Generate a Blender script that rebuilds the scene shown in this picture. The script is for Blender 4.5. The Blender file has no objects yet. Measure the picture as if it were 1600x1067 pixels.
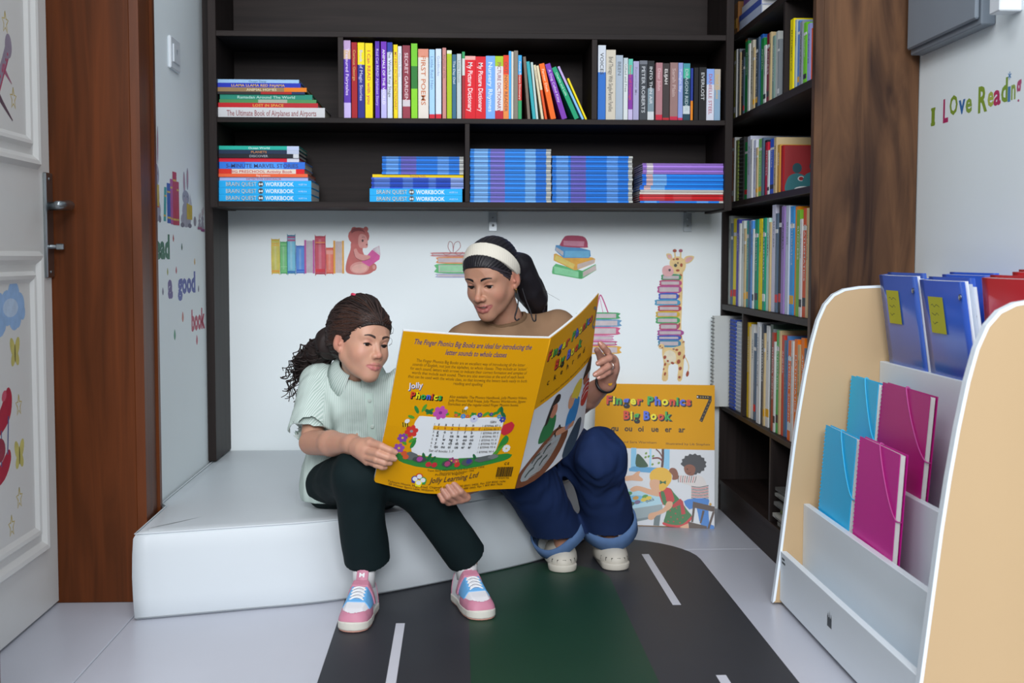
import bpy, math, random
import numpy as np
from mathutils import Vector, Matrix
random.seed(7)
R = math.radians
scene = bpy.context.scene
COL = scene.collection

# ------------------------------------------------------------------ camera
cam_d = bpy.data.cameras.new('camera'); cam = bpy.data.objects.new('camera', cam_d); COL.objects.link(cam)
_F = 1950.0
cam_d.sensor_width = 36.0; cam_d.lens = _F / 1600 * 36.0; cam_d.clip_start = 0.05
cam_d.dof.use_dof = True; cam_d.dof.focus_distance = 3.1; cam_d.dof.aperture_fstop = 5.6
_pitch = math.atan(131 / _F); _yaw = math.atan(82 / _F); _roll = R(0.12)
_fw = Vector((math.sin(_yaw) * math.cos(_pitch), math.cos(_yaw) * math.cos(_pitch), -math.sin(_pitch)))
_r = Vector((math.cos(_yaw), -math.sin(_yaw), 0)); _u = _r.cross(_fw)
_r, _u = _r * math.cos(_roll) + _u * math.sin(_roll), -_r * math.sin(_roll) + _u * math.cos(_roll)
cam.matrix_world = Matrix(((_r.x, _u.x, -_fw.x, 0), (_r.y, _u.y, -_fw.y, 0), (_r.z, _u.z, -_fw.z, 0.82), (0, 0, 0, 1)))
scene.camera = cam

# ------------------------------------------------------------------ light and exposure
scene.view_settings.view_transform = 'Standard'; scene.view_settings.look = 'None'
scene.view_settings.gamma = 1.0; scene.view_settings.use_curve_mapping = False
scene.view_settings.exposure = -0.38
world = bpy.data.worlds.new('World'); scene.world = world; world.use_nodes = True
_bg = world.node_tree.nodes['Background']; _bg.inputs[0].default_value = (0.80, 0.89, 1.0, 1); _bg.inputs[1].default_value = 0.26
def area(name, loc, size, power, target, col=(0.95, 0.965, 1.0)):
    d = bpy.data.lights.new(name, 'AREA'); d.shape = 'RECTANGLE'; d.size, d.size_y = size; d.energy = power; d.color = col
    o = bpy.data.objects.new(name, d); COL.objects.link(o); o.location = loc
    o.rotation_euler = (Vector(target) - Vector(loc)).to_track_quat('-Z', 'Y').to_euler()
    return o
# rows of ceiling panels that run through the room
area('ceiling_panel_near', (-0.1, 1.6, 2.65), (0.6, 1.2), 20, (-0.1, 1.7, 0))
area('ceiling_panel_mid', (-0.9, -1.0, 2.7), (1.5, 1.5), 100, (-0.6, 2.5, 0))
area('ceiling_panel_far', (0.8, -3.0, 2.7), (1.5, 1.5), 190, (0.6, 2.5, 0))
area('ceiling_panel_back', (-0.6, -5.2, 2.7), (1.5, 1.5), 230, (-0.4, 2.0, 0))

# ------------------------------------------------------------------ materials
def lin(c): return c / 12.92 if c <= 0.04045 else ((c + 0.055) / 1.055) ** 2.4
def hx(h):
    h = h.lstrip('#'); return tuple(int(h[i:i + 2], 16) / 255 for i in (0, 2, 4))
_mc = {}
GAIN = 0.9
def M(h, rough=0.5, var=0.06, scale=25, spec=0.4, gain=None, bump=0.0, name=None, trans=0.0, metal=0.0, sheen=0.0):
    """plain procedural material; h is the colour seen in the photo, turned into an albedo"""
    key = (h, rough, var, scale, spec, gain, bump, name, trans, metal, sheen)
    if key in _mc: return _mc[key]
    g = GAIN if gain is None else gain
    c = [min(0.92, lin(v) / g) for v in hx(h)]
    m = bpy.data.materials.new(name or ('paint_' + h.lstrip('#'))); m.use_nodes = True
    nt = m.node_tree; b = nt.nodes['Principled BSDF']
    b.inputs['Roughness'].default_value = rough; b.inputs['Specular IOR Level'].default_value = spec
    b.inputs['Metallic'].default_value = metal
    if trans: b.inputs['Transmission Weight'].default_value = trans
    if sheen: b.inputs['Sheen Weight'].default_value = sheen
    if var > 0 or bump > 0:
        tc = nt.nodes.new('ShaderNodeTexCoord'); nz = nt.nodes.new('ShaderNodeTexNoise'); nz.inputs['Scale'].default_value = scale
        nz.inputs['Detail'].default_value = 3
        nt.links.new(tc.outputs['Object'], nz.inputs['Vector'])
        mx = nt.nodes.new('ShaderNodeMix'); mx.data_type = 'RGBA'
        mx.inputs[6].default_value = (*[v * (1 - var) for v in c], 1); mx.inputs[7].default_value = (*[min(.95, v * (1 + var)) for v in c], 1)
        nt.links.new(nz.outputs['Fac'], mx.inputs[0]); nt.links.new(mx.outputs[2], b.inputs['Base Color'])
        if bump:
            bp = nt.nodes.new('ShaderNodeBump'); bp.inputs['Strength'].default_value = bump; bp.inputs['Distance'].default_value = 0.002
            nt.links.new(nz.outputs['Fac'], bp.inputs['Height']); nt.links.new(bp.outputs[0], b.inputs['Normal'])
    else:
        b.inputs['Base Color'].default_value = (*c, 1)
    _mc[key] = m
    return m
def vivid(h, k=1.3):
    r, g, b = hx(h); m = (r + g + b) / 3; return '#' + ''.join('%02x' % int(round(255 * min(1, max(0, m + (v - m) * k)))) for v in (r, g, b))
def BC(h): return M(vivid(h), .5, .05, 25, spec=.18)
def wood(name, dark, light, axis='Z', scale=6.0, rough=0.45, gain=None, stretch=14, spec=.4):
    """long-grained wood: noise stretched along one object axis, with cathedral figure"""
    g = GAIN if gain is None else gain
    m = bpy.data.materials.new(name); m.use_nodes = True; nt = m.node_tree; b = nt.nodes['Principled BSDF']
    b.inputs['Roughness'].default_value = rough; b.inputs['Specular IOR Level'].default_value = spec
    tc = nt.nodes.new('ShaderNodeTexCoord'); mp = nt.nodes.new('ShaderNodeMapping')
    s = [scale * stretch / 4] * 3; s['XYZ'.index(axis)] = scale / 5; mp.inputs['Scale'].default_value = s
    nz = nt.nodes.new('ShaderNodeTexNoise'); nz.inputs['Scale'].default_value = 1.0; nz.inputs['Detail'].default_value = 6; nz.inputs['Distortion'].default_value = 0.9
    nt.links.new(tc.outputs['Object'], mp.inputs['Vector']); nt.links.new(mp.outputs[0], nz.inputs['Vector'])
    cr = nt.nodes.new('ShaderNodeValToRGB'); e = cr.color_ramp.elements
    cd = [min(.9, lin(v) / g) for v in hx(dark)]; cl = [min(.9, lin(v) / g) for v in hx(light)]
    e[0].position = 0.33; e[0].color = (*cd, 1); e[1].position = 0.68; e[1].color = (*cl, 1)
    nt.links.new(nz.outputs['Fac'], cr.inputs[0]); nt.links.new(cr.outputs[0], b.inputs['Base Color'])
    return m

# ------------------------------------------------------------------ object helpers
def link(name, me, parent=None, smooth=False):
    o = bpy.data.objects.new(name, me); COL.objects.link(o)
    if parent is not None: o.parent = parent
    if smooth and me is not None:
        me.polygons.foreach_set('use_smooth', [True] * len(me.polygons))
    return o
def tag(o, label=None, cat=None, group=None, kind=None):
    if label: o['label'] = label
    if cat: o['category'] = cat
    if group: o['group'] = group
    if kind: o['kind'] = kind
    return o
def thing(name, label, cat, loc=(0, 0, 0), rot=(0, 0, 0), group=None):
    o = bpy.data.objects.new(name, None); o.empty_display_size = 0.05; COL.objects.link(o)
    o.location = loc; o.rotation_euler = rot
    return tag(o, label, cat, group)
class MB:
    """collects faces with material slots into one mesh"""
    def __init__(s): s.v = []; s.f = []; s.mi = []; s.mats = []
    def slot(s, m):
        if m not in s.mats: s.mats.append(m)
        return s.mats.index(m)
    def add(s, vs, fs, m):
        n = len(s.v); k = s.slot(m); s.v += [tuple(p) for p in vs]
        for f in fs: s.f.append(tuple(i + n for i in f)); s.mi.append(k)
        return s
    def box(s, lo, hi, m, c=0.0, mtx=None):
        """box with optional chamfer c on all edges"""
        (x0, y0, z0), (x1, y1, z1) = lo, hi
        c = min(c, (x1 - x0) / 2.2, (y1 - y0) / 2.2, (z1 - z0) / 2.2)
        if c <= 0:
            vs = [(x, y, z) for x in (x0, x1) for y in (y0, y1) for z in (z0, z1)]
            fs = [(0, 1, 3, 2), (4, 6, 7, 5), (0, 4, 5, 1), (2, 3, 7, 6), (0, 2, 6, 4), (1, 5, 7, 3)]
        else:
            vs = []; idx = {}
            for i, x in enumerate((x0, x1)):
                for j, y in enumerate((y0, y1)):
                    for k, z in enumerate((z0, z1)):
                        sx, sy, sz = (1 - 2 * i) * c, (1 - 2 * j) * c, (1 - 2 * k) * c
                        for a, p in enumerate(((x, y + sy, z + sz), (x + sx, y, z + sz), (x + sx, y + sy, z))):
                            idx[i, j, k, a] = len(vs); vs.append(p)
            fs = []
            I = idx
            for i in (0, 1): fs.append([I[i, 0, 0, 0], I[i, 0, 1, 0], I[i, 1, 1, 0], I[i, 1, 0, 0]][::(1 if i == 0 else -1)])
            for j in (0, 1): fs.append([I[0, j, 0, 1], I[1, j, 0, 1], I[1, j, 1, 1], I[0, j, 1, 1]][::(1 if j == 0 else -1)])
            for k in (0, 1): fs.append([I[0, 0, k, 2], I[0, 1, k, 2], I[1, 1, k, 2], I[1, 0, k, 2]][::(1 if k == 0 else -1)])
            for j in (0, 1):
                for k in (0, 1): fs.append([I[0, j, k, 1], I[1, j, k, 1], I[1, j, k, 2], I[0, j, k, 2]][::(1 if (j + k) % 2 else -1)])
            for i in (0, 1):
                for k in (0, 1): fs.append([I[i, 0, k, 0], I[i, 1, k, 0], I[i, 1, k, 2], I[i, 0, k, 2]][::(-1 if (i + k) % 2 else 1)])
            for i in (0, 1):
                for j in (0, 1): fs.append([I[i, j, 0, 0], I[i, j, 1, 0], I[i, j, 1, 1], I[i, j, 0, 1]][::(1 if (i + j) % 2 else -1)])
            for i in (0, 1):
                for j in (0, 1):
                    for k in (0, 1): fs.append([I[i, j, k, 0], I[i, j, k, 1], I[i, j, k, 2]][::(1 if (i + j + k) % 2 == 0 else -1)])
        if mtx is not None: vs = [tuple(mtx @ Vector(p)) for p in vs]
        return s.add(vs, fs, m)
    def prism(s, pts, w0, w1, m, plane='XZ'):
        """polygon pts (2-D) in a plane, extruded along the third axis from w0 to w1"""
        mp = {'XZ': lambda a, b, w: (a, w, b), 'XY': lambda a, b, w: (a, b, w), 'YZ': lambda a, b, w: (w, a, b)}[plane]
        n = len(pts); vs = [mp(a, b, w0) for a, b in pts] + [mp(a, b, w1) for a, b in pts]
        fs = [tuple(range(n)), tuple(range(2 * n - 1, n - 1, -1))] + [(i, i + n, (i + 1) % n + n, (i + 1) % n) for i in range(n)]
        return s.add(vs, fs, m)
    def tube(s, pts, rad, m, seg=6, cap=True, closed=False):
        pts = [Vector(p) for p in pts]; n = len(pts); rads = rad if hasattr(rad, '__len__') else [rad] * n
        vs = []; t0 = (pts[1] - pts[0]).normalized(); nrm = t0.orthogonal().normalized()
        for i, p in enumerate(pts):
            a = pts[(i - 1) % n] if (closed or i) else p; b = pts[(i + 1) % n] if (closed or i < n - 1) else p
            t = (b - a).normalized() if (b - a).length > 1e-9 else t0
            nrm = (nrm - t * nrm.dot(t)); nrm = nrm.normalized() if nrm.length > 1e-6 else t.orthogonal().normalized(); bn = t.cross(nrm)
            for k in range(seg):
                an = 2 * math.pi * k / seg; vs.append(p + (nrm * math.cos(an) + bn * math.sin(an)) * rads[i])
        fs = []
        for i in range(n if closed else n - 1):
            j = (i + 1) % n
            for k in range(seg): fs.append((i * seg + k, i * seg + (k + 1) % seg, j * seg + (k + 1) % seg, j * seg + k))
        if cap and not closed:
            fs.append(tuple(range(seg - 1, -1, -1))); fs.append(tuple((n - 1) * seg + k for k in range(seg)))
        return s.add(vs, fs, m)
    def cyl(s, p0, p1, r0, r1, m, seg=16): return s.tube([p0, p1], [r0, r1], m, seg)
    def lathe(s, prof, c, m, seg=20, axis='Z'):
        """profile [(r,h)] turned about an axis through c"""
        vs = []
        for r, h in prof:
            for k in range(seg):
                a = 2 * math.pi * k / seg; p = (r * math.cos(a), r * math.sin(a), h)
                if axis == 'X': p = (p[2], p[0], p[1])
                if axis == 'Y': p = (p[1], p[2], p[0])
                vs.append((c[0] + p[0], c[1] + p[1], c[2] + p[2]))
        n = len(prof); fs = [(i * seg + k, i * seg + (k + 1) % seg, (i + 1) * seg + (k + 1) % seg, (i + 1) * seg + k) for i in range(n - 1) for k in range(seg)]
        fs.append(tuple(range(seg - 1, -1, -1))); fs.append(tuple((n - 1) * seg + k for k in range(seg)))
        return s.add(vs, fs, m)
    def build(s, name, parent=None, smooth=False, recalc=False):
        me = bpy.data.meshes.new(name); me.from_pydata(s.v, [], s.f)
        for m in s.mats: me.materials.append(m)
        me.polygons.foreach_set('material_index', s.mi); me.update()
        return link(name, me, parent, smooth)
def boxpart(name, lo, hi, m, parent=None, c=0.0):
    return MB().box(lo, hi, m, c).build(name, parent)
def struct(o): o['kind'] = 'structure'; return o

# ---- lettering: the built-in font turned into flat mesh data
_fc = {}
def glyphs(text, bold=0.0, shear=0.0, res=2, spacing=1.0):
    """vertices (n,2) and faces of a line of text, height 1 em, lower left at 0,0"""
    key = (text, bold, shear, res, spacing)
    if key in _fc: return _fc[key]
    cu = bpy.data.curves.new('lettering', 'FONT'); cu.body = text; cu.resolution_u = res; cu.offset = bold; cu.shear = shear
    cu.fill_mode = 'FRONT'; cu.space_character = spacing
    o = bpy.data.objects.new('lettering', cu); me = bpy.data.meshes.new_from_object(o)
    n = len(me.vertices); co = np.empty(n * 3); me.vertices.foreach_get('co', co); co = co.reshape(-1, 3)[:, :2].copy()
    fs = [tuple(p.vertices) for p in me.polygons]
    bpy.data.objects.remove(o); bpy.data.curves.remove(cu); bpy.data.meshes.remove(me)
    if n: co[:, 0] -= co[:, 0].min()
    _fc[key] = (co, fs)
    return _fc[key]
def text_uv(text, u0, v0, size, length=None, bold=0.0, shear=0.0, rot=0.0, align='l', spacing=1.0, asp=1.0):
    """text in a 2-D surface frame; v0 is the baseline; fitted to length if given"""
    co, fs = glyphs(text, bold, shear, 2, spacing)
    if not len(co): return co, fs
    p = co * size; p[:, 0] *= asp
    w = p[:, 0].max()
    if length: p[:, 0] *= length / w; w = length
    if align == 'c': p[:, 0] -= w / 2
    if align == 'r': p[:, 0] -= w
    if rot:
        c, s = math.cos(rot), math.sin(rot); p = np.stack([p[:, 0] * c - p[:, 1] * s, p[:, 0] * s + p[:, 1] * c], 1)
    return p + np.array([u0, v0]), fs
class Art:
    """flat print: coloured shapes in a (u,v) frame, mapped onto a surface; every layer a hair above the last"""
    def __init__(s, fmap, step=0.00003, curved=False): s.f = fmap; s.mb = MB(); s.k = 1; s.step = step; s.curved = curved
    def fill(s, pts, m):
        """outline filled with a fine grid so that it follows a curved page"""
        vv = [p[1] for p in pts]; v0, v1 = min(vv), max(vv); n = len(pts); nr = max(3, int((v1 - v0) / .01)); rows = []
        for r in range(nr + 1):
            v = v0 + (v1 - v0) * min(max(r / nr, .004), .996); xs = []
            for i in range(n):
                a, b = pts[i], pts[(i + 1) % n]
                if (a[1] - v) * (b[1] - v) < 0: xs.append(a[0] + (b[0] - a[0]) * (v - a[1]) / (b[1] - a[1]))
            if len(xs) >= 2: rows.append((min(xs), max(xs), v))
        nu = max(2, int((max(p[0] for p in pts) - min(p[0] for p in pts)) / .013))
        return s.quadstrip([[(a + (b - a) * i / nu, v) for i in range(nu + 1)] for a, b, v in rows], m)
    def shape(s, pts, m):
        us = [p[0] for p in pts]; vv = [p[1] for p in pts]
        if s.curved and (max(us) - min(us) > .05 or max(vv) - min(vv) > .05): return s.fill(pts, m)
        z = s.k * s.step; s.k += 1
        s.mb.add([s.f(u, v, z) for u, v in pts], [tuple(range(len(pts)))], m); return s
    def quadstrip(s, rows, m):
        z = s.k * s.step; s.k += 1; nr = len(rows); nc = len(rows[0])
        s.mb.add([s.f(u, v, z) for r in rows for u, v in r], [(i * nc + j, i * nc + j + 1, (i + 1) * nc + j + 1, (i + 1) * nc + j) for i in range(nr - 1) for j in range(nc - 1)], m); return s
    def rect(s, u0, v0, u1, v1, m, n=1):
        if s.curved and max(u1 - u0, v1 - v0) > .03: return s.grid(u0, v0, u1, v1, m, max(1, int((u1 - u0) / .012)), max(1, int((v1 - v0) / .012)))
        return s.quadstrip([[(u0 + (u1 - u0) * i / n, v) for i in range(n + 1)] for v in (v0, v1)], m)
    def grid(s, u0, v0, u1, v1, m, nu, nv):
        return s.quadstrip([[(u0 + (u1 - u0) * i / nu, v0 + (v1 - v0) * j / nv) for i in range(nu + 1)] for j in range(nv + 1)], m)
    def ell(s, u, v, a, b, m, rot=0, n=16):
        c, d = math.cos(rot), math.sin(rot)
        return s.shape([(u + a * math.cos(t) * c - b * math.sin(t) * d, v + a * math.cos(t) * d + b * math.sin(t) * c) for t in [2 * math.pi * i / n for i in range(n)]], m)
    def blob(s, pts, m, sub=4): return s.shape(smooth2(pts, sub), m)
    def stroke(s, pts, w, m, sub=4, closed=False, taper=False):
        P = smooth2(pts, sub, closed) if sub > 1 else list(pts)
        if closed: P = P + [P[0]]
        L = []; Rr = []; n = len(P)
        for i, (x, y) in enumerate(P):
            a = P[max(0, i - 1)]; b = P[min(n - 1, i + 1)]; dx, dy = b[0] - a[0], b[1] - a[1]; l = math.hypot(dx, dy) or 1
            ww = w / 2 * ((1 - .85 * i / (n - 1)) if taper else 1)
            L.append((x - dy / l * ww, y + dx / l * ww)); Rr.append((x + dy / l * ww, y - dx / l * ww))
        return s.quadstrip([Rr, L], m)
    def text(s, *a, m=None, **k):
        p, fs = text_uv(*a, **k); z = s.k * s.step; s.k += 1
        if len(p): s.mb.add([s.f(u, v, z) for u, v in p], fs, m)
        return s
    def build(s, name, parent=None): return s.mb.build(name, parent)
def smooth2(pts, sub=4, closed=True):
    """Catmull-Rom through 2-D points"""
    n = len(pts); out = []
    for i in range(n if closed else n - 1):
        if closed: p = [pts[(i + k) % n] for k in (-1, 0, 1, 2)]
        else: p = [pts[min(n - 1, max(0, i + k))] for k in (-1, 0, 1, 2)]
        for j in range(sub):
            t = j / sub
            out.append(tuple(0.5 * (2 * p[1][d] + (p[2][d] - p[0][d]) * t + (2 * p[0][d] - 5 * p[1][d] + 4 * p[2][d] - p[3][d]) * t * t + (3 * p[1][d] - p[0][d] - 3 * p[2][d] + p[3][d]) * t ** 3) for d in (0, 1)))
    if not closed: out.append(tuple(pts[-1]))
    return out
def smooth3(pts, sub=6, closed=False):
    n = len(pts); out = []
    for i in range(n if closed else n - 1):
        p = [pts[(i + k) % n] for k in (-1, 0, 1, 2)] if closed else [pts[min(n - 1, max(0, i + k))] for k in (-1, 0, 1, 2)]
        p = [np.array(q, float) for q in p]
        for j in range(sub):
            t = j / sub
            out.append(0.5 * (2 * p[1] + (p[2] - p[0]) * t + (2 * p[0] - 5 * p[1] + 4 * p[2] - p[3]) * t * t + (3 * p[1] - p[0] - 3 * p[2] + p[3]) * t ** 3))
    if not closed: out.append(np.array(pts[-1], float))
    return out
ORD = ['', 'first', 'second', 'third', 'fourth', 'fifth', 'sixth', 'seventh', 'eighth', 'ninth', 'tenth', 'eleventh', 'twelfth', 'thirteenth', 'fourteenth', 'fifteenth', 'sixteenth', 'seventeenth', 'eighteenth', 'nineteenth', 'twentieth', 'twenty-first', 'twenty-second', 'twenty-third', 'twenty-fourth', 'twenty-fifth', 'twenty-sixth', 'twenty-seventh', 'twenty-eighth', 'twenty-ninth', 'thirtieth', 'thirty-first', 'thirty-second', 'thirty-third', 'thirty-fourth', 'thirty-fifth']
# ------------------------------------------------------------------ the room
WALL_Y = 4.02; XL = -0.76; XR = 1.096; CEIL = 2.75
m_wall = M('#c4cbd8', 0.65, 0.02, 3, name='white_wall_paint', spec=.3, gain=.66)
m_tile = M('#b9bcc6', 0.32, 0.035, 5, name='light_grey_floor_tile', spec=.4)
m_grout = M('#85868c', 0.9, 0.05, 40, name='grout')
m_door = M('#bcbcb9', 0.35, 0.02, 8, name='white_door_lacquer', gain=.68)
m_jamb = wood('red_brown_door_wood', '#4a240c', '#643214', 'Z', 9, 0.45, spec=.2)
m_dark = wood('dark_walnut_laminate', '#1f1a19', '#2d2624', 'X', 8, 0.5, stretch=16, spec=.12)
m_darkv = wood('dark_walnut_laminate_upright', '#1f1a19', '#2d2624', 'Z', 8, 0.5, stretch=16, spec=.12)
m_darky = wood('dark_walnut_laminate_side', '#1e1715', '#2b211e', 'Y', 8, 0.5, stretch=16, spec=.12)
m_walnut = wood('figured_walnut_panel', '#2a1a13', '#64462f', 'Z', 10, 0.5, stretch=7, spec=.15)
m_steel = M('#8d9396', 0.3, 0.05, 40, metal=1.0, gain=.75, name='brushed_steel')
m_white = M('#d3d9de', 0.35, 0.02, 10, name='white_plastic')

floor = struct(boxpart('floor', (-1.7, -0.2, -0.08), (1.7, 4.7, -0.003), m_grout))
tx = [-1.345, -0.745, -0.145, 0.455, 1.055]; ty = [-0.15, 1.05, 2.25, 3.45]
tm = None
for x in tx:
    for y in ty:
        if tm is None:
            t = boxpart('tile', (0.001, 0.0004, -0.012), (0.599, 1.1992, 0.0), m_tile, floor, 0.0012); tm = t.data
        else: t = link('tile', tm, floor)
        t.location = (x, y, 0)
struct(boxpart('wall_back', (-1.1, WALL_Y, -0.02), (1.3, WALL_Y + 0.1, CEIL), m_wall))
struct(boxpart('wall_right', (XR, 0.3, -0.02), (XR + 0.1, WALL_Y, CEIL), m_wall))
struct(boxpart('wall_left', (-1.0, 2.99, -0.02), (XL, WALL_Y, CEIL), m_wall))
# left doorway: far jamb faces the camera, stepped architrave on the wall side, closed white door set back in the opening
o = struct(boxpart('trim_1', (-0.985, 2.956, 0), (-0.762, 2.992, 2.1), m_jamb, None, 0.002))
mb = MB(); prof = [(-0.762, 2.955), (-0.741, 2.957), (-0.741, 3.02), (-0.747, 3.026), (-0.747, 3.085), (-0.741, 3.092), (-0.743, 3.12), (-0.761, 3.126), (-0.762, 3.126)]
mb.prism(prof, 0, 2.16, m_jamb, 'XY'); struct(mb.build('trim_2'))
struct(boxpart('trim_3', (-0.985, 1.86, 0), (-0.745, 2.02, 2.1), m_jamb, None, 0.003))
door = MB(); XD = -0.949
door.box((XD - 0.04, 2.022, 0.006), (XD, 2.953, 2.08), m_door, 0.002)
d = struct(door.build('door_1'))
def panel(z0, z1, y0, y1):
    """raised-and-fielded moulding: an outer bead and an inner bead round a sunk field"""
    mb = MB()
    for (off, w, hgt) in ((0.0, 0.030, 0.012), (0.044, 0.026, 0.009)):
        a0, a1, b0, b1 = y0 + off, y1 - off, z0 + off, z1 - off
        P = [(a0, b0), (a1, b0), (a1, b1), (a0, b1)]; Q = [(a0 + w, b0 + w), (a1 - w, b0 + w), (a1 - w, b1 - w), (a0 + w, b1 - w)]
        m1 = [(p[0] * .65 + q[0] * .35, p[1] * .65 + q[1] * .35) for p, q in zip(P, Q)]; m2 = [(p[0] * .35 + q[0] * .65, p[1] * .35 + q[1] * .65) for p, q in zip(P, Q)]
        vs = [(XD, *p) for p in P] + [(XD + hgt, *p) for p in m1] + [(XD + hgt * .8, *p) for p in m2] + [(XD - 0.0, *p) for p in Q]
        fs = [(r * 4 + i, r * 4 + (i + 1) % 4, (r + 1) * 4 + (i + 1) % 4, (r + 1) * 4 + i) for r in range(3) for i in range(4)]
        mb.add(vs, fs, m_door)
    return mb.build('door_panel_moulding', d)
panel(1.015, 1.95, 2.12, 2.872); panel(0.145, 0.832, 2.12, 2.872)
# long lock plate with lever and thumb turn
hp = boxpart('lock_plate', (XD, 2.902, 0.772), (XD + 0.008, 2.95, 1.012), m_steel, d, 0.002)
mb = MB(); mb.cyl((XD + .006, 2.926, 0.936), (XD + 0.05, 2.926, 0.936), 0.010, 0.009, m_steel)
mb.tube([(XD + 0.046, 2.926, 0.936), (XD + 0.056, 2.915, 0.937), (XD + 0.058, 2.88, 0.937), (XD + 0.056, 2.825, 0.935)], [.010, .0115, .0105, .009], m_steel, 10)
mb.build('door_handle', d, True)
mb = MB(); mb.cyl((XD + .006, 2.926, 0.843), (XD + 0.022, 2.926, 0.843), 0.006, 0.005, m_steel); mb.box((XD + .02, 2.92, 0.836), (XD + 0.038, 2.932, 0.850), m_steel, .002); mb.build('thumb_turn', d)
for z in (0.785, 0.998): MB().lathe([(0.004, 0), (0.004, 0.0015), (0.002, 0.002)], (XD + 0.008, 2.926, z), m_steel, 10, 'X').build('screw', d)

# light switch on the left wall
s = thing('light_switch', 'white square light switch plate on the left wall', 'light switch', (XL, 3.385, 1.355))
boxpart('switch_plate', (0, -0.055, -0.042), (0.009, 0.055, 0.042), m_white, s, 0.003)
MB().box((0.009, -0.035, -0.024), (0.0125, 0.035, 0.024), m_white, 0.002).build('rocker', s)
MB().prism([(-0.006, 0.012), (0.006, 0.012), (0.0, -0.004)], 0.0126, 0.0129, M('#8b97a3', .4), 'YZ').build('indicator_mark', s)

# ------------------------------------------------------------------ built-in shelving on the back wall
bs = thing('wall_bookshelf', 'dark walnut wall bookshelf across the back wall with three rows of compartments', 'bookshelf', (0, 3.72, 0.968))
def bsp(name, lo, hi, m=m_dark, c=0.0008):
    o = boxpart(name, (lo[0], lo[1] - 3.72, lo[2] - .968), (hi[0], hi[1] - 3.72, hi[2] - .968), m, bs, c); return o
BY0, BY1 = 3.72, 4.018
for nm, z0, z1 in (('shelf_board', .968, .984), ('shelf_board', 1.214, 1.229), ('shelf_board', 1.463, 1.479), ('shelf_board', 1.73, 1.748)):
    bsp(nm, (-0.709, BY0, z0), (0.79, BY1 - .01, z1))
bsp('side_panel', (-0.732, BY0 - .002, .966), (-0.709, BY1, 1.76), m_darkv); bsp('side_panel', (0.79, BY0 - .002, .962), (0.813, BY1, 1.76), m_darkv)
bsp('divider', (-0.356, BY0 + .001, 1.229), (-0.340, BY1 - .01, 1.463), m_darkv); bsp('divider', (0.391, BY0 + .001, 1.229), (0.407, BY1 - .01, 1.463), m_darkv)
bsp('divider', (0.016, BY0 + .001, .984), (0.030, BY1 - .01, 1.214), m_darkv)
bsp('back_panel', (-0.709, BY1 - .01, .975), (0.79, BY1, 1.74))
for x in (0.094, 0.722):
    mb = MB(); mb.box((x, BY1 - .004 - 3.72, .905 - .968), (x + .026, BY1 - 3.72, 0), m_steel, .0006); mb.box((x, BY1 - .06 - 3.72, -.0035), (x + .026, BY1 - 3.72, 0), m_steel, .0006)
    for zz in (-.045, -.022): mb.lathe([(.004, 0), (.004, -.002), (.001, -.003)], (x + .013, BY1 - .004 - 3.72, zz), m_steel, 8, 'Y')
    mb.build('bracket', bs)
# upright post in the left corner, down to the bench
po = boxpart('corner_post', (-0.76 + .001, 3.775, 0.205), (-0.735, WALL_Y - .001, 1.78), m_darkv, None, .0008)
tag(po, 'dark walnut upright board in the left corner below the shelf', 'post')

# ------------------------------------------------------------------ tall bookcase along the right wall
RX0, RX1, RY0, RY1 = 0.846, 1.094, 2.965, 4.018
rb = thing('tall_bookcase', 'tall dark walnut bookcase along the right wall, full of upright books', 'bookcase', (RX0, RY0, 0))
def rbp(name, lo, hi, m=m_darky, c=0.0008):
    return boxpart(name, (lo[0] - RX0, lo[1] - RY0, lo[2]), (hi[0] - RX0, hi[1] - RY0, hi[2]), m, rb, c)
rbp('end_panel', (RX0, RY0, 0), (RX1, RY0 + .02, 1.76), m_walnut); rbp('end_panel', (RX0, RY1 - .016, 0), (RX1, RY1, 1.76), m_darkv)
rbp('front_stile', (RX0 - .004, RY0 - .004, 0), (RX0 + .016, RY0 + .022, 1.76), m_walnut)
for z0, z1 in ((.085, .1), (.331, .345), (.654, .672), (.978, .995), (1.231, 1.251), (1.488, 1.508), (1.74, 1.758)):
    rbp('shelf_board', (RX0 + .001, RY0 + .02, z0), (RX1 - .008, RY1 - .016, z1))
rbp('back_panel', (RX1 - .008, RY0 + .02, 0.01), (RX1, RY1 - .016, 1.75), m_darky)
rbp('plinth', (RX0 + .003, RY0 + .02, 0), (RX0 + .02, RY1 - .016, .085))
for y, z0, z1 in ((3.27, 1.251, 1.488), (3.70, .345, .654), (3.345, .1, .331)):
    rbp('divider', (RX0 + .002, y, z0), (RX1 - .008, y + .016, z1), m_darkv)
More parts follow.
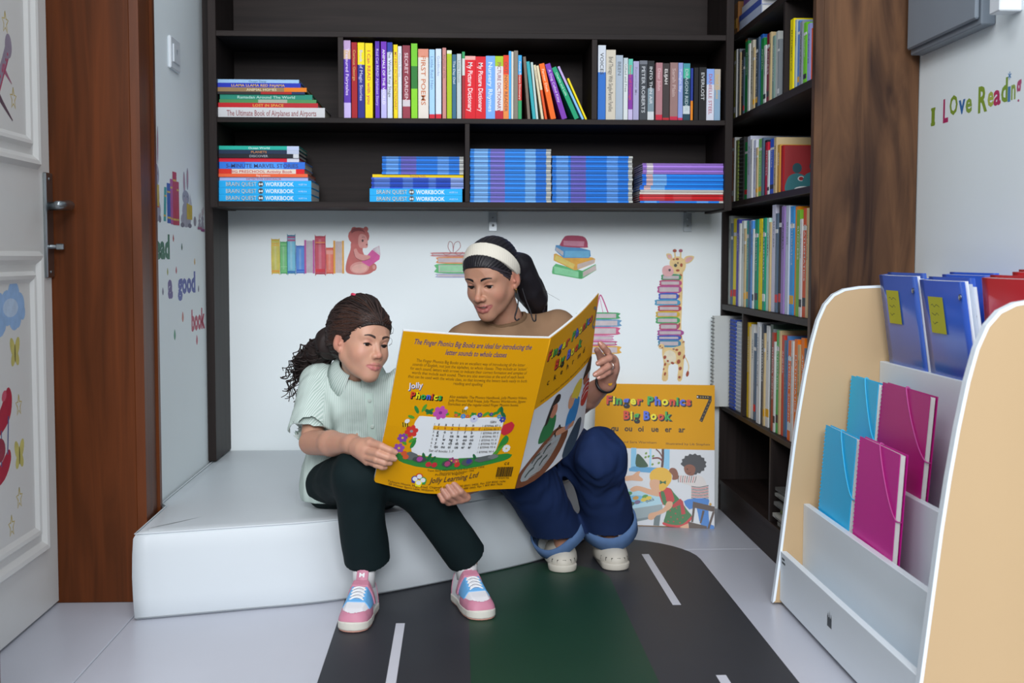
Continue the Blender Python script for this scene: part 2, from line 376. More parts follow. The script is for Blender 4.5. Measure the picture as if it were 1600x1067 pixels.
ROW_A = [(-0.3399, 0.0204, 0.2267, [(0.12, '#b9a3c4'), (0.24, '#c9b29a'), (0.8, '#5a3c98'), (1, '#c3b6dd')], 'Treasured Fairytales', '#d9c7ef'), (-0.3176, 0.0168, 0.2218, [(1, '#8c2028')], 'Curious George', '#c79a4a'), (-0.2997, 0.0204, 0.222, [(0.29, '#dccb2e'), (1, '#2c2f74')], 'Book of Magic Stories', '#b9b6dd'), (-0.2773, 0.0219, 0.2197, [(1, '#e0c51c')], 'I Can READ with you', '#c33a2a'), (-0.2483, 0.0133, 0.226, [(0.5, '#533493'), (1, '#5d3ba0')], 'Red Cat READ Alphabet Story', '#b9aee0'), (-0.2309, 0.0168, 0.2241, [(0.62, '#6b3aa0'), (1, '#b9b6dc')], 'ANIMALS OF THE WORLD', '#e6e2f2'), (-0.2126, 0.0153, 0.2228, [(0.13, '#2f3f8d'), (1, '#cfd5df')], 'The Works Key Stage', '#5b6069'), (-0.1942, 0.0123, 0.2169, [(1, '#e2c21d')], 'MY FIRST PICTURE DICTIONARY', '#b5392b'), (-0.181, 0.0112, 0.2115, [(1, '#d5d7da')], 'Phonics Stories', '#9aa0a6'), (-0.1677, 0.0225, 0.2146, [(0.74, '#7a3a44'), (0.83, '#c9c3c6'), (1, '#86404c')], 'SECRET GARDEN', '#d8b9bd'), (-0.1421, 0.0184, 0.2194, [(0.3, '#6fae3a'), (0.6, '#2f6b35'), (1, '#83bb3c')], '', '#ffffff'), (-0.1217, 0.0307, 0.2044, [(0.12, '#c78f7d'), (1, '#d9d3cb')], 'FIRST POEMS', '#b9622f'), (-0.089, 0.0164, 0.2037, [(0.93, '#a9c9e6'), (1, '#b32d3d')], 'Little Red Hen', '#6d8fb5'), (-0.07, 0.0169, 0.2049, [(0.93, '#cfd9e6'), (1, '#b8303f')], 'Goldilocks', '#8fa3bd'), (-0.0501, 0.0113, 0.2086, [(1, '#b98a84')], 'Rhymes of Old', '#7c4a49'), (-0.0368, 0.0144, 0.2006, [(0.05, '#d7ddc9'), (1, '#9bad2c')], '', '#ffffff'), (-0.0214, 0.0123, 0.1891, [(1, '#3f6579')], 'The Day Owl', '#c5d1d8'), (-0.0076, 0.0133, 0.1918, [(1, '#b9c3c4')], 'Little House', '#7d8b8c'), (0.0078, 0.0087, 0.197, [(0.1, '#3c8a5c'), (0.35, '#c7ccc9'), (1, '#8a2f35')], '', '#ffffff'), (0.0117, 0.0318, 0.1854, [(0.06, '#d8a9a4'), (1, '#b5202e')], 'My Picture Dictionary', '#efd9da'), (0.0446, 0.0303, 0.1831, [(1, '#b5222f')], 'My Picture Dictionary', '#efd9da'), (0.0764, 0.0278, 0.1859, [(1, '#7ea6d8')], 'Nursery Rhymes', '#cfe0f2'), (0.1042, 0.0247, 0.1862, [(0.16, '#9bb53a'), (0.86, '#d9d9da'), (1, '#a3253a')], 'PICTURE DICTIONARY', '#8c2446'), (0.1289, 0.0165, 0.1879, [(0.3, '#c0452e'), (1, '#cf8a55')], 'OUT NOW READER', '#7c2f1f'), (0.1458, 0.0072, 0.2007, [(1, '#55a5d6')], '', '#ffffff'), (0.1536, 0.0067, 0.1983, [(1, '#d0cdc4')], '', '#ffffff'), (0.1613, 0.0124, 0.2019, [(1, '#7d786f')], '', '#ffffff'), (0.1742, 0.0108, 0.1893, [(0.3, '#49a0cf'), (0.7, '#a8312c'), (1, '#3b8f62')], 'French Picture Dictionary', '#e6d6c9')]
ROW_L = [(0.2025, 0.0078, 0.1839, -0.0786, [(1, '#6e655c')], '', '#ffffff'), (0.2175, 0.0093, 0.1703, -0.1154, [(1, '#3f9aa0')], '', '#ffffff'), (0.2279, 0.0062, 0.1682, -0.1016, [(1, '#b9c9c6')], '', '#ffffff'), (0.2434, 0.0067, 0.1611, -0.1515, [(1, '#cfc6ad')], 'Story Time', '#7d7766'), (0.2538, 0.0067, 0.1595, -0.1663, [(0.45, '#d6ccb0'), (1, '#c0562a')], '', '#ffffff'), (0.2714, 0.0153, 0.1663, -0.2168, [(1, '#cf6a2a')], 'Farmer Duck', '#efcaa9'), (0.3045, 0.0154, 0.169, -0.3088, [(1, '#75439b')], 'A Dog Called Kitty', '#cdb6df'), (0.3424, 0.0133, 0.1656, -0.43, [(1, '#1f8a66')], 'Charlie and Lola', '#a9d8c2'), (0.3642, 0.0061, 0.1714, -0.445, [(0.35, '#b9a9d0'), (1, '#8db9dd')], '', '#ffffff'), (0.374, 0.0052, 0.1323, -0.4292, [(1, '#d8c62b')], '', '#ffffff')]
ROW_C = [(0.411, 0.0233, 0.2194, [(0.36, '#c9cfd6'), (1, '#3a6cab')], 'VOICES', '#1f2226'), (0.4354, 0.029, 0.2069, [(1, '#c6c0b3')], 'Brief Therapy With Single-Parent Families', '#57524b'), (0.465, 0.0218, 0.1919, [(1, '#a3aeb9')], 'BEEN', '#5b666f'), (0.4879, 0.013, 0.1834, [(0.1, '#b8c3c6'), (1, '#cdd3d3')], 'Gifted and Free', '#5c6a6a'), (0.5025, 0.0135, 0.181, [(0.25, '#69b3a2'), (0.82, '#7a3f8c'), (1, '#bcb4cf')], 'Stories of Courage', '#c23a35'), (0.5166, 0.0171, 0.1735, [(1, '#a5a3bd')], 'Remember Me', '#7f7d99'), (0.5357, 0.0234, 0.1762, [(0.06, '#6b6f75'), (1, '#3b3f44')], 'PETER ROBERTS', '#b4b9bd'), (0.5607, 0.0197, 0.1764, [(0.46, '#1d2023'), (0.85, '#7c8a92'), (1, '#c8ccce')], 'INTO THIN AIR', '#c6cacc'), (0.5847, 0.0198, 0.17, [(0.9, '#a07b80'), (1, '#a83245')], 'Dear John', '#caa9ac'), (0.606, 0.0198, 0.1691, [(0.95, '#3b3535'), (1, '#a03038')], 'ELIJAH', '#d5d2cf'), (0.6268, 0.0234, 0.1703, [(0.93, '#8b7370'), (1, '#a8324a')], 'Sarah Plain', '#b59d98'), (0.6518, 0.0141, 0.1705, [(0.95, '#8f9cc6'), (1, '#b0405f')], 'Twilight Sky', '#c5cde4'), (0.6674, 0.0208, 0.1696, [(0.08, '#4e8a93'), (0.26, '#4aa08a'), (0.74, '#27464f'), (0.88, '#c3cccd'), (1, '#24414c')], 'DRAGON RIDER', '#a9bcc0'), (0.689, 0.0073, 0.1545, [(0.62, '#2a3c7e'), (1, '#c27f2e')], '', '#ffffff'), (0.6999, 0.013, 0.1571, [(1, '#17181a')], '', '#ffffff'), (0.7139, 0.0219, 0.1573, [(1, '#1b1c1e')], 'EVERLOST', '#b9bcbd'), (0.737, 0.023, 0.1534, [(0.3, '#8ba4d3'), (1, '#cfd2dc')], 'DANIELLE STEEL', '#a85a6a'), (0.761, 0.0188, 0.1536, [(0.4, '#b2aba0'), (1, '#8aa2b5')], 'Sand Dunes', '#c9a86a')]
ST1 = [(-0.7082, 0.3118, 1.2295, 0.03, [(1, '#c9cacc')], 'The Ultimate Book of Airplanes and Airports', '#8a4a4d'), (-0.7078, 0.2911, 1.2578, 0.0137, [(0.6, '#a3272c'), (1, '#9c2f35')], 'LOST IN SPACE', '#d9a23a'), (-0.7051, 0.2834, 1.27, 0.0102, [(0.4, '#4e7f55'), (0.7, '#9fa79a'), (1, '#50845a')], '', '#fff'), (-0.7035, 0.2702, 1.2786, 0.0146, [(1, '#2f7d6c')], 'Ramadan Around The World', '#a9cfc2'), (-0.7119, 0.2573, 1.2916, 0.0075, [(0.5, '#2d2a2c'), (0.85, '#8f2a2a'), (1, '#22304f')], '', '#fff'), (-0.7133, 0.2639, 1.2977, 0.0126, [(0.75, '#8b7558'), (1, '#c77a2a')], 'ANIMAL HOMES', '#d9cba4'), (-0.7157, 0.2486, 1.3088, 0.013, [(1, '#2b3a99')], 'LLAMA LLAMA RED PAJAMA', '#d8a93a'), (-0.7145, 0.2424, 1.3204, 0.0105, [(1, '#9dbbd6')], 'Ocean Deep', '#3f6a8c')]
ST2 = [(-0.7089, 0.2706, 0.986, 0.0205, 'BQ'), (-0.7087, 0.2705, 1.0059, 0.0201, 'BQ'), (-0.7084, 0.2704, 1.0258, 0.0206, 'BQ'), (-0.7081, 0.26, 1.0467, 0.0104, [(1, '#a9b4d6')], 'DETECTIVE DINOSAUR', '#a04a58'), (-0.709, 0.261, 1.0564, 0.0099, [(1, '#cf6a4a')], 'Big Letters', '#e8c0ad'), (-0.7089, 0.2508, 1.0655, 0.014, [(0.15, '#b93a2f'), (0.9, '#d8cfc4'), (1, '#b8252f')], 'BIG PRESCHOOL Activity Book', '#b5202c'), (-0.7077, 0.2513, 1.0793, 0.0207, [(0.3, '#3f78c4'), (0.75, '#5b94d6'), (1, '#3e70bd')], '5-MINUTE MARVEL STORIES', '#18306e'), (-0.7084, 0.2343, 1.1027, 0.0114, [(0.85, '#b5283f'), (1, '#cfd0d8')], '', '#fff'), (-0.7082, 0.2342, 1.1133, 0.012, [(0.93, '#1b1e25'), (1, '#c9ccd0')], 'DISCOVER', '#9aa0a8'), (-0.7081, 0.2342, 1.1245, 0.012, [(0.85, '#1f2f44'), (1, '#b9c0d0')], 'PLANETS', '#b97a3a'), (-0.7079, 0.2341, 1.1357, 0.0115, [(0.85, '#2f9c8e'), (1, '#bdc6dc')], 'Ocean World', '#bfe2da')]
ST3 = [(-0.2662, 0.2743, 0.9826, 0.0196, 'BQ'), (-0.2661, 0.2742, 1.0016, 0.0202, 'BQ'), (-0.2613, 0.2731, 1.0216, 0.0074, 'NAVY'), (-0.2597, 0.2715, 1.028, 0.0074, 'NAVY'), (-0.2613, 0.273, 1.0344, 0.0074, 'NAVY'), (-0.2597, 0.2714, 1.0408, 0.0074, 'NAVY'), (-0.2612, 0.2729, 1.0472, 0.0074, 'NAVY'), (-0.2581, 0.2698, 1.0539, 0.009, [(1, '#d9bb22')], 'Reading Skills', '#b5602a'), (-0.2298, 0.2415, 1.0617, 0.0078, 'BLUE'), (-0.2282, 0.24, 1.0688, 0.0078, 'BLUE'), (-0.2287, 0.2405, 1.0759, 0.0079, 'BLUE'), (-0.2292, 0.2409, 1.0829, 0.0079, 'BLUE'), (-0.2296, 0.2414, 1.09, 0.0079, 'BLUE'), (-0.2281, 0.2398, 1.097, 0.0079, 'BLUE'), (-0.2286, 0.2403, 1.1041, 0.0079, 'BLUE'), (-0.229, 0.2408, 1.1111, 0.008, 'BLUE')]
ST4 = [(0.0306, 0.2428, 0.9807, 0.0072, 'BLUEL'), (0.0312, 0.2407, 0.987, 0.0072, 'BLUEL'), (0.0317, 0.2406, 0.9932, 0.0073, 'BLUEL'), (0.0322, 0.2406, 0.9995, 0.0073, 'BLUEL'), (0.0307, 0.2427, 1.0058, 0.0073, 'BLUEL'), (0.0312, 0.2406, 1.012, 0.0073, 'BLUEL'), (0.0317, 0.2405, 1.0183, 0.0073, 'BLUEL'), (0.0322, 0.2405, 1.0245, 0.0073, 'BLUEL'), (0.0307, 0.2426, 1.0308, 0.0074, 'BLUEL'), (0.0312, 0.2405, 1.037, 0.0074, 'BLUEL'), (0.0317, 0.2404, 1.0433, 0.0074, 'BLUEL'), (0.0322, 0.2404, 1.0495, 0.0074, 'BLUEL'), (0.0307, 0.2424, 1.0558, 0.0074, 'BLUEL'), (0.0312, 0.2403, 1.062, 0.0074, 'BLUEL'), (0.0317, 0.2403, 1.0683, 0.0074, 'BLUEL'), (0.0322, 0.2403, 1.0745, 0.0074, 'BLUEL'), (0.0307, 0.2423, 1.0808, 0.0075, 'BLUEL'), (0.0312, 0.2402, 1.087, 0.0075, 'BLUEL'), (0.0317, 0.2402, 1.0933, 0.0075, 'BLUEL'), (0.0322, 0.2402, 1.0995, 0.0075, 'BLUEL'), (0.0307, 0.2422, 1.1057, 0.0075, 'BLUEL'), (0.0312, 0.2401, 1.112, 0.0075, 'BLUEL'), (0.0317, 0.2401, 1.1182, 0.0076, 'BLUEL'), (0.0322, 0.2401, 1.1245, 0.0076, 'BLUEL')]
ST5 = [(0.2755, 0.242, 0.9817, 0.0074, 'BLUE'), (0.276, 0.2399, 0.988, 0.0074, 'BLUE'), (0.2765, 0.2404, 0.9944, 0.0074, 'BLUE'), (0.277, 0.2383, 1.0008, 0.0074, 'BLUE'), (0.2754, 0.2408, 1.0072, 0.0074, 'BLUE'), (0.2759, 0.2413, 1.0136, 0.0074, 'BLUE'), (0.2764, 0.2392, 1.02, 0.0074, 'BLUE'), (0.2769, 0.2397, 1.0264, 0.0075, 'BLUE'), (0.2753, 0.2397, 1.0328, 0.0075, 'BLUE'), (0.2758, 0.2402, 1.0391, 0.0075, 'BLUE'), (0.2763, 0.2407, 1.0455, 0.0075, 'BLUE'), (0.2768, 0.2386, 1.0519, 0.0075, 'BLUE'), (0.2752, 0.2411, 1.0583, 0.0075, 'BLUE'), (0.2757, 0.239, 1.0647, 0.0075, 'BLUE'), (0.2762, 0.2395, 1.071, 0.0076, 'BLUE'), (0.2767, 0.24, 1.0774, 0.0076, 'BLUE'), (0.2751, 0.24, 1.0838, 0.0076, 'BLUE'), (0.2756, 0.2405, 1.0901, 0.0076, 'BLUE'), (0.2761, 0.2384, 1.0965, 0.0076, 'BLUE'), (0.2766, 0.2389, 1.1029, 0.0076, 'BLUE'), (0.275, 0.2414, 1.1092, 0.0077, 'BLUE')]
ST6 = [(0.5396, 0.2508, 0.9801, 0.0072, 'BLUE'), (0.5385, 0.2528, 0.9868, 0.0083, 'RED'), (0.5384, 0.2528, 0.9946, 0.0083, 'RED'), (0.5383, 0.2528, 1.0024, 0.0083, 'RED'), (0.5383, 0.2527, 1.0101, 0.0068, 'WHITE'), (0.5398, 0.2511, 1.0163, 0.0068, 'WHITE'), (0.5381, 0.2527, 1.0225, 0.0084, 'SKY'), (0.5391, 0.2511, 1.0298, 0.0084, 'SKY'), (0.5459, 0.2437, 1.0376, 0.0078, 'SKY'), (0.5468, 0.2432, 1.0445, 0.0079, 'SKY'), (0.5457, 0.2447, 1.0514, 0.0079, 'SKY'), (0.5467, 0.2426, 1.0583, 0.0079, 'SKY'), (0.5456, 0.2441, 1.0653, 0.0079, 'SKY'), (0.5466, 0.2436, 1.0722, 0.0079, 'PURPLE'), (0.5476, 0.242, 1.0789, 0.0079, 'PURPLE'), (0.5465, 0.2425, 1.0856, 0.0079, 'PURPLE'), (0.5474, 0.2424, 1.0923, 0.008, 'PURPLE'), (0.5463, 0.2429, 1.099, 0.008, 'PURPLE')]
R1 = [(3.9146, 0.0348, 0.214, '#8a8432'), (3.8772, 0.0342, 0.211, '#7d8288'), (3.84, 0.0363, 0.2018, '#1f2026'), (3.8036, 0.0356, 0.2361, '#c07a33'), (3.7643, 0.056, 0.2148, '#1f6b3c'), (3.7059, 0.0466, 0.2079, '#b9b4a6'), (3.6546, 0.0404, 0.2056, '#26343f'), (3.6123, 0.0419, 0.2088, '#2f5f9e'), (3.5673, 0.0551, 0.1894, '#22713f'), (3.5107, 0.0465, 0.1932, '#6b2434'), (3.4592, 0.0227, 0.1787, '#7d938c'), (3.435, 0.0357, 0.1866, '#b9bcb8')]
R1B = [(3.3206, 0.021, 0.2173, '#5fa08a'), (3.2976, 0.0124, 0.2129, '#c9cfd0'), (3.2826, 0.0144, 0.2032, '#3b3f6a'), (3.2661, 0.0122, 0.1974, '#c6a57c'), (3.2512, 0.032, 0.1842, '#d3c423'), (3.2171, 0.0158, 0.1778, '#a7b3b8'), (3.1992, 0.0137, 0.1719, '#5b7fb0'), (3.1835, 0.0212, 0.1664, '#a7a0b9'), (3.1603, 0.0247, 0.1611, '#8c8f99'), (3.1336, 0.0224, 0.1547, '#6fae3c'), (3.1092, 0.0221, 0.1477, '#9fa4cf'), (3.0846, 0.0343, 0.1333, '#d05f2a')]
R2 = [(3.9355, 0.0441, 0.2007, '#9c5a34'), (3.8881, 0.0317, 0.19, '#8d9a5b'), (3.854, 0.0617, 0.193, 'SP#2a2a2a'), (3.7887, 0.0703, 0.1746, '#2a7d46'), (3.7168, 0.06, 0.1849, '#b9bcc9'), (3.6535, 0.0506, 0.1683, '#cfd2dd'), (3.6006, 0.054, 0.1669, '#7fb06a'), (3.5416, 0.0429, 0.1579, '#1d1c26'), (3.496, 0.0395, 0.148, '#a02a3c'), (3.4548, 0.0653, 0.1532, '#3a5aa8'), (3.3862, 0.0241, 0.1314, '#b08a4a'), (3.3598, 0.0237, 0.1269, 'FACE#8c2226')]
R3 = [(4.1313, 0.081, 0.289, '#b5b6ac'), (4.0446, 0.0522, 0.2805, '#93a83a'), (3.9875, 0.0507, 0.282, '#9fa3a0'), (3.9312, 0.0783, 0.2715, '#cfc02f'), (3.8479, 0.052, 0.2658, '#3f3f8c'), (3.7911, 0.0505, 0.261, '#c3c9c8'), (3.7361, 0.0358, 0.2594, '#2f8a8c'), (3.696, 0.035, 0.2602, '#c9ced8'), (3.6566, 0.0343, 0.2571, '#5b8fc9'), (3.6183, 0.0336, 0.2599, '#1f7d62'), (3.5806, 0.0329, 0.2608, '#d1c22f'), (3.5435, 0.0282, 0.2577, '#8f6aa8'), (3.5116, 0.0277, 0.2606, '#1f8268'), (3.4799, 0.0426, 0.2596, '#b3d0c8'), (3.4319, 0.06, 0.2938, '#c9c9d6'), (3.3682, 0.0578, 0.2893, '#241f26'), (3.3067, 0.0281, 0.285, '#8f7aa8'), (3.2752, 0.031, 0.2855, '#b9c0cc'), (3.2407, 0.0337, 0.2823, '#4a90c4'), (3.2037, 0.0427, 0.2808, '#d0892f'), (3.1572, 0.0478, 0.2703, '#6f9a3c'), (3.1065, 0.0463, 0.2718, '#b5522f'), (3.0554, 0.03, 0.243, '#b8303c')]
R4 = [(4.0661, 0.0634, 0.2759, 'SP#c9ccc4'), (3.9924, 0.0812, 0.2817, 'SP#3d57a8'), (3.9008, 0.087, 0.2775, 'SP#b3bcc6')]
R4B = [(3.7395, 0.036, 0.2857, '#8a9a35'), (3.6988, 0.0353, 0.2836, '#b9a032'), (3.6588, 0.0558, 0.2796, '#cfd2d0'), (3.5986, 0.0334, 0.2808, '#d2a03c'), (3.5616, 0.0368, 0.2907, '#c8cbd0'), (3.5204, 0.0399, 0.287, '#3a3f48'), (3.4763, 0.0312, 0.2855, '#cfd0cf'), (3.4414, 0.0457, 0.2912, '#4b5a52'), (3.3905, 0.0371, 0.2714, '#8c3f33'), (3.3502, 0.0398, 0.2803, '#4f9a58'), (3.306, 0.0388, 0.2691, '#b34a3c'), (3.2636, 0.0412, 0.2699, '#5b86b8'), (3.2183, 0.0467, 0.2611, '#c96a3a'), (3.1685, 0.0485, 0.2671, '#d1762f'), (3.1171, 0.0469, 0.2739, '#d07a33')]
import colorsys
m_page = M('#c9c4b4', 0.8, 0.08, 90, name='paper_edges'); m_pagew = M('#cfd0cd', 0.8, 0.06, 90, name='white_paper_edges')
def cname(h):
    r, g, b = hx(h); hh, s, v = colorsys.rgb_to_hsv(r, g, b); hh *= 360
    if s < 0.14: return 'black' if v < .2 else 'dark grey' if v < .42 else 'grey' if v < .68 else 'white'
    if s < 0.3 and v > .62: return {0: 'pale pink', 1: 'cream', 2: 'pale green', 3: 'pale blue', 4: 'pale lilac'}[0 if hh < 20 or hh > 330 else 1 if hh < 75 else 2 if hh < 175 else 3 if hh < 240 else 4]
    n = 'red' if hh < 12 or hh > 345 else 'orange' if hh < 38 else 'yellow' if hh < 62 else 'green' if hh < 160 else 'teal' if hh < 190 else 'blue' if hh < 248 else 'purple' if hh < 300 else 'pink'
    if n == 'orange' and v < .62: n = 'brown'
    return ('dark ' if v < .45 else '') + n
def bookmesh(w, h, dep, cols, cov=0.0016, hard=True):
    """cover (spine in colour bands, two boards) and page block"""
    main = max(((b - a), c) for a, b, c in zip([0] + [c[0] for c in cols][:-1], [c[0] for c in cols], [c[1] for c in cols]))[1]
    mb = MB(); a = 0.0; cov = min(cov, w * .2)
    for e, c in cols:
        mb.box((0, 0, h * (1 - e)), (w, cov, h * (1 - a)), BC(c), 0); a = e
    mb.box((0, cov, 0), (cov, dep, h), BC(main), 0); mb.box((w - cov, cov, 0), (w, dep, h), BC(main), 0)
    ins = 0.003 if hard else 0.0006
    pg = MB().box((cov, cov, ins), (w - cov, dep - ins, h - ins), m_pagew if not hard else m_page)
    return mb, pg
def spine_text(w, h, text, col, z0=.12, z1=.9, bold=.012, frac=.5, shear=0, along=None, ht=None):
    """title read from top to bottom of the spine (along z), letters' tops towards +x"""
    size = ht or w * frac * 1.25; L = along or h * (z1 - z0)
    co, fs = glyphs(text, bold, shear); nat = co[:, 0].max() * size
    sx = min(L / nat, 1.35) if not along else L / nat
    vs = [(w / 2 - size * .34 + p[1] * size, -0.0003, h * z1 - p[0] * size * sx) for p in co]
    return MB().add(vs, [f[::-1] for f in fs], M(col, .5, 0))
def book(name, label, loc, rot, w, h, dep, cols, title='', tcol='#ffffff', group=None, hard=True, extra=None, **tk):
    t = thing(name, label, 'book', loc, rot, group)
    mb, pg = bookmesh(w, h, dep, cols, .0016 if hard else .0007, hard)
    mb.build('cover', t); pg.build('pages', t)
    if title: spine_text(w, h, title, tcol, **tk).build('spine_title', t)
    if extra: extra(t)
    return t
SP_Y = 3.735
rowdep = lambda i: (0.19, 0.21, 0.18, 0.2)[i % 4]
def upright(rows, where, start=0):
    prev = -9
    for i, (x, w, h, cols, ti, tc) in enumerate(rows):
        x = max(x, prev + .0004); w = w - .0006; prev = x + w
        c = cname(max(((b - a), q) for a, b, q in zip([0] + [k[0] for k in cols][:-1], [k[0] for k in cols], [k[1] for k in cols]))[1])
        book('book', f'{c} upright book, {ORD[i + 1]} from the left in the row {where}', (x, SP_Y + (i * 7 % 5) * .002, 1.2292), (0, 0, 0), w, min(h, .232), rowdep(i), cols, ti, tc, group='upright books ' + where, bold=.006 if w < .013 else .012, frac=.62 if w < .016 else .5)
upright(ROW_A, 'of the upper middle compartment')
for i, (x, w, h, a, cols, ti, tc) in enumerate(ROW_L):
    book('book', f'{cname(cols[-1][1])} leaning book, {ORD[i + 1]} tilted one from the left, upper middle compartment', (x, SP_Y, 1.2295), (0, a, 0), w, h, .185, cols, ti, tc, group='leaning books in the upper middle compartment', hard=False)
upright(ROW_C, 'of the upper right compartment')
def stack(rows, where, zs, maxn=99):
    z = zs
    for i, row in enumerate(rows):
        x, L, _, th = row[:4]; cols, ti, tc = row[4:7]
        lab = f'{cname(max(((b - a), q) for a, b, q in zip([0] + [k[0] for k in cols][:-1], [k[0] for k in cols], [k[1] for k in cols]))[1])} book lying flat, {ORD[i + 1]} from the bottom of the {where}'
        flatbook(lab, x, z, th - .0004, L, cols, ti, tc, 'books in the ' + where, i)
        z += th
def flatbook(lab, x, z, th, L, cols, ti, tc, grp, i, dep=.2):
    """closed book lying on its side: spine to the front, local z runs from right to left along the shelf"""
    rc = [(c[0], c[1]) for c in cols]
    t = thing('book', lab, 'book', (x + L, SP_Y + (i * 5 % 4) * .002, z), (0, R(-90), 0), grp)
    # rotated by -90 about y: local x -> up, local z -> towards -x; bands are given from the left
    mb, pg = bookmesh(th, L, dep, rc); mb.build('cover', t); pg.build('pages', t)
    if ti:
        size = th * .8; co, fs = glyphs(ti, .012, 0); nat = co[:, 0].max() * size; ln = min(L * .84, nat * 1.25); sx = ln / nat
        x0 = L * .5 + ln / 2
        MB().add([(th * .18 + p[1] * size, -.0003, x0 - p[0] * size * sx) for p in co], [f[::-1] for f in fs], M(tc, .5, 0)).build('spine_title', t)
    return t
stack(ST1, 'upper left stack', 1.2292)
# light blue workbooks: outlined name, round badge with a bone, white name
def bq(lab, x, z, th, L, grp):
    t = thing('workbook', lab, 'workbook', (x + L, SP_Y, z), (0, R(-90), 0), grp)
    mb, pg = bookmesh(th, L, .21, [(1, '#35a3dc')], hard=False); mb.build('cover', t); pg.build('pages', t)
    A_ = Art(lambda u, v, k: (v, -.0002 - k, L - u), .00008)
    s = th * .85
    A_.text('BRAIN QUEST', L * .075, th * .2, s, length=L * .33, bold=.045, m=M('#22405c', .5, 0)); A_.text('BRAIN QUEST', L * .075, th * .21, s, length=L * .33, bold=.0, m=M('#b9d8e6', .5, 0))
    A_.ell(L * .452, th * .5, th * .42, th * .42, M('#182a33', .4, 0)); A_.rect(L * .452 - th * .22, th * .42, L * .452 + th * .22, th * .56, M('#d8e2e6', .5, 0))
    for dx in (-1, 1):
        for dv in (-1, 1): A_.ell(L * .452 + dx * th * .22, th * (.49 + dv * .09), th * .09, th * .09, M('#d8e2e6', .5, 0), n=10)
    A_.text('WORKBOOK', L * .5, th * .2, s, length=L * .31, bold=.02, m=M('#d9eaf2', .5, 0)); A_.text('AGES 5-6', L * .86, th * .35, s * .4, length=L * .09, m=M('#bfe0f0', .5, 0))
    A_.build('spine_print', t)
PAL = {'NAVY': [(.03, '#2a4fa8'), (.2, '#5f80c4'), (.34, '#2a50ac'), (.45, '#5a7cc2'), (.62, '#2d54b0'), (.7, '#5a7cc4'), (.86, '#2a50ac'), (1, '#8fa3d2')],
       'BLUE': [(.05, '#2f78c4'), (.2, '#6fa0d8'), (.23, '#2f78c4'), (.42, '#6a68ae'), (.68, '#2f7ac8'), (.82, '#6a9cd8'), (.95, '#2f78c4'), (1, '#b9bcb8')],
       'BLUEL': [(.05, '#3f86cc'), (.22, '#86b2e0'), (.25, '#3f86cc'), (.43, '#7a76b8'), (.68, '#3f88d0'), (.81, '#7fafe0'), (.94, '#2f74c0'), (1, '#b9bcb8')],
       'RED': [(.04, '#b5242c'), (.3, '#c04a4d'), (.4, '#b5242c'), (.62, '#bd4a4c'), (.95, '#b32229'), (1, '#c33a40')],
       'WHITE': [(.05, '#c9c6c0'), (.3, '#d3d0ca'), (1, '#ccc8c2')], 'SKY': [(.05, '#2c72c8'), (.13, '#c9b2b4'), (.3, '#7fb0e4'), (1, '#2f86dd')],
       'PURPLE': [(.05, '#9a7cc4'), (.13, '#d6cdd6'), (.6, '#a585cf'), (1, '#a282cc')]}
for _k in list(PAL): PAL[_k + '2'] = [(e, '#' + ''.join('%02x' % int(255 * v * (.78 if _k != 'WHITE' else .88)) for v in hx(c))) for e, c in PAL[_k]]
_tb = {}
def thin(kind, lab, x, z, th, L, grp, i):
    kind = kind + ('2' if i % 2 else ''); key = kind
    if key not in _tb:
        t = thing('textbook', lab, 'textbook', (0, 0, 0), (0, R(-90), 0), grp)
        mb, pg = bookmesh(th - .0003, L, .19, PAL[kind], cov=.0009, hard=False)
        _tb[key] = (mb.build('cover', t), pg.build('pages', t), th, L)
    else:
        t = thing('textbook', lab, 'textbook', (0, 0, 0), (0, R(-90), 0), grp)
        for src in _tb[key][:2]:
            c = src.copy(); COL.objects.link(c); c.parent = t
    t.location = (x + L, SP_Y - .002 + (i * 7 % 5) * .0012, z); t.scale = (th / _tb[key][2], 1, L / _tb[key][3])
def mixed(rows, where, zs, cnames):
    z = zs; n = len(rows)
    for i, row in enumerate(rows):
        x, L, _, th = row[:4]; k = row[4]
        if isinstance(k, str):
            lab = f'{cnames[k]}, {ORD[i + 1]} from the bottom of the {where}'
            if k == 'BQ': bq(lab, x, z, th - .0004, L, 'light blue workbooks'); z += th
            else:
                th = min(th, .0066); thin(k, lab, x, z, th - .0004, L, cnames[k] + ' in the ' + where, i); z += th
        else:
            lab = f'{cname(max(((b - a), q) for a, b, q in zip([0] + [c[0] for c in k][:-1], [c[0] for c in k], [c[1] for c in k]))[1])} book lying flat, {ORD[i + 1]} from the bottom of the {where}'
            flatbook(lab, x, z, th - .0004, L, k, row[5], row[6], 'books in the ' + where, i); z += th
NM = {'BQ': 'light blue workbook', 'NAVY': 'thin navy textbook', 'BLUE': 'thin blue textbook', 'BLUEL': 'thin blue textbook', 'RED': 'thin red textbook', 'WHITE': 'thin white textbook', 'SKY': 'thin sky blue textbook', 'PURPLE': 'thin lilac textbook'}
mixed(ST2, 'lower left corner stack', .9842, NM); mixed(ST3, 'stack left of the lower divider', .9842, NM); mixed(ST4, 'tall stack right of the lower divider', .9842, NM)
mixed(ST5, 'second tall blue stack', .9842, NM); mixed(ST6, 'stack at the lower right end', .9842, NM)

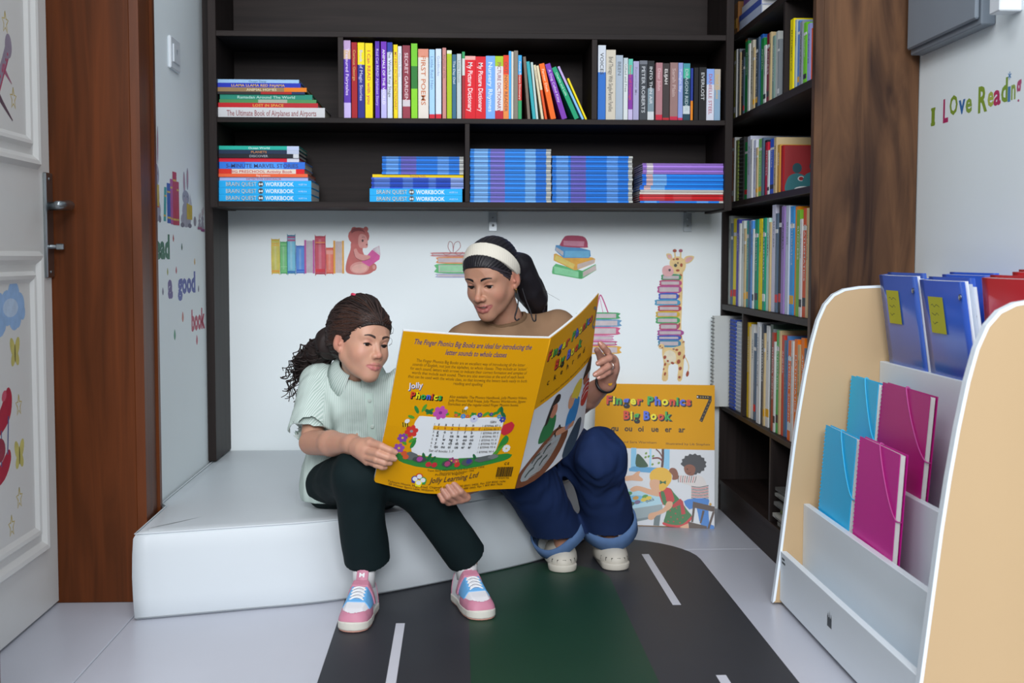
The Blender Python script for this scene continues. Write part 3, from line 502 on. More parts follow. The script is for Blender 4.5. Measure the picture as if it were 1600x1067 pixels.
# ---- books in the right-hand bookcase: spines face the room
def spiral(t, w, h, col):
    mb = MB(); n = int(h / .012)
    for k in range(n):
        z = .008 + k * (h - .016) / (n - 1); mb.tube([(w / 2 + (w / 2 + .002) * math.cos(a), .002 + .006 * math.sin(a) - .002, z + .0015 * math.sin(a / 2)) for a in [2 * math.pi * q / 8 for q in range(8)]], .0011, M(col, .35, 0), 4, closed=True)
    mb.build('wire_binding', t)
def rrow(rows, zs, gap, where, ymax=3.998, ymin=2.99, lean=0.0, titles=()):
    y = ymax; n = 0
    for j, (y0, w, h, c) in enumerate(rows):
        y = min(y, y0); h = min(h, gap - .008)
        if y0 - w > ymax - .01 or y - w < ymin: continue
        sp = c.startswith('SP'); face = c.startswith('FACE'); c = c[c.index('#'):]
        ws = [w] if (w < .034 or sp or face) else [w * .62, w * .38]
        for q, ww in enumerate(ws):
            ww -= .001; col = c if q == 0 else ('#c6c8c6', '#8c9296', '#5b6a7a', '#b9a988')[(j * 3) % 4]; hh = h - (0 if q == 0 else .012 * (j % 3))
            n += 1; t = thing('spiral_notebook' if sp else 'book', f'{cname(col)} {"wire-bound book" if sp else "book"}, {ORD[n]} from the far end of the {where}', 'notebook' if sp else 'book', (RX0 + .012 + (j * 5 % 4) * .003, y, zs + .0003), (0, 0, R(-90)), 'books on the ' + where)
            if lean: t.rotation_euler = (R(0), 0, R(-90)); t.rotation_euler = (Matrix.Rotation(R(-90), 3, 'Z') @ Matrix.Rotation(lean, 3, 'Y')).to_euler()
            band = [(.16, col), (.2, '#d2d3d2'), (.82, col), (.9, ('#d0d2d2', '#2c2f36', '#c49a3a', '#b4383a')[(j + q) % 4]), (1, col)] if (j + q) % 3 == 0 and not face else [(1, col)]
            mb, pg = bookmesh(ww, hh, .16 + .02 * (j % 3), band, hard=False); mb.build('cover', t); pg.build('pages', t)
            if sp: spiral(t, ww, hh, '#3a3c40' if n != 2 else '#c9cdd2')
            elif ww > .014 and (j + q) % 4 != 3:
                rr, gg, bb = hx(col); tcol = '#d9dadb' if (rr + gg + bb) / 3 < .55 else '#2f3338'
                ti = titles[(j * 2 + q) % len(titles)] if titles else ''
                if ti: spine_text(ww, hh, ti, tcol, z0=.15, z1=.85, frac=.45 if ww < .03 else .3).build('spine_title', t)
            if face:
                A_ = Art(lambda u, v, k: (ww + .0002 + k, u * .19, v * hh)); mt = M('#2f6a70', .5); mt2 = M('#24474f', .5)
                A_.grid(0.02, .01, .99, .99, M('#8c2226', .5), 1, 1)
                for cx, cz, s_ in ((.2, .52, .9), (.45, .56, 1.0), (.72, .6, 1.1)):
                    A_.blob([(cx - .17 * s_, .02), (cx - .15 * s_, cz - .22), (cx - .05, cz - .12), (cx + .05, cz - .12), (cx + .15 * s_, cz - .22), (cx + .17 * s_, .02)], mt); A_.ell(cx, cz, .075 * s_, .12 * s_, mt2)
                    A_.ell(cx + .06, .3, .05, .055, M('#b9bdbd', .5)); A_.ell(cx + .06, .3, .035, .04, M('#8c2226', .5))
                A_.ell(.75, .85, .16, .1, M('#2f5a78', .5)); A_.text('SPY', .66, .82, .09, m=M('#9fb3bd', .5, 0)); A_.ell(.3, .07, .14, .07, M('#c9cccb', .5))
                A_.build('cover_print', t)
            y -= ww + .001
TT = ['DICTIONARY', 'Stories', 'PHYSICAL SCIENCE', 'Atlas', 'MATHEMATICS', 'World of Words', 'ANIMAL', 'Grammar', 'SUCCESS', 'Adventures']
rrow(R1, 1.251, .237, 'second shelf, right bookcase', ymin=3.29, titles=TT)
rrow(R1B, 1.251, .237, 'near half, second shelf, right bookcase', ymax=3.262, lean=0.0, titles=TT[3:])
rrow(R2, .995, .236, 'third shelf, right bookcase', titles=TT[1:])
rrow(R3, .672, .306, 'fourth shelf, right bookcase', ymin=2.99, titles=TT[4:])
rrow(R4, .345, .309, 'fifth shelf corner, right bookcase', ymax=3.938, ymin=3.718)
rrow(R4B, .345, .309, 'fifth shelf, right bookcase', ymax=3.695, titles=TT[2:])
# flat books on the top shelf of the right bookcase
z = 1.5083
for i, (y0, y1, th, c) in enumerate([(3.83, 3.55, .03, '#a9b3c9'), (3.84, 3.56, .018, '#3b4f9a'), (3.80, 3.5, .02, '#b7bccb'), (3.78, 3.52, .03, '#6a4a86'), (3.77, 3.5, .022, '#c9ccd2')]):
    t = thing('book', f'{cname(c)} book lying flat, {ORD[i + 1]} from the bottom, top shelf, right bookcase', 'book', (RX0 + .008, y1, z), (0, 0, 0), 'flat books on the top shelf')
    MB().box((0, 0, 0), (.2, y0 - y1, .0018), M(c)).box((0, 0, th - .0024), (.2, y0 - y1, th - .0006), M(c)).box((0, 0, 0.0018), (.002, y0 - y1, th - .0024), M(c)).build('cover', t)
    MB().box((.002, .003, .0018), (.195, y0 - y1 - .003, th - .0024), m_pagew).build('pages', t); z += th
t = thing('carton', 'brown and yellow carton in the far corner of the top right shelf', 'box', (RX0 + .01, 3.865, 1.5083)); MB().box((0, 0, 0), (.19, .12, .1), M('#8a5a28', .6), .002).build('box_body', t); MB().box((-.001, .01, .02), (0, .11, .05), M('#b98a2f', .6)).build('printed_band', t)
# old newspapers on the floor of the bookcase
z = .1003
for i in range(9):
    t = thing('newspaper', f'folded old newspaper, {ORD[i + 1]} from the bottom of the pile in the bookcase base', 'newspaper', (RX0 + .012 + .012 * math.sin(i * 2.3), 3.0 + .01 * math.sin(i * 1.7), z), (0, 0, R(2.0 * math.sin(i * 3.1))), 'newspapers in the bookcase base')
    w_, d_ = .2, .3 + .015 * math.sin(i); N = 8; vs = []; th = .009
    for s_ in (0, 1):
        for a in range(N + 1):
            for b in (0, 1): vs.append((b * w_, a / N * d_, s_ * th + .002 * math.sin(a * 1.1 + i * 2) * (s_) + .0))
    fs = [(a * 2, a * 2 + 2, a * 2 + 3, a * 2 + 1) for a in range(N)]; o = 2 * (N + 1); fs += [(o + a * 2, o + a * 2 + 1, o + a * 2 + 3, o + a * 2 + 2) for a in range(N)]
    fs += [(a * 2, o + a * 2, o + a * 2 + 2, a * 2 + 2) for a in range(N)] + [(a * 2 + 1, a * 2 + 3, o + a * 2 + 3, o + a * 2 + 1) for a in range(N)] + [(0, 1, o + 1, o), (2 * N, o + 2 * N, o + 2 * N + 1, 2 * N + 1)]
    c = ['#8b8a83', '#6f6e6a', '#9a9890', '#7c8a52', '#85837c', '#5f5e5b', '#93918a', '#77766f', '#4c4a46'][i]
    MB().add(vs, fs, M(c, .8, .25, 60)).build('folded_sheets', t); MB().box((-.0006, .02, .002), (.0, d_ - .03, .004), M('#4a4a48', .8)).build('fold_line', t); z += th + .0025

# wire-bound pad that sticks out past the shelf edge in the corner
t = thing('spiral_notebook', 'white wire-bound pad sticking out of the right bookcase corner', 'notebook', (RX0 - .035, 3.975, .3453), (0, 0, R(-90)), 'books on the fifth shelf corner, right bookcase')
mb, pg = bookmesh(.03, .29, .2, [(1, '#b9bcb8')], hard=False); mb.build('cover', t); pg.build('pages', t); spiral(t, .03, .29, '#222326')
# ------------------------------------------------------------------ floor mat with a road
matm = MB(); m_road = M('#2a2c32', .5, .10, 9, name='dark_grey_vinyl_road'); m_green = M('#103726', .5, .08, 9, name='green_vinyl'); m_dash = M('#c3c5ce', .45, .03, name='white_road_marking')
def rr(x0, x1, y0, y1, r, n=10):
    return [(x0, y0), (x1, y0)] + [(x1 - r + r * math.cos(a), y1 - r + r * math.sin(a)) for a in [math.pi / 2 * i / n for i in range(n + 1)]] + [(x0 + r - r * math.sin(a), y1 - r + r * math.cos(a)) for a in [math.pi / 2 * i / n for i in range(n + 1)]]
rm = thing('road_play_mat', 'dark vinyl floor mat printed as a road with green middle, under their shoes', 'floor mat', (0, 0, 0))
MB().prism(rr(-0.275, 0.656, 0.5, 3.6, .27), 0.0002, .0014, m_road, 'XY').build('road_surface', rm)
MB().prism(rr(0.021, 0.385, 0.5, 3.30, .17), .0012, .0018, m_green, 'XY').build('green_strip', rm)
for x, y0, y1 in ((.503, 2.885, 3.39), (.503, 1.9, 2.386), (.503, .9, 1.4), (-.143, 2.25, 2.757), (-.143, 1.25, 1.75)):
    MB().box((x, y0, .0014), (x + .02, y1, .0019), m_dash).build('lane_dash', rm)

# ------------------------------------------------------------------ white quarter-round floor bench
m_vinyl = M('#c3cace', .42, .02, 6, spec=.35, bump=.05, name='white_soft_vinyl'); m_seam = M('#8d9498', .6, .05, name='vinyl_seam')
arc = smooth2([(-.733, 2.80), (-.5, 2.872), (-.288, 2.945), (-.03, 3.115), (.229, 3.338), (.36, 3.56), (.43, 3.80), (.45, 4.012)], 5, False)
outl = arc + [(-.757, 4.012), (-.757, 3.16), (-.737, 3.12)]
bench = thing('floor_bench', 'low white vinyl quarter-round seat block under both readers', 'bench', (0, 0, .002))
cx, cy = -.25, 3.5
def inset(P, d):
    n = len(P); out = []
    for i in range(n):
        a, b, c = Vector(P[i - 1]), Vector(P[i]), Vector(P[(i + 1) % n])
        e1 = (b - a).normalized(); e2 = (c - b).normalized(); n1 = Vector((-e1.y, e1.x)); n2 = Vector((-e2.y, e2.x)); k = (n1 + n2); k = k / max(.35, k.dot(n1)) if k.length > 1e-6 else n1
        out.append(tuple(b + k * d))
    return out
rings = [(0.0, .004), (.006, .0), (.05, -.002), (.10, -.003), (.15, -.002), (.186, .0), (.194, .004), (.198, .012), (.1995, .04)]
mb = MB(); vs = []; n = len(outl)
for z, d in rings: vs += [(x, y, z) for x, y in inset(outl, d)]
for s_ in (.75, .45): vs += [(cx + (x - cx) * s_, cy + (y - cy) * s_, .2) for x, y in outl]
nr = len(rings) + 2
fs = [(r * n + i, r * n + (i + 1) % n, (r + 1) * n + (i + 1) % n, (r + 1) * n + i) for r in range(nr - 1) for i in range(n)] + [tuple((nr - 1) * n + i for i in range(n)), tuple(range(n - 1, -1, -1))]
mb.add(vs, fs, m_vinyl).build('cushion_body', bench, True)
MB().tube([(x, y, .196) for x, y in inset(outl, .0035)], .0022, m_vinyl, 6, closed=True).build('top_piping', bench, True)
MB().tube([(x, y, .004) for x, y in inset(outl, .0008)], .0016, m_seam, 5, closed=True).build('bottom_seam', bench, True)

# ------------------------------------------------------------------ book display stand
m_beige = M('#b59a75', .5, .02, 4, name='beige_laminate'); m_lam = M('#c4ccd2', .4, .02, 6, name='white_laminate', gain=.7)
st = thing('display_stand', 'white tiered book display stand with beige rounded side panels', 'display stand', (0.9, 2.44, 0))
prof = [(.742, .006), (.745, .03), (.757, .128), (.7705, .25), (.784, .375), (.795, .46), (.808, .545), (.822, .62), (.836, .675), (.852, .712), (.872, .735), (.898, .748), (.935, .754), (.985, .756), (1.085, .756), (1.085, .006)]
for y0 in (2.88, 1.98):
    pn = MB().prism([(x - .9, z) for x, z in prof], y0 - 2.44 + .0006, y0 + .018 - 2.44 - .0006, m_beige, 'XZ').build('side_panel', st)
    mb = MB(); N = len(prof); ip = inset(prof, -.0045); ia = inset(prof, .0012)
    vs = [(x - .9, y0 - 2.44, z) for x, z in ip] + [(x - .9, y0 - 2.44, z) for x, z in ia] + [(x - .9, y0 + .018 - 2.44, z) for x, z in ia] + [(x - .9, y0 + .018 - 2.44, z) for x, z in ip]
    mb.add(vs, [(r * N + i, r * N + i + 1, (r + 1) * N + i + 1, (r + 1) * N + i) for r in range(3) for i in range(N - 1)], m_lam); mb.build('edge_band', pn)
def sb(name, lo, hi, c=.001): return boxpart(name, (lo[0] - .9, lo[1] - 2.44, lo[2]), (hi[0] - .9, hi[1] - 2.44, hi[2]), m_lam, st, c)
Ya, Yb = 1.9985, 2.8795
sb('tier_board', (.757, Ya, .012), (.772, Yb, .130)); sb('tier_board', (.810, Ya, .06), (.825, Yb, .243)); sb('tier_board', (.885, Ya, .16), (.90, Yb, .352)); sb('tier_board', (.985, Ya, .30), (1.0, Yb, .58))
sb('tier_floor', (.772, Ya, .05), (.81, Yb, .062)); sb('tier_floor', (.825, Ya, .118), (.885, Yb, .13)); sb('tier_floor', (.90, Ya, .232), (.985, Yb, .244)); sb('tier_floor', (1.0, Ya, .44), (1.07, Yb, .452)); sb('back_board', (1.068, Ya, .02), (1.083, Yb, .74))
for y in (2.05, 2.45, 2.84): MB().lathe([(.012, 0.0), (.014, .003), (.014, .012)], (.80 - .9, y - 2.44, 0), M('#1a1a1c', .6), 10).build('foot', st)
A_ = Art(lambda u, v, k: (.757 - .9 - k - .0001, 2.5 - 2.44 - u, .065 + v)); md = M('#41484d', .5, 0)
A_.shape([(0, 0), (.03, 0), (.03, .02), (.026, .03), (.023, .02), (.019, .02), (.016, .036), (.013, .02), (.009, .02), (.006, .03), (.0, .02)], md); A_.build('castle_logo', st)
A_ = Art(lambda u, v, k: (.757 - .9 - k - .0001, 2.865 - 2.44 - u, .105 + v)); A_.rect(0, 0, .03, .005, md); A_.rect(0, .009, .024, .014, md); A_.build('maker_label', st)

# spiral notebooks with elastic band in the tiers
def notebook(label, xb, zb, xt, zt, yl, yr, col, band, grp):
    """leaning notebook; yl far edge (wire side), yr near edge"""
    t = thing('spiral_notebook', label, 'notebook', (xb, yl, zb), (0, 0, 0), grp)
    w = yl - yr; H_ = math.hypot(xt - xb, zt - zb); up = Vector((xt - xb, 0, zt - zb)) / H_; out = Vector((-up.z, 0, up.x)); rt = Vector((0, -1, 0))
    P = lambda u, v, k: tuple(rt * u + up * v + out * k)
    mc = M(vivid(col, 1.15), .4, .04, 12, spec=.2, name='notebook_plastic_' + col[1:], gain=.6); mw = m_pagew; th = .011
    def slab(u0, u1, v0, v1, k0, k1, m, mb=None, bow=0.0):
        mb = mb or MB(); N = 6; vs = []
        for k in (k0, k1):
            for i in range(N + 1):
                for v in (v0, v1): u = u0 + (u1 - u0) * i / N; vs.append(P(u, v, k + bow * (i / N) ** 2))
        o = 2 * (N + 1); fs = []
        for i in range(N): fs += [(2 * i, 2 * i + 2, 2 * i + 3, 2 * i + 1), (o + 2 * i, o + 2 * i + 1, o + 2 * i + 3, o + 2 * i + 2), (2 * i, o + 2 * i, o + 2 * i + 2, 2 * i + 2), (2 * i + 1, 2 * i + 3, o + 2 * i + 3, o + 2 * i + 1)]
        fs += [(0, 1, o + 1, o), (2 * N, o + 2 * N, o + 2 * N + 1, 2 * N + 1)]
        return mb.add(vs, fs, m)
    slab(0, w, 0, H_, th, th + .0012, mc, bow=.004).build('front_cover', t); slab(0, w, 0, H_, 0, .0012, mc).build('back_cover', t)
    slab(.006, w - .004, .004, H_ - .003, .0014, th - .0004, mw, bow=.0025).build('pages', t)
    mb = MB(); n = 34
    for i in range(n):
        v = .01 + i * (H_ - .02) / (n - 1); mb.tube([P(.003 + .0055 * math.cos(a), v, th * .5 + .0085 * math.sin(a)) for a in [2 * math.pi * q / 8 for q in range(8)]], .0011, mc, 4, closed=True)
    mb.build('wire_binding', t)
    for pts in ([(w * .52, H_ + .0015, .006), (w * .53, H_ + .001, th + .004), (w * .66, H_ - .05, th + .0045), (w * .86, H_ - .1, th + .006), (w + .0015, H_ - .125, th + .005), (w + .002, H_ - .13, .004)], [(w * .86, -.0, th + .005), (w + .0015, .03, th + .005), (w + .002, .033, .003)]):
        MB().tube([P(*q) for q in smooth3(pts, 4)], .0015, M(band, .5), 5).build('elastic_band', t, True)
G = 'spiral notebooks in the display stand'
notebook('magenta spiral notebook in the front tier of the display stand', .834, .131, .852, .447, 2.568, 2.318, '#9c1f74', '#b84a92', G)
notebook('turquoise spiral notebook in the front tier, left of the magenta one', .834, .131, .855, .437, 2.822, 2.588, '#1f93bd', '#3fb0d6', G)
notebook('magenta spiral notebook one tier higher, behind the front pair', .905, .245, .928, .552, 2.655, 2.372, '#8e1b62', '#b84a92', G)
notebook('turquoise spiral notebook one tier higher, by the far side panel', .906, .245, .925, .547, 2.862, 2.662, '#2397c4', '#3fb0d6', G)

def plastic(col, name):
    return M(col, .22, .08, 8, spec=.6, name=name)
def folder(label, col, xb, zb, xt, zt, yl, yr, note, th=.02, fan=.012):
    t = thing('document_folder', label, 'folder', (xb, yl, zb), (0, 0, 0), 'plastic folders in the top tier')
    w = yl - yr; H_ = math.hypot(xt - xb, zt - zb); up = Vector((xt - xb, 0, zt - zb)) / H_; out = Vector((-up.z, 0, up.x)); rt = Vector((0, -1, 0))
    P = lambda u, v, k: tuple(rt * u + up * v + out * k)
    mc = plastic(col, 'folder_plastic_' + col[1:]); mb = MB(); N = 8
    def sheet(k, m, u0, u1, v1, nm, par, bow=0.0, t_=.001):
        mb = MB(); vs = []
        for kk in (k, k + t_):
            for i in range(N + 1):
                for v in (0, v1): u = u0 + (u1 - u0) * i / N; f = i / N; vs.append(P(u, v, kk + bow * math.sin(math.pi * f) * (v / v1)))
        o = 2 * (N + 1); fs = []
        for i in range(N): fs += [(2 * i, 2 * i + 2, 2 * i + 3, 2 * i + 1), (o + 2 * i, o + 2 * i + 1, o + 2 * i + 3, o + 2 * i + 2), (2 * i, o + 2 * i, o + 2 * i + 2, 2 * i + 2), (2 * i + 1, 2 * i + 3, o + 2 * i + 3, o + 2 * i + 1)]
        fs += [(0, 1, o + 1, o), (2 * N, o + 2 * N, o + 2 * N + 1, 2 * N + 1)]
        return mb.add(vs, fs, m).build(nm, par, True)
    sheet(th, mc, 0, w, H_, 'front_cover', t, .004); sheet(0, mc, 0, w, H_ + .004, 'back_cover', t, .002)
    MB().add([P(0, v, k) for k in (0, th + .001) for v in (0, H_)] + [P(-.001, v, k) for k in (0, th + .001) for v in (0, H_)], [(0, 1, 3, 2), (4, 6, 7, 5), (0, 4, 5, 1), (2, 3, 7, 6), (0, 2, 6, 4), (1, 5, 7, 3)], mc).build('spine', t)
    for i, kk in enumerate((th * .3, th * .5, th * .72)): sheet(kk, M(('#c6ccd6', '#aab4c4', '#cfd4da')[i], .5), .004, w + .018 - i * .008, H_ - .012 + .006 * i, 'punched_sleeve', t, .002, .002)
    mb = MB()
    for i in range(4): mb.lathe([(.004, 0), (.0035, .0012)], P(w + .006, H_ * (.25 + .18 * i), th * .3 + .0045), M('#39404c', .5), 8, 'X')
    mb.build('punch_holes', t)
    MB().lathe([(.006, 0), (.006, -.002), (.003, -.003)], P(w * .9, H_ - .03, th + .003), m_steel, 10, 'X').build('snap_button', t)
    if note:
        A_ = Art(lambda u, v, k: P(u, v, th + .0058 + k)); A_.grid(w * .2, H_ - .108, w * .2 + .078, H_ - .033, M('#b9b825', .6, .03), 3, 3); mk = M('#4f5a2c', .6, 0)
        for q in range(3): A_.stroke([(w * .2 + .012 + .009 * i, H_ - .051 - .018 * q + .0028 * math.sin(i * 2.3 + q)) for i in range(6 - q)], .0016, mk, 3)
        A_.build('sticky_note', t)
    return t
folder('blue plastic folder with yellow note, nearest the far side panel of the stand', '#3a5cb0', 1.033, .454, .985, .785, 2.835, 2.60, True)
folder('blue plastic folder with yellow note, right of the first noted folder', '#2f55b4', 1.033, .454, .983, .779, 2.578, 2.345, True)
folder('bright blue plastic folder without a note, behind the two noted folders', '#2459c8', 1.058, .454, 1.036, .788, 2.60, 2.36, False, .016)
folder('red plastic folder above the near side panel of the stand', '#b3232c', 1.034, .454, 1.0, .786, 2.315, 2.08, False, .016)
folder('bright red plastic folder at the back of the top tier', '#c41c26', 1.064, .454, 1.048, .796, 2.30, 2.06, False, .012)

# ------------------------------------------------------------------ electric panel and cable trunk on the right wall
m_grey = M('#7d8791', .4, .03, 8, name='grey_powder_coated_steel')
eb = thing('fuse_box', 'grey steel electric panel box high on the right wall', 'electric box', (1.095, 2.75, 1.298))
boxpart('box_body', (-.03, -.205, 0), (0, .195, .46), m_grey, eb, .002)
MB().box((-.041, -.2, .012), (-.031, .19, .448), m_grey, .003).build('door_panel', eb)
MB().cyl((-.036, .187, .075), (-.036, .187, .1), .0035, .0035, m_steel, 10).build('hinge', eb)
MB().box((-.046, -.17, .2), (-.041, -.15, .23), m_steel, .001).build('lock', eb)
ct = boxpart('cable_trunk', (1.05, 2.425, 1.302), (1.0955, 2.472, 1.76), m_white, None, .002); tag(ct, 'white square cable trunk beside the grey electric box', 'cable trunk')
# ------------------------------------------------------------------ wall stickers (flat vinyl prints)
def WC(h, var=.22): return M(h, .5, var, 45, name='watercolour_' + h[1:])
def sticker(name, label, A_):
    o = A_.build(name); return tag(o, label, 'sticker', 'wall stickers')
def wallmap(u, v, k): return (-.603 + (u - 423) * .002051, WALL_Y - .0002 - k, .762 - (v - 430) * .002051)   # sticker drawing units, y down
def spine2(A_, x0, x1, y0, y1, c, edge, bands=()):
    A_.blob([(x0, y1), (x0, y0 + 2), (x0 + 1.5, y0), (x1 - 1.5, y0), (x1, y0 + 2), (x1, y1), (x1 - 2, y1 + 1.2), (x0 + 2, y1 + 1.2)], WC(edge), 2)
    A_.rect(x0 + 1, y0 + 2, x1 - 1, y1 - .5, WC(c))
    A_.rect(x0 + (x1 - x0) * .35, y0 + 5, x0 + (x1 - x0) * .6, y1 - 5, WC('#' + ''.join('%02x' % int(min(255, 255 * v * .75 + 55)) for v in hx(c))))
    for by, bc, bh in bands: A_.rect(x0 + .6, by, x1 - .6, by + bh, WC(bc))
A_ = Art(wallmap)
spine2(A_, 424.5, 437.5, 374, 426, '#c4bd58', '#c9a92e', ((380, '#d9a83a', 1.4), (383, '#d9a83a', 1.2), (422, '#d99a3a', 3)))
spine2(A_, 438, 449, 378, 426, '#6fbb78', '#3f9a55', ((384, '#4a9a5c', 1), (416, '#8fd09a', 1)))
spine2(A_, 449, 462, 367.5, 426, '#6fb6cf', '#2f7f9e', ((369.5, '#a5527f', 3), (374, '#a5527f', 3), (423, '#2f6fb0', 3)))
spine2(A_, 462.5, 476, 384, 425.5, '#4f86cf', '#2f62b4', ((421, '#2a5ac0', 2),))
A_.rect(476.5, 376, 490, 426, WC('#b9aeb6')); A_.rect(475.5, 375, 478.5, 427, WC('#b04f96')); A_.rect(488.5, 375, 491.5, 427, WC('#b04f96'))
for x in (481, 484, 486.5): A_.rect(x, 378, x + .5, 425, WC('#98909a'))
spine2(A_, 492, 508.5, 369, 427, '#c04a5c', '#a8253f', ((378, '#d98a4a', 1.6), (381, '#9c2038', 1), (420, '#c82a3a', 5)))
spine2(A_, 509, 520.5, 387, 426, '#d8705c', '#c2452f', ((391, '#e0958a', 6),))
A_.rect(521, 377, 537, 426, WC('#c4b5b3')); A_.rect(520.5, 376, 523.5, 427, WC('#d99a35')); A_.rect(534, 376, 537, 427, WC('#d9a045'))
for x in (526, 529, 531.5): A_.rect(x, 378, x + .5, 425, WC('#a39a9c'))
sticker('book_row_sticker', 'sticker of a row of colourful books beside the pink bear', A_)
A_ = Art(wallmap); bp, bd, bl = WC('#b9605c'), WC('#8a3f42'), WC('#cf8f88')
A_.blob([(540, 424), (541, 408), (547, 390), (549, 378), (566, 378), (566, 392), (572, 402), (583, 410), (585, 420), (574, 428), (552, 428.5)], bp)
A_.ell(560, 369, 16.5, 14, bp); A_.ell(553, 358.5, 4.5, 4, bp); A_.ell(571, 358, 3.8, 4, bp); A_.ell(553.5, 358.8, 2.4, 2.2, bl); A_.ell(559, 363, 11, 7, bd, .2); A_.ell(560, 371.5, 14, 11, bp); A_.blob([(559, 376), (562, 366), (571, 368), (574, 381), (569, 387), (561, 386)], bl)
A_.ell(570.5, 384, 3.6, 3.4, bl); A_.ell(572.5, 382, 1.5, 1.3, bd); A_.ell(566, 375.8, 1.5, 2.1, WC('#43282c')); A_.stroke([(565, 371), (567, 370), (569.5, 370.8)], .6, WC('#5a2c30'))
A_.ell(561, 418, 15, 9.5, bl, -.1); A_.ell(561, 419, 12, 7, WC('#dba59a'), -.1); A_.ell(583, 417, 4.6, 6, bp); A_.ell(583.5, 417, 2.4, 3.4, bl)
A_.shape([(564, 409), (581, 389.5), (593, 399), (592, 405), (576, 416)], WC('#c84d93')); A_.shape([(582, 389), (591.5, 384), (593.5, 398)], WC('#c9c6ca')); A_.stroke([(582, 389), (591.5, 384), (593.5, 398), (582, 389)], .6, WC('#b24a84'), 1)
A_.blob([(552, 392), (556, 388), (561, 396), (575, 399), (577, 403), (568, 407), (556, 403)], bl); A_.stroke([(552, 392), (555, 402), (566, 407), (577, 404)], .8, bd); A_.ell(575.5, 401, 2.6, 2.3, bl)
sticker('bear_sticker', 'sticker of a pink bear sitting and reading a pink book', A_)
def pile(A_, items, edge=.7):
    for x0, x1, y0, y1, c, side in items:
        m = WC(c); pg = WC('#bfb4b8')
        if side == 0: A_.blob([(x0, y0), (x1, y0), (x1 + 1, (y0 + y1) / 2), (x1, y1), (x0, y1), (x0 - 1.3, (y0 + y1) / 2)], m, 3); A_.rect(x0 + 2.2, y0 + 1.7, x1 + .6, y1 - 1.6, pg)
        else: A_.blob([(x0, y0), (x1, y0), (x1 + 1.3, (y0 + y1) / 2), (x1, y1), (x0, y1), (x0 - 1, (y0 + y1) / 2)], m, 3); A_.rect(x0 - .6, y0 + 1.7, x1 - 2.2, y1 - 1.6, pg)
A_ = Art(wallmap); pile(A_, [(683, 740, 427, 433, '#9aa0bd', 1), (682, 742, 412, 426, '#57ad6c', 0), (684, 738, 401, 411, '#d08a52', 1), (676, 742, 394, 400, '#b86a6a', 1)])
A_.rect(686, 414.5, 735, 423.5, WC('#8fc79c'))
for pts in ([(704, 395), (699, 386), (701, 377), (706, 380), (707, 393)], [(707, 393), (709, 380), (716, 377), (718, 386), (709, 395)], [(706, 394), (696, 398), (690, 394)], [(708, 394), (716, 398), (722, 393)]): A_.stroke(pts, .9, WC('#9a5a5c'))
sticker('ribbon_stack_sticker', 'sticker of a ribbon-tied book stack, left of the headband', A_)
A_ = Art(wallmap)   # four-book pile
A_.shape([(862, 423), (863.5, 416), (868, 411), (910, 422), (931, 411.5), (932, 421), (911, 434), (907, 435), (862.5, 427)], WC('#4fa86a')); A_.shape([(865, 415), (906, 424), (905, 433), (866, 426)], WC('#7cc493')); A_.shape([(911, 424), (930.5, 413), (932, 420.5), (911, 432)], WC('#b9aca8')); A_.shape([(904, 422), (910, 423), (909.5, 435), (904, 434)], WC('#3b9455'))
A_.shape([(865, 396), (868, 395), (880, 401), (925, 401), (930, 403.5), (929, 410), (901, 421), (897, 421), (864.5, 406)], WC('#cf9a35')); A_.shape([(867.5, 397), (898, 412), (896, 419), (866, 405)], WC('#ccb85c')); A_.shape([(902, 412), (929, 404), (928.5, 410), (902, 419.5)], WC('#b9aaa2'))
A_.shape([(868, 382), (890, 382), (922, 390), (923, 399), (920, 402), (880, 402), (866.5, 390)], WC('#3f86b8')); A_.shape([(883, 391), (921, 391), (920.5, 401), (882, 401)], WC('#5ea4c9')); A_.shape([(868.5, 385), (880, 392), (879.5, 399), (867.5, 390)], WC('#a9a7ad'))
A_.blob([(877, 384), (876.5, 377), (880, 371), (886, 367), (910, 368), (917, 375), (918, 383), (915, 386)], WC('#9c2f52'), 3); A_.shape([(880, 375), (913, 376), (912, 384), (880, 382.5)], WC('#b9788f'))
sticker('book_pile_sticker', 'sticker of four books piled up, right of the woman\'s head', A_)
A_ = Art(wallmap); pile(A_, [(905, 968, 541, 553, '#d2a13f', 1), (905, 962, 533, 540, '#b83f78', 0), (905, 957, 524, 532, '#c98ab0', 0), (905, 966, 511, 523, '#c65a80', 1), (905, 968, 499, 510, '#5f8fb4', 1), (905, 966, 488, 498, '#3f9a62', 1)])
A_.stroke([(932, 488), (937, 463), (941, 463), (951, 488)], 1.8, WC('#b83a7c'), 3); A_.stroke([(938, 465), (943, 488)], .8, WC('#c46a98'), 2)
sticker('gift_stack_sticker', 'sticker of stacked books with a pink ribbon loop, beside the raised hand', A_)
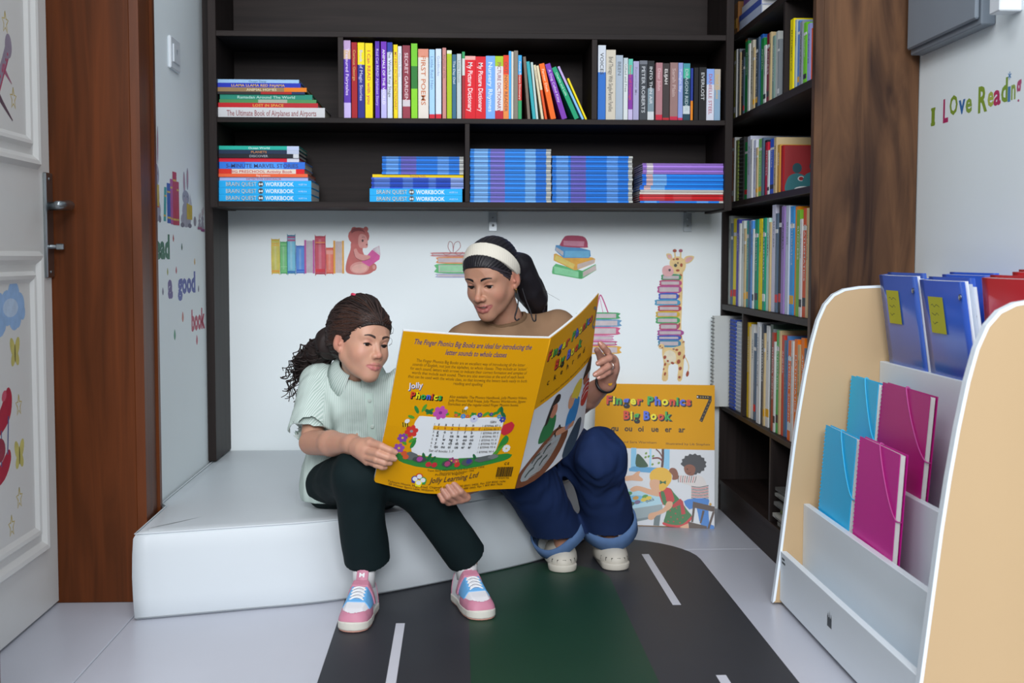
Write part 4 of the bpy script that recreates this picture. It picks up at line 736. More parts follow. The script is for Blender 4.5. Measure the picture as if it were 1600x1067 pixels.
# giraffe carrying a tower of books
A_ = Art(lambda u, v, k: wallmap(1010 + u / 4.64, 375 + v / 4.64, k)); gy, gb, gp = WC('#d9bd84'), WC('#9a4a33'), WC('#d4a3a4')
A_.blob([(255, 230), (275, 230), (272, 450), (268, 660), (295, 780), (290, 880), (276, 1018), (242, 1018), (246, 910), (178, 912), (172, 1018), (128, 1018), (140, 900), (128, 830), (140, 780), (240, 760), (238, 500)], gy, 3)
A_.blob([(150, 815), (185, 800), (222, 820), (232, 870), (205, 900), (160, 890), (142, 850)], WC('#d8d0b6'), 3)
A_.stroke([(296, 850), (318, 890), (326, 930), (318, 960)], 7, gy); A_.ell(317, 975, 11, 22, gb, .2)
for x, y, a, b in [(258, 250, 12, 9), (255, 305, 10, 14), (246, 405, 9, 14), (252, 460, 8, 12), (243, 540, 8, 10), (250, 620, 8, 22), (262, 705, 10, 14), (285, 745, 8, 14), (255, 825, 12, 16), (280, 780, 8, 12), (250, 885, 14, 18), (290, 850, 7, 18), (205, 895, 14, 9), (148, 852, 11, 14), (150, 905, 8, 12), (150, 975, 8, 14), (262, 935, 12, 14), (258, 1000, 10, 10), (140, 940, 6, 8), (170, 880, 9, 8)]: A_.ell(x, y, a, b, gb, .3, 10)
for x0, x1, y0, y1, c in [(118, 250, 245, 286, '#3f8a5c'), (106, 252, 287, 328, '#b04a72'), (92, 250, 329, 380, '#a84a84'), (100, 232, 382, 428, '#2f52b0'), (74, 240, 429, 470, '#3f8fb4'), (96, 250, 473, 513, '#a83a4a'), (82, 238, 515, 558, '#c2a22f'), (82, 240, 559, 603, '#3f9a5a'), (106, 236, 605, 650, '#a84a6a'), (96, 268, 652, 692, '#9c4a8a'), (94, 250, 693, 726, '#3a56a8'), (100, 250, 728, 774, '#3f7f9c')]:
    A_.blob([(x0 + 8, y0), (x1, y0), (x1, y1), (x0 + 8, y1), (x0, (y0 + y1) / 2)], WC(c), 3); A_.rect(x0 + 10, y0 + 9, x1 - 5, y1 - 9, WC('#b9aeb2'))
A_.ell(121, 772, 22, 19, gy); A_.ell(112, 770, 7, 6, gb); A_.ell(128, 782, 6, 5, gb); A_.blob([(196, 800), (215, 780), (262, 765), (290, 740), (285, 790), (240, 815)], gy, 3); A_.ell(235, 798, 12, 8, gb); A_.ell(212, 792, 9, 7, WC('#8a6a62'))
A_.stroke([(218, 130), (212, 75)], 11, gy, 1); A_.stroke([(256, 125), (256, 75)], 11, gy, 1); A_.ell(212, 71, 15, 12, gb); A_.ell(256, 71, 15, 12, WC('#a0566a'))
A_.blob([(195, 130), (165, 132), (150, 95), (185, 95)], gy, 3); A_.blob([(190, 126), (168, 126), (160, 102), (182, 104)], gp, 3); A_.blob([(275, 140), (300, 110), (355, 112), (335, 150), (295, 165)], gy, 3); A_.blob([(290, 142), (308, 120), (345, 120), (325, 146), (300, 158)], gp, 3)
A_.blob([(175, 160), (190, 130), (240, 112), (285, 140), (295, 185), (275, 228), (225, 240), (190, 225)], gy, 4); A_.blob([(122, 205), (140, 182), (180, 180), (205, 215), (195, 250), (150, 258), (126, 240)], gp, 4)
A_.ell(176, 212, 9, 10, WC('#5a4a50')); A_.ell(219, 178, 12, 12, WC('#3f4a3f')); A_.ell(262, 176, 10, 14, gb); A_.ell(236, 215, 14, 9, gb); A_.ell(232, 132, 12, 8, gb); A_.ell(205, 135, 8, 6, gb); A_.ell(236, 160, 5, 7, WC('#54382f'))
sticker('giraffe_sticker', 'tall sticker of a giraffe carrying a tower of books', A_)

# left wall: rabbits, books and the words; u runs along the wall away from the camera
lm = lambda u, v, k: (XL + .0002 + k, u, v)
def rabbit(A_, cx, z0, w, h, ear=1.0, book=True):
    g, gd, gp = WC('#9c9aa8'), WC('#6f6c7c'), WC('#b98a98')
    A_.ell(cx, z0 + h * .13, w * .5, h * .13, g); A_.ell(cx, z0 + h * .27, w * .36, h * .16, g)
    for s in (-1, 1): A_.ell(cx + s * w * .16 + .004, z0 + h * (.78 + .04 * s), w * .1, h * .21 * ear, g, -.06 * s); A_.ell(cx + s * w * .16 + .004, z0 + h * (.78 + .04 * s), w * .05, h * .16 * ear, gp, -.06 * s)
    A_.ell(cx, z0 + h * .5, w * .34, h * .12, g)
    for s in (-1, 1): A_.ell(cx + s * w * .15, z0 + h * .52, w * .045, h * .02, gd, n=8)
    A_.ell(cx, z0 + h * .47, w * .05, h * .012, gp, n=8)
    for s in (-1, 1): A_.ell(cx + s * w * .36, z0 + h * .035, w * .18, h * .04, gd)
    if book: A_.rect(cx - w * .33, z0 + h * .17, cx + w * .3, z0 + h * .4, WC('#c0a53a')); A_.rect(cx - w * .33, z0 + h * .155, cx + w * .3, z0 + h * .17, WC('#b9502f'))
A_ = Art(lm); rabbit(A_, 3.188, .908, .075, .235); sticker('rabbit_sticker', 'sticker of a tall-eared grey rabbit next to the door frame', A_)
A_ = Art(lm)
for u0, u1, z0, z1, c, sl in [(3.255, 3.282, .912, 1.0, '#3f9a9a', .012), (3.296, 3.34, .908, 1.012, '#2f55a8', 0), (3.335, 3.365, .906, 1.025, '#a8508f', -.003), (3.362, 3.408, .905, 1.046, '#b02f4a', 0), (3.405, 3.435, .905, 1.022, '#b5364f', 0)]:
    A_.shape([(u0, z0), (u1, z0), (u1 + sl, z1), (u0 + sl, z1)], WC(c)); A_.rect(u0 + .003, z0 + .012, u1 - .003, z0 + .017, WC('#c9a94a')); A_.rect(u0 + sl + .003, z1 - .025, u1 + sl - .003, z1 - .02, WC('#c9a94a'))
sticker('book_row_sticker', 'sticker of five upright books between the two rabbits', A_)
A_ = Art(lm); rabbit(A_, 3.52, .902, .13, .165, .9, False); A_.shape([(3.53, .925), (3.6, .925), (3.6, .965), (3.53, .97)], WC('#c0a53a')); A_.shape([(3.56, .967), (3.6, .965), (3.575, .998)], WC('#b9bac2')); A_.ell(3.635, .922, .018, .014, WC('#8f8c98')); sticker('rabbit_sticker', 'sticker of a sitting grey rabbit with a yellow book', A_)
A_ = Art(lm); rabbit(A_, 3.70, .9, .05, .05, .9, False); rabbit(A_, 3.74, .897, .05, .07, .9, False); A_.rect(3.67, .9, 3.73, .907, WC('#a0607f')); A_.rect(3.72, .895, 3.768, .903, WC('#8a4a7c')); sticker('small_rabbits_sticker', 'sticker of two tiny rabbits next to the dark corner post', A_)
for wd, u0, z0, ln, sz, c, lab in [('Read', 3.06, .823, .262, .083, '#2f6b54', 'green word Read on the left wall, partly behind the door frame'), ('a', 3.29, .715, .055, .09, '#5a4a86', 'purple letter a above the word book on the left wall'), ('good', 3.405, .722, .225, .078, '#4a56a0', 'blue word good on the left wall'), ('book', 3.57, .612, .185, .08, '#b0405a', 'pink word book on the left wall beside the corner post')]:
    A_ = Art(lm)
    if wd == 'Read': A_.text('ead', 3.163, .818, sz, length=.155, bold=.05, m=WC(c))
    else: A_.text(wd, u0, z0, sz, length=ln, bold=.05, m=WC(c))
    tag(A_.build('word_sticker'), lab, 'sticker', 'lettering on the left wall')
for i, (px, pz, c, lab) in enumerate([(3.362, .868, '#b04a4a', 'small red dot sticker beside the green word'), (3.462, .846, '#2f5a48', 'small dark green dot sticker under the sitting rabbit'), (3.625, .805, '#c79a35', 'small yellow leaf sticker under the tiny rabbits'), (3.39, .783, '#b04050', 'small red dot sticker above the blue word'), (3.29, .78, '#9aa05a', 'tiny olive dot sticker below the green word'), (3.235, .73, '#54506f', 'tiny dark dot sticker near the door frame'), (3.672, .726, '#4a4a6a', 'small dark dot sticker right of the blue word'), (3.46, .653, '#c07060', 'orange drop sticker under the blue word'), (3.36, .61, '#3f8a6a', 'green drop sticker low on the left wall'), (3.64, .578, '#b84a60', 'tiny pink drop sticker under the pink word')]):
    A_ = Art(lm); s = .011 if 'drop' in lab else .0075; A_.blob([(px - s, pz), (px, pz + s * 1.6), (px + s, pz), (px, pz - s * 1.1)], WC(c)); tag(A_.build('dot_sticker'), lab, 'sticker', 'dots on the left wall')
# right wall: I Love Reading, one sticker per letter row
rmap = lambda u, v, k: (XR - .0002 - k, 2.885 - u, v)
ls = thing('lettering_sticker', 'multicoloured letters I Love Reading on the right wall', 'sticker', (0, 0, 0))
L = [('I', 0.0, 1.128, .055, '#7f9a2f', .02), ('L', .07, 1.128, .072, '#b02a62', .03), ('O', .107, 1.140, .058, '#7f9a2f', .045), ('v', .158, 1.137, .06, '#2f6aa8', .036), ('e', .196, 1.135, .06, '#84a040', .034),
     ('R', .262, 1.128, .075, '#7f9a2f', .046), ('e', .309, 1.135, .06, '#a3b04a', .03), ('a', .338, 1.134, .06, '#b02a5a', .034), ('d', .374, 1.136, .066, '#7a9a34', .03), ('ı', .405, 1.134, .06, '#4a7fb0', .012), ('n', .42, 1.136, .058, '#8aa44a', .02), ('g', .443, 1.136, .07, '#b04a72', .022)]
for ch, u, z, s, c, ln in L: A_ = Art(rmap); A_.text(ch, u, z, s, length=ln, bold=.03, m=M(c, .5, .1)); A_.build('letter', ls)
A_ = Art(rmap)
for a in range(3): A_.stroke([(.411 - .008 * math.cos(a * 1.05 + .4), 1.184 - .008 * math.sin(a * 1.05 + .4)), (.411 + .008 * math.cos(a * 1.05 + .4), 1.184 + .008 * math.sin(a * 1.05 + .4))], .0025, M('#3f7fb4', .5, .1), 1)
for u in (-.003,): A_.rect(u, 1.128, u + .026, 1.134, M('#7f9a2f', .5, .1)); A_.rect(u, 1.162, u + .026, 1.168, M('#7f9a2f', .5, .1))
A_.build('letter_strokes', ls)
# door: aeroplane, cloud, butterflies, stars, red biplane
dm = lambda u, v, k: (XD + .0002 + k, u, v)
A_ = Art(dm); pl, pd = WC('#8f8494'), WC('#5a4652')
A_.stroke([(2.56, 1.1), (2.66, 1.2), (2.712, 1.272)], .03, pl, 4); A_.ell(2.705, 1.262, .02, .026, pl); A_.stroke([(2.62, 1.165), (2.66, 1.14), (2.72, 1.108)], .022, pd, 3, taper=True); A_.stroke([(2.665, 1.215), (2.72, 1.185)], .016, WC('#a0627a'), 2, taper=True); A_.stroke([(2.64, 1.15), (2.7, 1.235)], .005, WC('#a83a5a'), 3)
for q in range(5): A_.ell(2.655 + .011 * q, 1.192 + .013 * q, .003, .004, WC('#b03a5c'), n=8)
sticker('aeroplane_sticker', 'sticker of a grey and pink aeroplane on the upper door panel', A_)
A_ = Art(dm); cl = WC('#8fb0d6')
for u, z, r in ((2.66, .712, .04), (2.70, .735, .036), (2.735, .715, .03), (2.70, .695, .034), (2.75, .70, .018), (2.61, .70, .05), (2.72, .688, .022)): A_.ell(u, z, r, r * .95, cl)
A_.ell(2.68, .712, .045, .02, WC('#b3c6de')); sticker('cloud_sticker', 'sticker of a pale blue cloud on the lower door panel', A_)
for i, (u, z, lab) in enumerate([(2.70, .614, 'sticker of a pale yellow butterfly under the blue cloud'), (2.712, .392, 'sticker of a pale yellow butterfly below the red biplane')]):
    A_ = Art(dm); y = WC('#c2b86a')
    for s in (-1, 1): A_.ell(u + s * .014, z + .014, .013, .022, y, -.5 * s); A_.ell(u + s * .012, z - .012, .011, .016, y, .5 * s)
    A_.ell(u, z, .003, .02, WC('#5a5236')); sticker('butterfly_sticker', lab, A_)
for i, (u, z, lab) in enumerate([(2.69, 1.308, 'star sticker at the top of the upper door panel'), (2.727, 1.155, 'star sticker under the aeroplane wing'), (2.715, .50, 'star sticker right of the red biplane'), (2.705, .30, 'star sticker low on the lower door panel'), (2.655, .25, 'star sticker at the bottom left of the lower door panel')]):
    A_ = Art(dm); P5 = [(u + (.019 if k % 2 == 0 else .008) * math.sin(k * math.pi / 5), z + (.024 if k % 2 == 0 else .01) * math.cos(k * math.pi / 5)) for k in range(10)]; A_.stroke(P5, .0035, WC('#bfa94a'), 1, True); sticker('star_sticker', lab, A_)
A_ = Art(dm); rd = WC('#a8203a'); A_.blob([(2.52, .47), (2.6, .50), (2.65, .545), (2.675, .525), (2.66, .48), (2.6, .45), (2.54, .44)], rd); A_.blob([(2.53, .37), (2.6, .39), (2.65, .415), (2.66, .39), (2.62, .355), (2.55, .345)], rd); A_.stroke([(2.652, .485), (2.642, .405)], .006, WC('#4a5a8a'), 1); A_.stroke([(2.61, .46), (2.605, .385)], .005, WC('#4a5a8a'), 1); A_.ell(2.63, .53, .015, .01, WC('#c8566a'), .5); A_.ell(2.6, .42, .03, .025, WC('#8c2f40')); sticker('biplane_sticker', 'sticker of a red biplane on the lower door panel', A_)
# ------------------------------------------------------------------ the big yellow books
YEL = '#c98f06'; m_yel = M(YEL, .45, .03, 8, spec=.18, name='glossy_yellow_cover'); m_blk = M('#15130f', .45, 0, name='black_print'); m_nav = M('#2a2f6a', .45, 0, name='navy_print'); m_brn = M('#3a2a12', .45, 0, name='dark_print')
m_pic = M('#c4c8cc', .35, .02, name='white_cover_print')
RGBC = {'r': M('#c23a22', .4, 0), 'y': M('#d8cf1c', .4, 0), 'g': M('#2f9a44', .4, 0), 'b': M('#3f5cc4', .4, 0)}
def rainbow(A_, text, cols, u0, v0, size, asp, du, dv, length):
    """chunky letters with a black drop shadow, one colour per letter"""
    co, _ = glyphs(text.replace(' ', 'i'), .03); tot = 0; ws = []
    for ch in text:
        if ch == ' ': ws.append(.3)
        else: ws.append(glyphs(ch, .045)[0][:, 0].max() + .07)
    k = length / sum(ws) / asp / size; x = u0; ci = 0
    for layer in (0, 1):
        x = u0; ci = 0
        for ch, w in zip(text, ws):
            if ch != ' ':
                if layer == 0:
                    for q in (1.0, .5): A_.text(ch, x + du * q, v0 - dv * q, size, bold=.055, asp=asp * k, m=m_blk)
                else: A_.text(ch, x, v0, size, bold=.035, asp=asp * k, m=RGBC[cols[ci]])
                ci += 1
            x += w * asp * k * size
# ---- the copy propped against the back wall
pb = thing('big_book', 'big yellow picture book propped upright against the back wall', 'book', (0.404, 3.7825, .003))
e_ = Vector((.984, -.178, 0)); n_ = Vector((.178, .984, 0)); th_ = R(24); up_ = n_ * math.sin(th_) + Vector((0, 0, math.cos(th_))); out_ = e_.cross(up_).normalized() ; out_ = out_ if out_.y < 0 else -out_
PW, PH = .375, .455
PM = lambda u, v, k: tuple(e_ * (u * PW) + up_ * (v * PH) + out_ * k)
def slab(P, nu, nv, k0, k1, m, mb=None):
    mb = mb or MB(); vs = []
    for k in (k0, k1):
        for j in range(nv + 1):
            for i in range(nu + 1): vs.append(P(i / nu, j / nv, k))
    o = (nu + 1) * (nv + 1); I = lambda i, j: j * (nu + 1) + i; fs = []
    for j in range(nv):
        for i in range(nu):
            fs.append((I(i, j), I(i, j + 1), I(i + 1, j + 1), I(i + 1, j))); fs.append((o + I(i, j), o + I(i + 1, j), o + I(i + 1, j + 1), o + I(i, j + 1)))
    for i in range(nu): fs += [(I(i, 0), I(i + 1, 0), o + I(i + 1, 0), o + I(i, 0)), (I(i, nv), o + I(i, nv), o + I(i + 1, nv), I(i + 1, nv))]
    for j in range(nv): fs += [(I(0, j), o + I(0, j), o + I(0, j + 1), I(0, j + 1)), (I(nu, j), I(nu, j + 1), o + I(nu, j + 1), o + I(nu, j))]
    return mb.add(vs, fs, m)
slab(PM, 2, 2, .0, .0012, m_yel).build('front_cover', pb); slab(PM, 1, 1, -.008, -.0068, m_yel).build('back_cover', pb); slab(lambda u, v, k: PM(.004 + u * .99, .003 + v * .992, k), 1, 1, -.0066, -.0002, m_pagew).build('pages', pb)
A_ = Art(lambda u, v, k: PM(u, v, k + .0013), 6e-6)
A_.rect(0, 0, 1, .533, m_pic)
ar = PH / PW
rainbow(A_, 'Finger Phonics', 'rygbyrgbyrgbr', .092, .85, .085, ar, .007, .008, .72); rainbow(A_, 'Big Book', 'rygbyrg', .24, .742, .085, ar, .007, .008, .41)
for i, w in enumerate(['qu', 'ou', 'oi', 'ue', 'er', 'ar']): A_.text(w, .14 + i * .1124, .655, .058, bold=.025, asp=ar * .9, m=m_blk)
A_.text('and Sara Wernham', .235, .57, .024, length=.285, m=m_brn); A_.text('Illustrated by Lib Stephen', .6, .565, .022, length=.36, m=m_brn)
A_.stroke([(.85, .913), (.972, .908), (.962, .89), (.885, .735)], .026, m_blk, 1); mw_ = M('#b99a4a', .5, 0)
for q in range(7): t_ = q / 6; A_.ell(.962 - .074 * t_, .885 - .142 * t_, .0035, .003, mw_, n=6)
A_.ell(.857, .912, .006, .006, m_pic, n=8)
for q in range(4): A_.shape([(.88 + .02 * q, .917), (.89 + .02 * q, .911), (.88 + .02 * q, .905)], mw_)
Q = lambda x, y: (((970 + x / 7.36) - 930) / 185, 1 - ((690 + y / 7.36) - 600) / 222 )
def qs(*p): return [Q(a, b) for a, b in p]
C_ = lambda h: M(h, .4, .03)
sk, sk2, hb, hy = C_('#c99a78'), C_('#7a4630'), C_('#2e3136'), C_('#d2a52a')
A_.shape(qs((130, 95), (190, 95), (190, 340), (130, 340)), C_('#7ab4d2')); A_.shape(qs((502, 100), (565, 103), (565, 330), (502, 330)), C_('#7ab4d2')); A_.shape(qs((110, 335), (160, 308), (470, 318), (480, 350), (440, 382), (115, 365)), C_('#4f93bd')); A_.shape(qs((338, 98), (360, 98), (360, 312), (338, 312)), C_('#8fc0d8'))
A_.blob(qs((192, 308), (192, 180), (215, 165), (250, 195), (285, 235), (325, 308)), C_('#24482c'), 3)
A_.stroke(qs((488, 100), (490, 200), (483, 312)), .02, C_('#4a2c26'), 3); A_.stroke(qs((485, 235), (440, 205), (370, 212)), .012, C_('#6a2f30'), 3); A_.stroke(qs((480, 190), (450, 140), (410, 105)), .009, C_('#5a2c2a'), 3)
for x, y in ((300, 155), (295, 200), (330, 190), (380, 185), (445, 262), (375, 280)): A_.ell(*Q(x, y), .011, .008, C_('#6a8a34'), .5, 8)
A_.blob(qs((75, 425), (150, 410), (200, 370), (240, 365), (225, 410), (270, 450), (255, 475), (150, 470), (75, 475)), sk, 3)
A_.blob(qs((75, 570), (300, 590), (470, 650), (490, 725), (110, 800), (75, 800)), C_('#9fc4d0'), 2); A_.blob(qs((75, 660), (250, 640), (330, 690), (200, 740), (75, 760)), C_('#5fa6c8'), 3); A_.shape(qs((105, 800), (490, 730), (500, 800), (480, 850), (120, 920)), C_('#8a9a9e')); A_.shape(qs((120, 920), (480, 850), (470, 870), (140, 950)), C_('#6d7c80')); A_.shape(qs((405, 870), (475, 855), (462, 970), (398, 968)), C_('#5f6e70'))
for x, y, c in ((120, 620, '#3a7a3c'), (195, 668, '#b58a3a'), (300, 650, '#4a8a3c'), (285, 685, '#c9b23a'), (340, 665, '#c9b23a'), (215, 715, '#6a5a7a'), (150, 735, '#3f5a4a')): A_.ell(*Q(x, y), .026, .014, C_(c), .2, 10)
A_.text('quack', *Q(310, 715), .03, bold=.01, asp=1.0, rot=.22, m=m_blk)
A_.blob(qs((130, 570), (200, 530), (320, 555), (460, 600), (455, 645), (330, 620), (230, 585), (160, 600)), sk, 3)
A_.blob(qs((480, 560), (570, 545), (620, 600), (700, 690), (770, 790), (820, 855), (780, 920), (690, 975), (560, 970), (510, 935), (530, 850), (545, 760), (500, 720)), C_('#2c6a36'), 3)
A_.blob(qs((505, 930), (600, 955), (720, 945), (822, 845), (828, 870), (740, 975), (600, 980), (508, 960)), C_('#b5282c'), 3); A_.blob(qs((450, 590), (520, 545), (585, 560), (625, 690), (560, 700), (520, 690), (500, 740)), C_('#b5282c'), 3); A_.blob(qs((470, 600), (510, 590), (540, 720), (505, 730)), C_('#2c6a36'), 2); A_.shape(qs((600, 740), (690, 660), (720, 690), (750, 830), (705, 840), (690, 730), (610, 770)), C_('#a8242a'))
for x, y in ((580, 800), (640, 830), (590, 870), (660, 890), (720, 870), (560, 920), (620, 920), (690, 930), (650, 770)): A_.ell(*Q(x, y), .006, .005, C_('#a8242a'), n=8)
A_.blob(qs((545, 700), (605, 705), (590, 770), (500, 830), (430, 860), (390, 905), (340, 900), (350, 840), (430, 815), (510, 770)), sk, 3); A_.shape(qs((690, 975), (780, 935), (790, 995), (700, 985)), sk)
A_.ell(*Q(430, 500), .062, .062, sk); A_.blob(qs((345, 430), (360, 365), (430, 318), (520, 322), (585, 380), (590, 450), (560, 510), (520, 540), (470, 470), (400, 450), (365, 460)), hy, 4); A_.blob(qs((455, 500), (500, 490), (540, 520), (510, 570), (460, 575)), hy, 3); A_.shape(qs((460, 460), (495, 478), (530, 460), (528, 505), (495, 488), (462, 508)), C_('#1f5a30'))
A_.blob(qs((880, 390), (950, 430), (1000, 560), (1005, 650), (900, 660), (810, 650), (805, 520), (720, 490), (655, 455), (670, 395), (760, 405), (820, 415)), C_('#c7c2bf'), 3)
for i in range(9): A_.stroke(qs((812, 520 + i * 16), (900, 528 + i * 16), (1000, 505 + i * 17)), .005, C_('#a8383c' if i % 2 else '#2c2c30'), 3)
for i in range(9): A_.stroke(qs((672 + i * 24, 402), (665 + i * 24, 440), (668 + i * 22, 478)), .005, C_('#a8383c' if i % 2 else '#2c2c30'), 2)
A_.blob(qs((560, 350), (590, 315), (640, 330), (665, 390), (660, 440), (600, 450), (600, 400)), sk2, 3); A_.blob(qs((735, 290), (800, 265), (860, 300), (865, 360), (820, 398), (760, 385), (730, 340)), sk2, 4)
A_.blob([Q(835 + (135 + (11 if k % 2 else -6)) * math.cos(k * 2 * math.pi / 30), 265 + (112 + (11 if k % 2 else -6)) * math.sin(k * 2 * math.pi / 30)) for k in range(-16, 8)], hb, 2); A_.blob(qs((730, 300), (790, 270), (850, 300), (845, 370), (800, 396), (750, 375)), sk2, 3); A_.ell(*Q(765, 325), .006, .004, m_blk, n=8); A_.stroke(qs((770, 368), (790, 372), (805, 358)), .004, C_('#4a241c'), 2)
A_.blob(qs((730, 690), (840, 655), (1000, 655), (1000, 720), (1010, 920), (1060, 950), (1055, 1000), (960, 1000), (900, 900), (870, 760), (790, 780)), C_('#2f72b8'), 2)
for p in (((830, 690), (1070, 740), (1065, 800), (825, 755)), ((830, 745), (855, 750), (835, 920), (812, 920)), ((935, 785), (960, 790), (925, 930), (905, 930)), ((1045, 800), (1070, 800), (1010, 1000), (985, 995)), ((780, 915), (985, 960), (985, 1000), (790, 985))): A_.shape(qs(*p), C_('#4a3a32'))
A_.ell(*Q(1022, 715), .011, .01, C_('#b58a2f'), n=6)
A_.build('cover_print', pb)

# ---- the copy held open between the two readers: covers outwards, pages towards them
hb_ = thing('big_book', 'big open yellow picture book held up by the woman and the girl', 'book', (0, 0, 0))
B0, T0, BL, TL_, TR_ = [Vector(p) for p in ((.125, 2.814, .295), (.193, 2.659, .648), (-.185, 2.724, .316), (-.116, 2.571, .669), (.326, 2.921, .737))]
BR_ = Vector((.303, 3.035, .402))
def lsurf(u, v):
    a = BL.lerp(B0, u); b = TL_.lerp(T0, u); p = a.lerp(b, v); n = (B0 - BL).cross(TL_ - BL).normalized(); n = n if n.y < 0 else -n
    w = .010 * math.sin(math.pi * u) * (1 - .4 * v) - .014 * max(0, .35 - u) * max(0, .4 - v) / .14 - .008 * (1 - u) * (1 - v)
    dn = -.010 * math.sin(math.pi * min(1, u * 1.25)) * (1 - v) ** 3
    return p + n * w + Vector((0, 0, dn)), n
def rsurf(u, v):
    a = B0.lerp(BR_, u); b = T0.lerp(TR_, u); p = a.lerp(b, v); n = (BR_ - B0).cross(T0 - B0).normalized(); n = n if n.y < 0 else -n
    n = Vector((.75, -.6, -.1)).normalized() if n.x < 0 else n
    u = min(1, max(0, u)); w = .006 * math.sin(math.pi * u) * v + .024 * math.sin(math.pi * u) * (1 - v) ** 2
    return p + n * w, n
def LM(u, v, k): p, n = lsurf(u, v); return tuple(p + n * k)
def RM(u, v, k): p, n = rsurf(u, v); return tuple(p + n * k)
slab(LM, 32, 32, 0, .0009, m_yel).build('back_cover', hb_, False); slab(RM, 36, 36, 0, .0009, m_yel).build('front_cover', hb_, False)
m_sheet = M('#cfd2d2', .6, .02, name='white_page')
slab(lambda u, v, k: LM(u, .004 + v * 1.0005, k), 12, 6, -.005, -.0002, m_sheet).build('left_pages', hb_); slab(lambda u, v, k: RM(u, .004 + v * 1.0005, k), 12, 6, -.005, -.0002, m_sheet).build('right_pages', hb_)
MB().tube([tuple(B0.lerp(T0, q / 8) + Vector((0, .002, 0))) for q in range(9)], .0028, m_yel, 8).build('spine', hb_, True)
A_ = Art(lambda u, v, k: LM(u, v, k + .001), 8e-6, True); ar = .391 / .3225
A_.text('The Finger Phonics Big Books are ideal for introducing the', .085, .928, .046, length=.80, bold=.012, shear=.25, m=m_nav); A_.text('letter sounds to whole classes', .30, .877, .046, length=.42, bold=.012, shear=.25, m=m_nav)
for i, (s, u0, ln) in enumerate([("The Finger Phonics Big Books are an excellent way of introducing all the letter", .12, .745), ("sounds of English, not just the alphabet, to whole classes. They include an 'action'", .10, .785), ("for each sound, letters with arrows to indicate their correct formation and samples of", .09, .80), ("words that include each sound. There are also exercises at the end of each book", .105, .775), ("that can be used with the whole class, so that knowing the letters leads easily to both", .085, .82), ("reading and spelling", .395, .2)]): A_.text(s, u0, .822 - i * .0255, .027, length=ln, m=m_brn)
for q, m in ((0, m_nav), (1, M('#d5d6de', .4, 0))): A_.text('Jolly', .105 - q * .004, .647 + q * .004, .052, length=.095, bold=.03 if q == 0 else .012, rot=.14, m=m)
rainbow(A_, 'Phonics', 'rygbryg', .125, .595, .055, ar, .006, .006, .215)
for i, (s, ln) in enumerate([('Also available: The Phonics Handbook, Jolly Phonics Videos,', .55), ('Jolly Phonics Wall Frieze, Jolly Phonics Workbooks, Jigsaw', .545), ('Stencilets and the regular-sized Finger Phonics books.', .50)]): A_.text(s, .385, .612 - i * .0235, .025, length=ln, m=m_brn)
gl = [C_('#2c7a34'), C_('#4a8f2c'), C_('#1f5f38')]
A_.blob([(.12, .19), (.2, .165), (.45, .15), (.7, .17), (.885, .205), (.885, .25), (.5, .22), (.12, .24)], gl[0], 3)
A_.blob([(.185, .43), (.205, .475), (.24, .492), (.5, .488), (.75, .495), (.795, .475), (.80, .42), (.79, .27), (.75, .235), (.5, .225), (.25, .235), (.2, .26), (.195, .34)], M('#cfd3d6', .35, .02), 4)
def flower(u, v, r, c, cc='#c9b23a', n=6):
    r *= .82
    for i in range(n): A_.ell(u + r * .62 * math.cos(i * 2 * math.pi / n + .3), v + r * .52 * math.sin(i * 2 * math.pi / n + .3), r * .42, r * .36, C_(c), i * 2 * math.pi / n + .3, 8)
    A_.ell(u, v, r * .25, r * .21, C_(cc), n=8)
def leaf(u, v, a, l, c=0): A_.ell(u + l * .5 * math.cos(a), v + l * .5 * math.sin(a), l * .5, l * .2, gl[c], a, 8)
for u, v, a, l, c in [(.20, .50, 2.2, .06, 0), (.22, .51, 1.2, .06, 1), (.25, .5, .7, .06, 0), (.18, .47, 2.9, .05, 1), (.30, .505, 2.8, .07, 2), (.35, .5, .2, .06, 1), (.17, .31, .6, .06, 1), (.16, .29, 2.4, .06, 1), (.19, .27, 1.2, .07, 0), (.15, .33, 1.6, .05, 1), (.55, .5, .4, .05, 1), (.6, .497, 2.6, .05, 0), (.64, .5, .6, .05, 1), (.70, .505, .5, .05, 0), (.74, .51, 1.2, .06, 0), (.78, .51, 1.9, .06, 2), (.81, .49, 2.4, .06, 2), (.72, .5, 2.7, .05, 1), (.3, .2, 1.9, .06, 2), (.32, .2, 1.3, .06, 2), (.34, .2, .9, .05, 2), (.66, .215, 2.2, .05, 2), (.44, .5, .3, .05, 0), (.48, .5, 2.6, .05, 1)]: leaf(u, v, a, l, c)
flower(.345, .515, .06, '#b04a9c', '#7a2f7a'); flower(.175, .385, .055, '#c0322c', '#8a8a8a'); flower(.125, .335, .042, '#7a3f94'); flower(.115, .265, .045, '#8a4a9c'); flower(.585, .485, .034, '#b9bcd2', '#4a4a8a', 9); flower(.505, .5, .022, '#3f7fc0'); flower(.455, .505, .016, '#c0503c'); flower(.535, .5, .016, '#c0503c'); flower(.62, .51, .022, '#4a3f94'); flower(.70, .515, .016, '#3f3f8c'); flower(.865, .285, .035, '#cfcfd0', '#c9a93a', 9); flower(.79, .48, .028, '#3a3f9a'); flower(.76, .5, .02, '#3f8ab0'); flower(.485, .215, .03, '#8a3a6a'); flower(.52, .21, .024, '#b04a5a')
A_.blob([(.80, .39), (.83, .375), (.875, .40), (.885, .45), (.86, .465), (.82, .455), (.80, .43)], C_('#b52836'), 3)
A_.blob([(.79, .25), (.81, .33), (.84, .375), (.865, .355), (.86, .32), (.82, .29), (.81, .25)], gl[0], 3); A_.blob([(.77, .25), (.83, .31), (.84, .30), (.80, .25)], gl[1], 3)
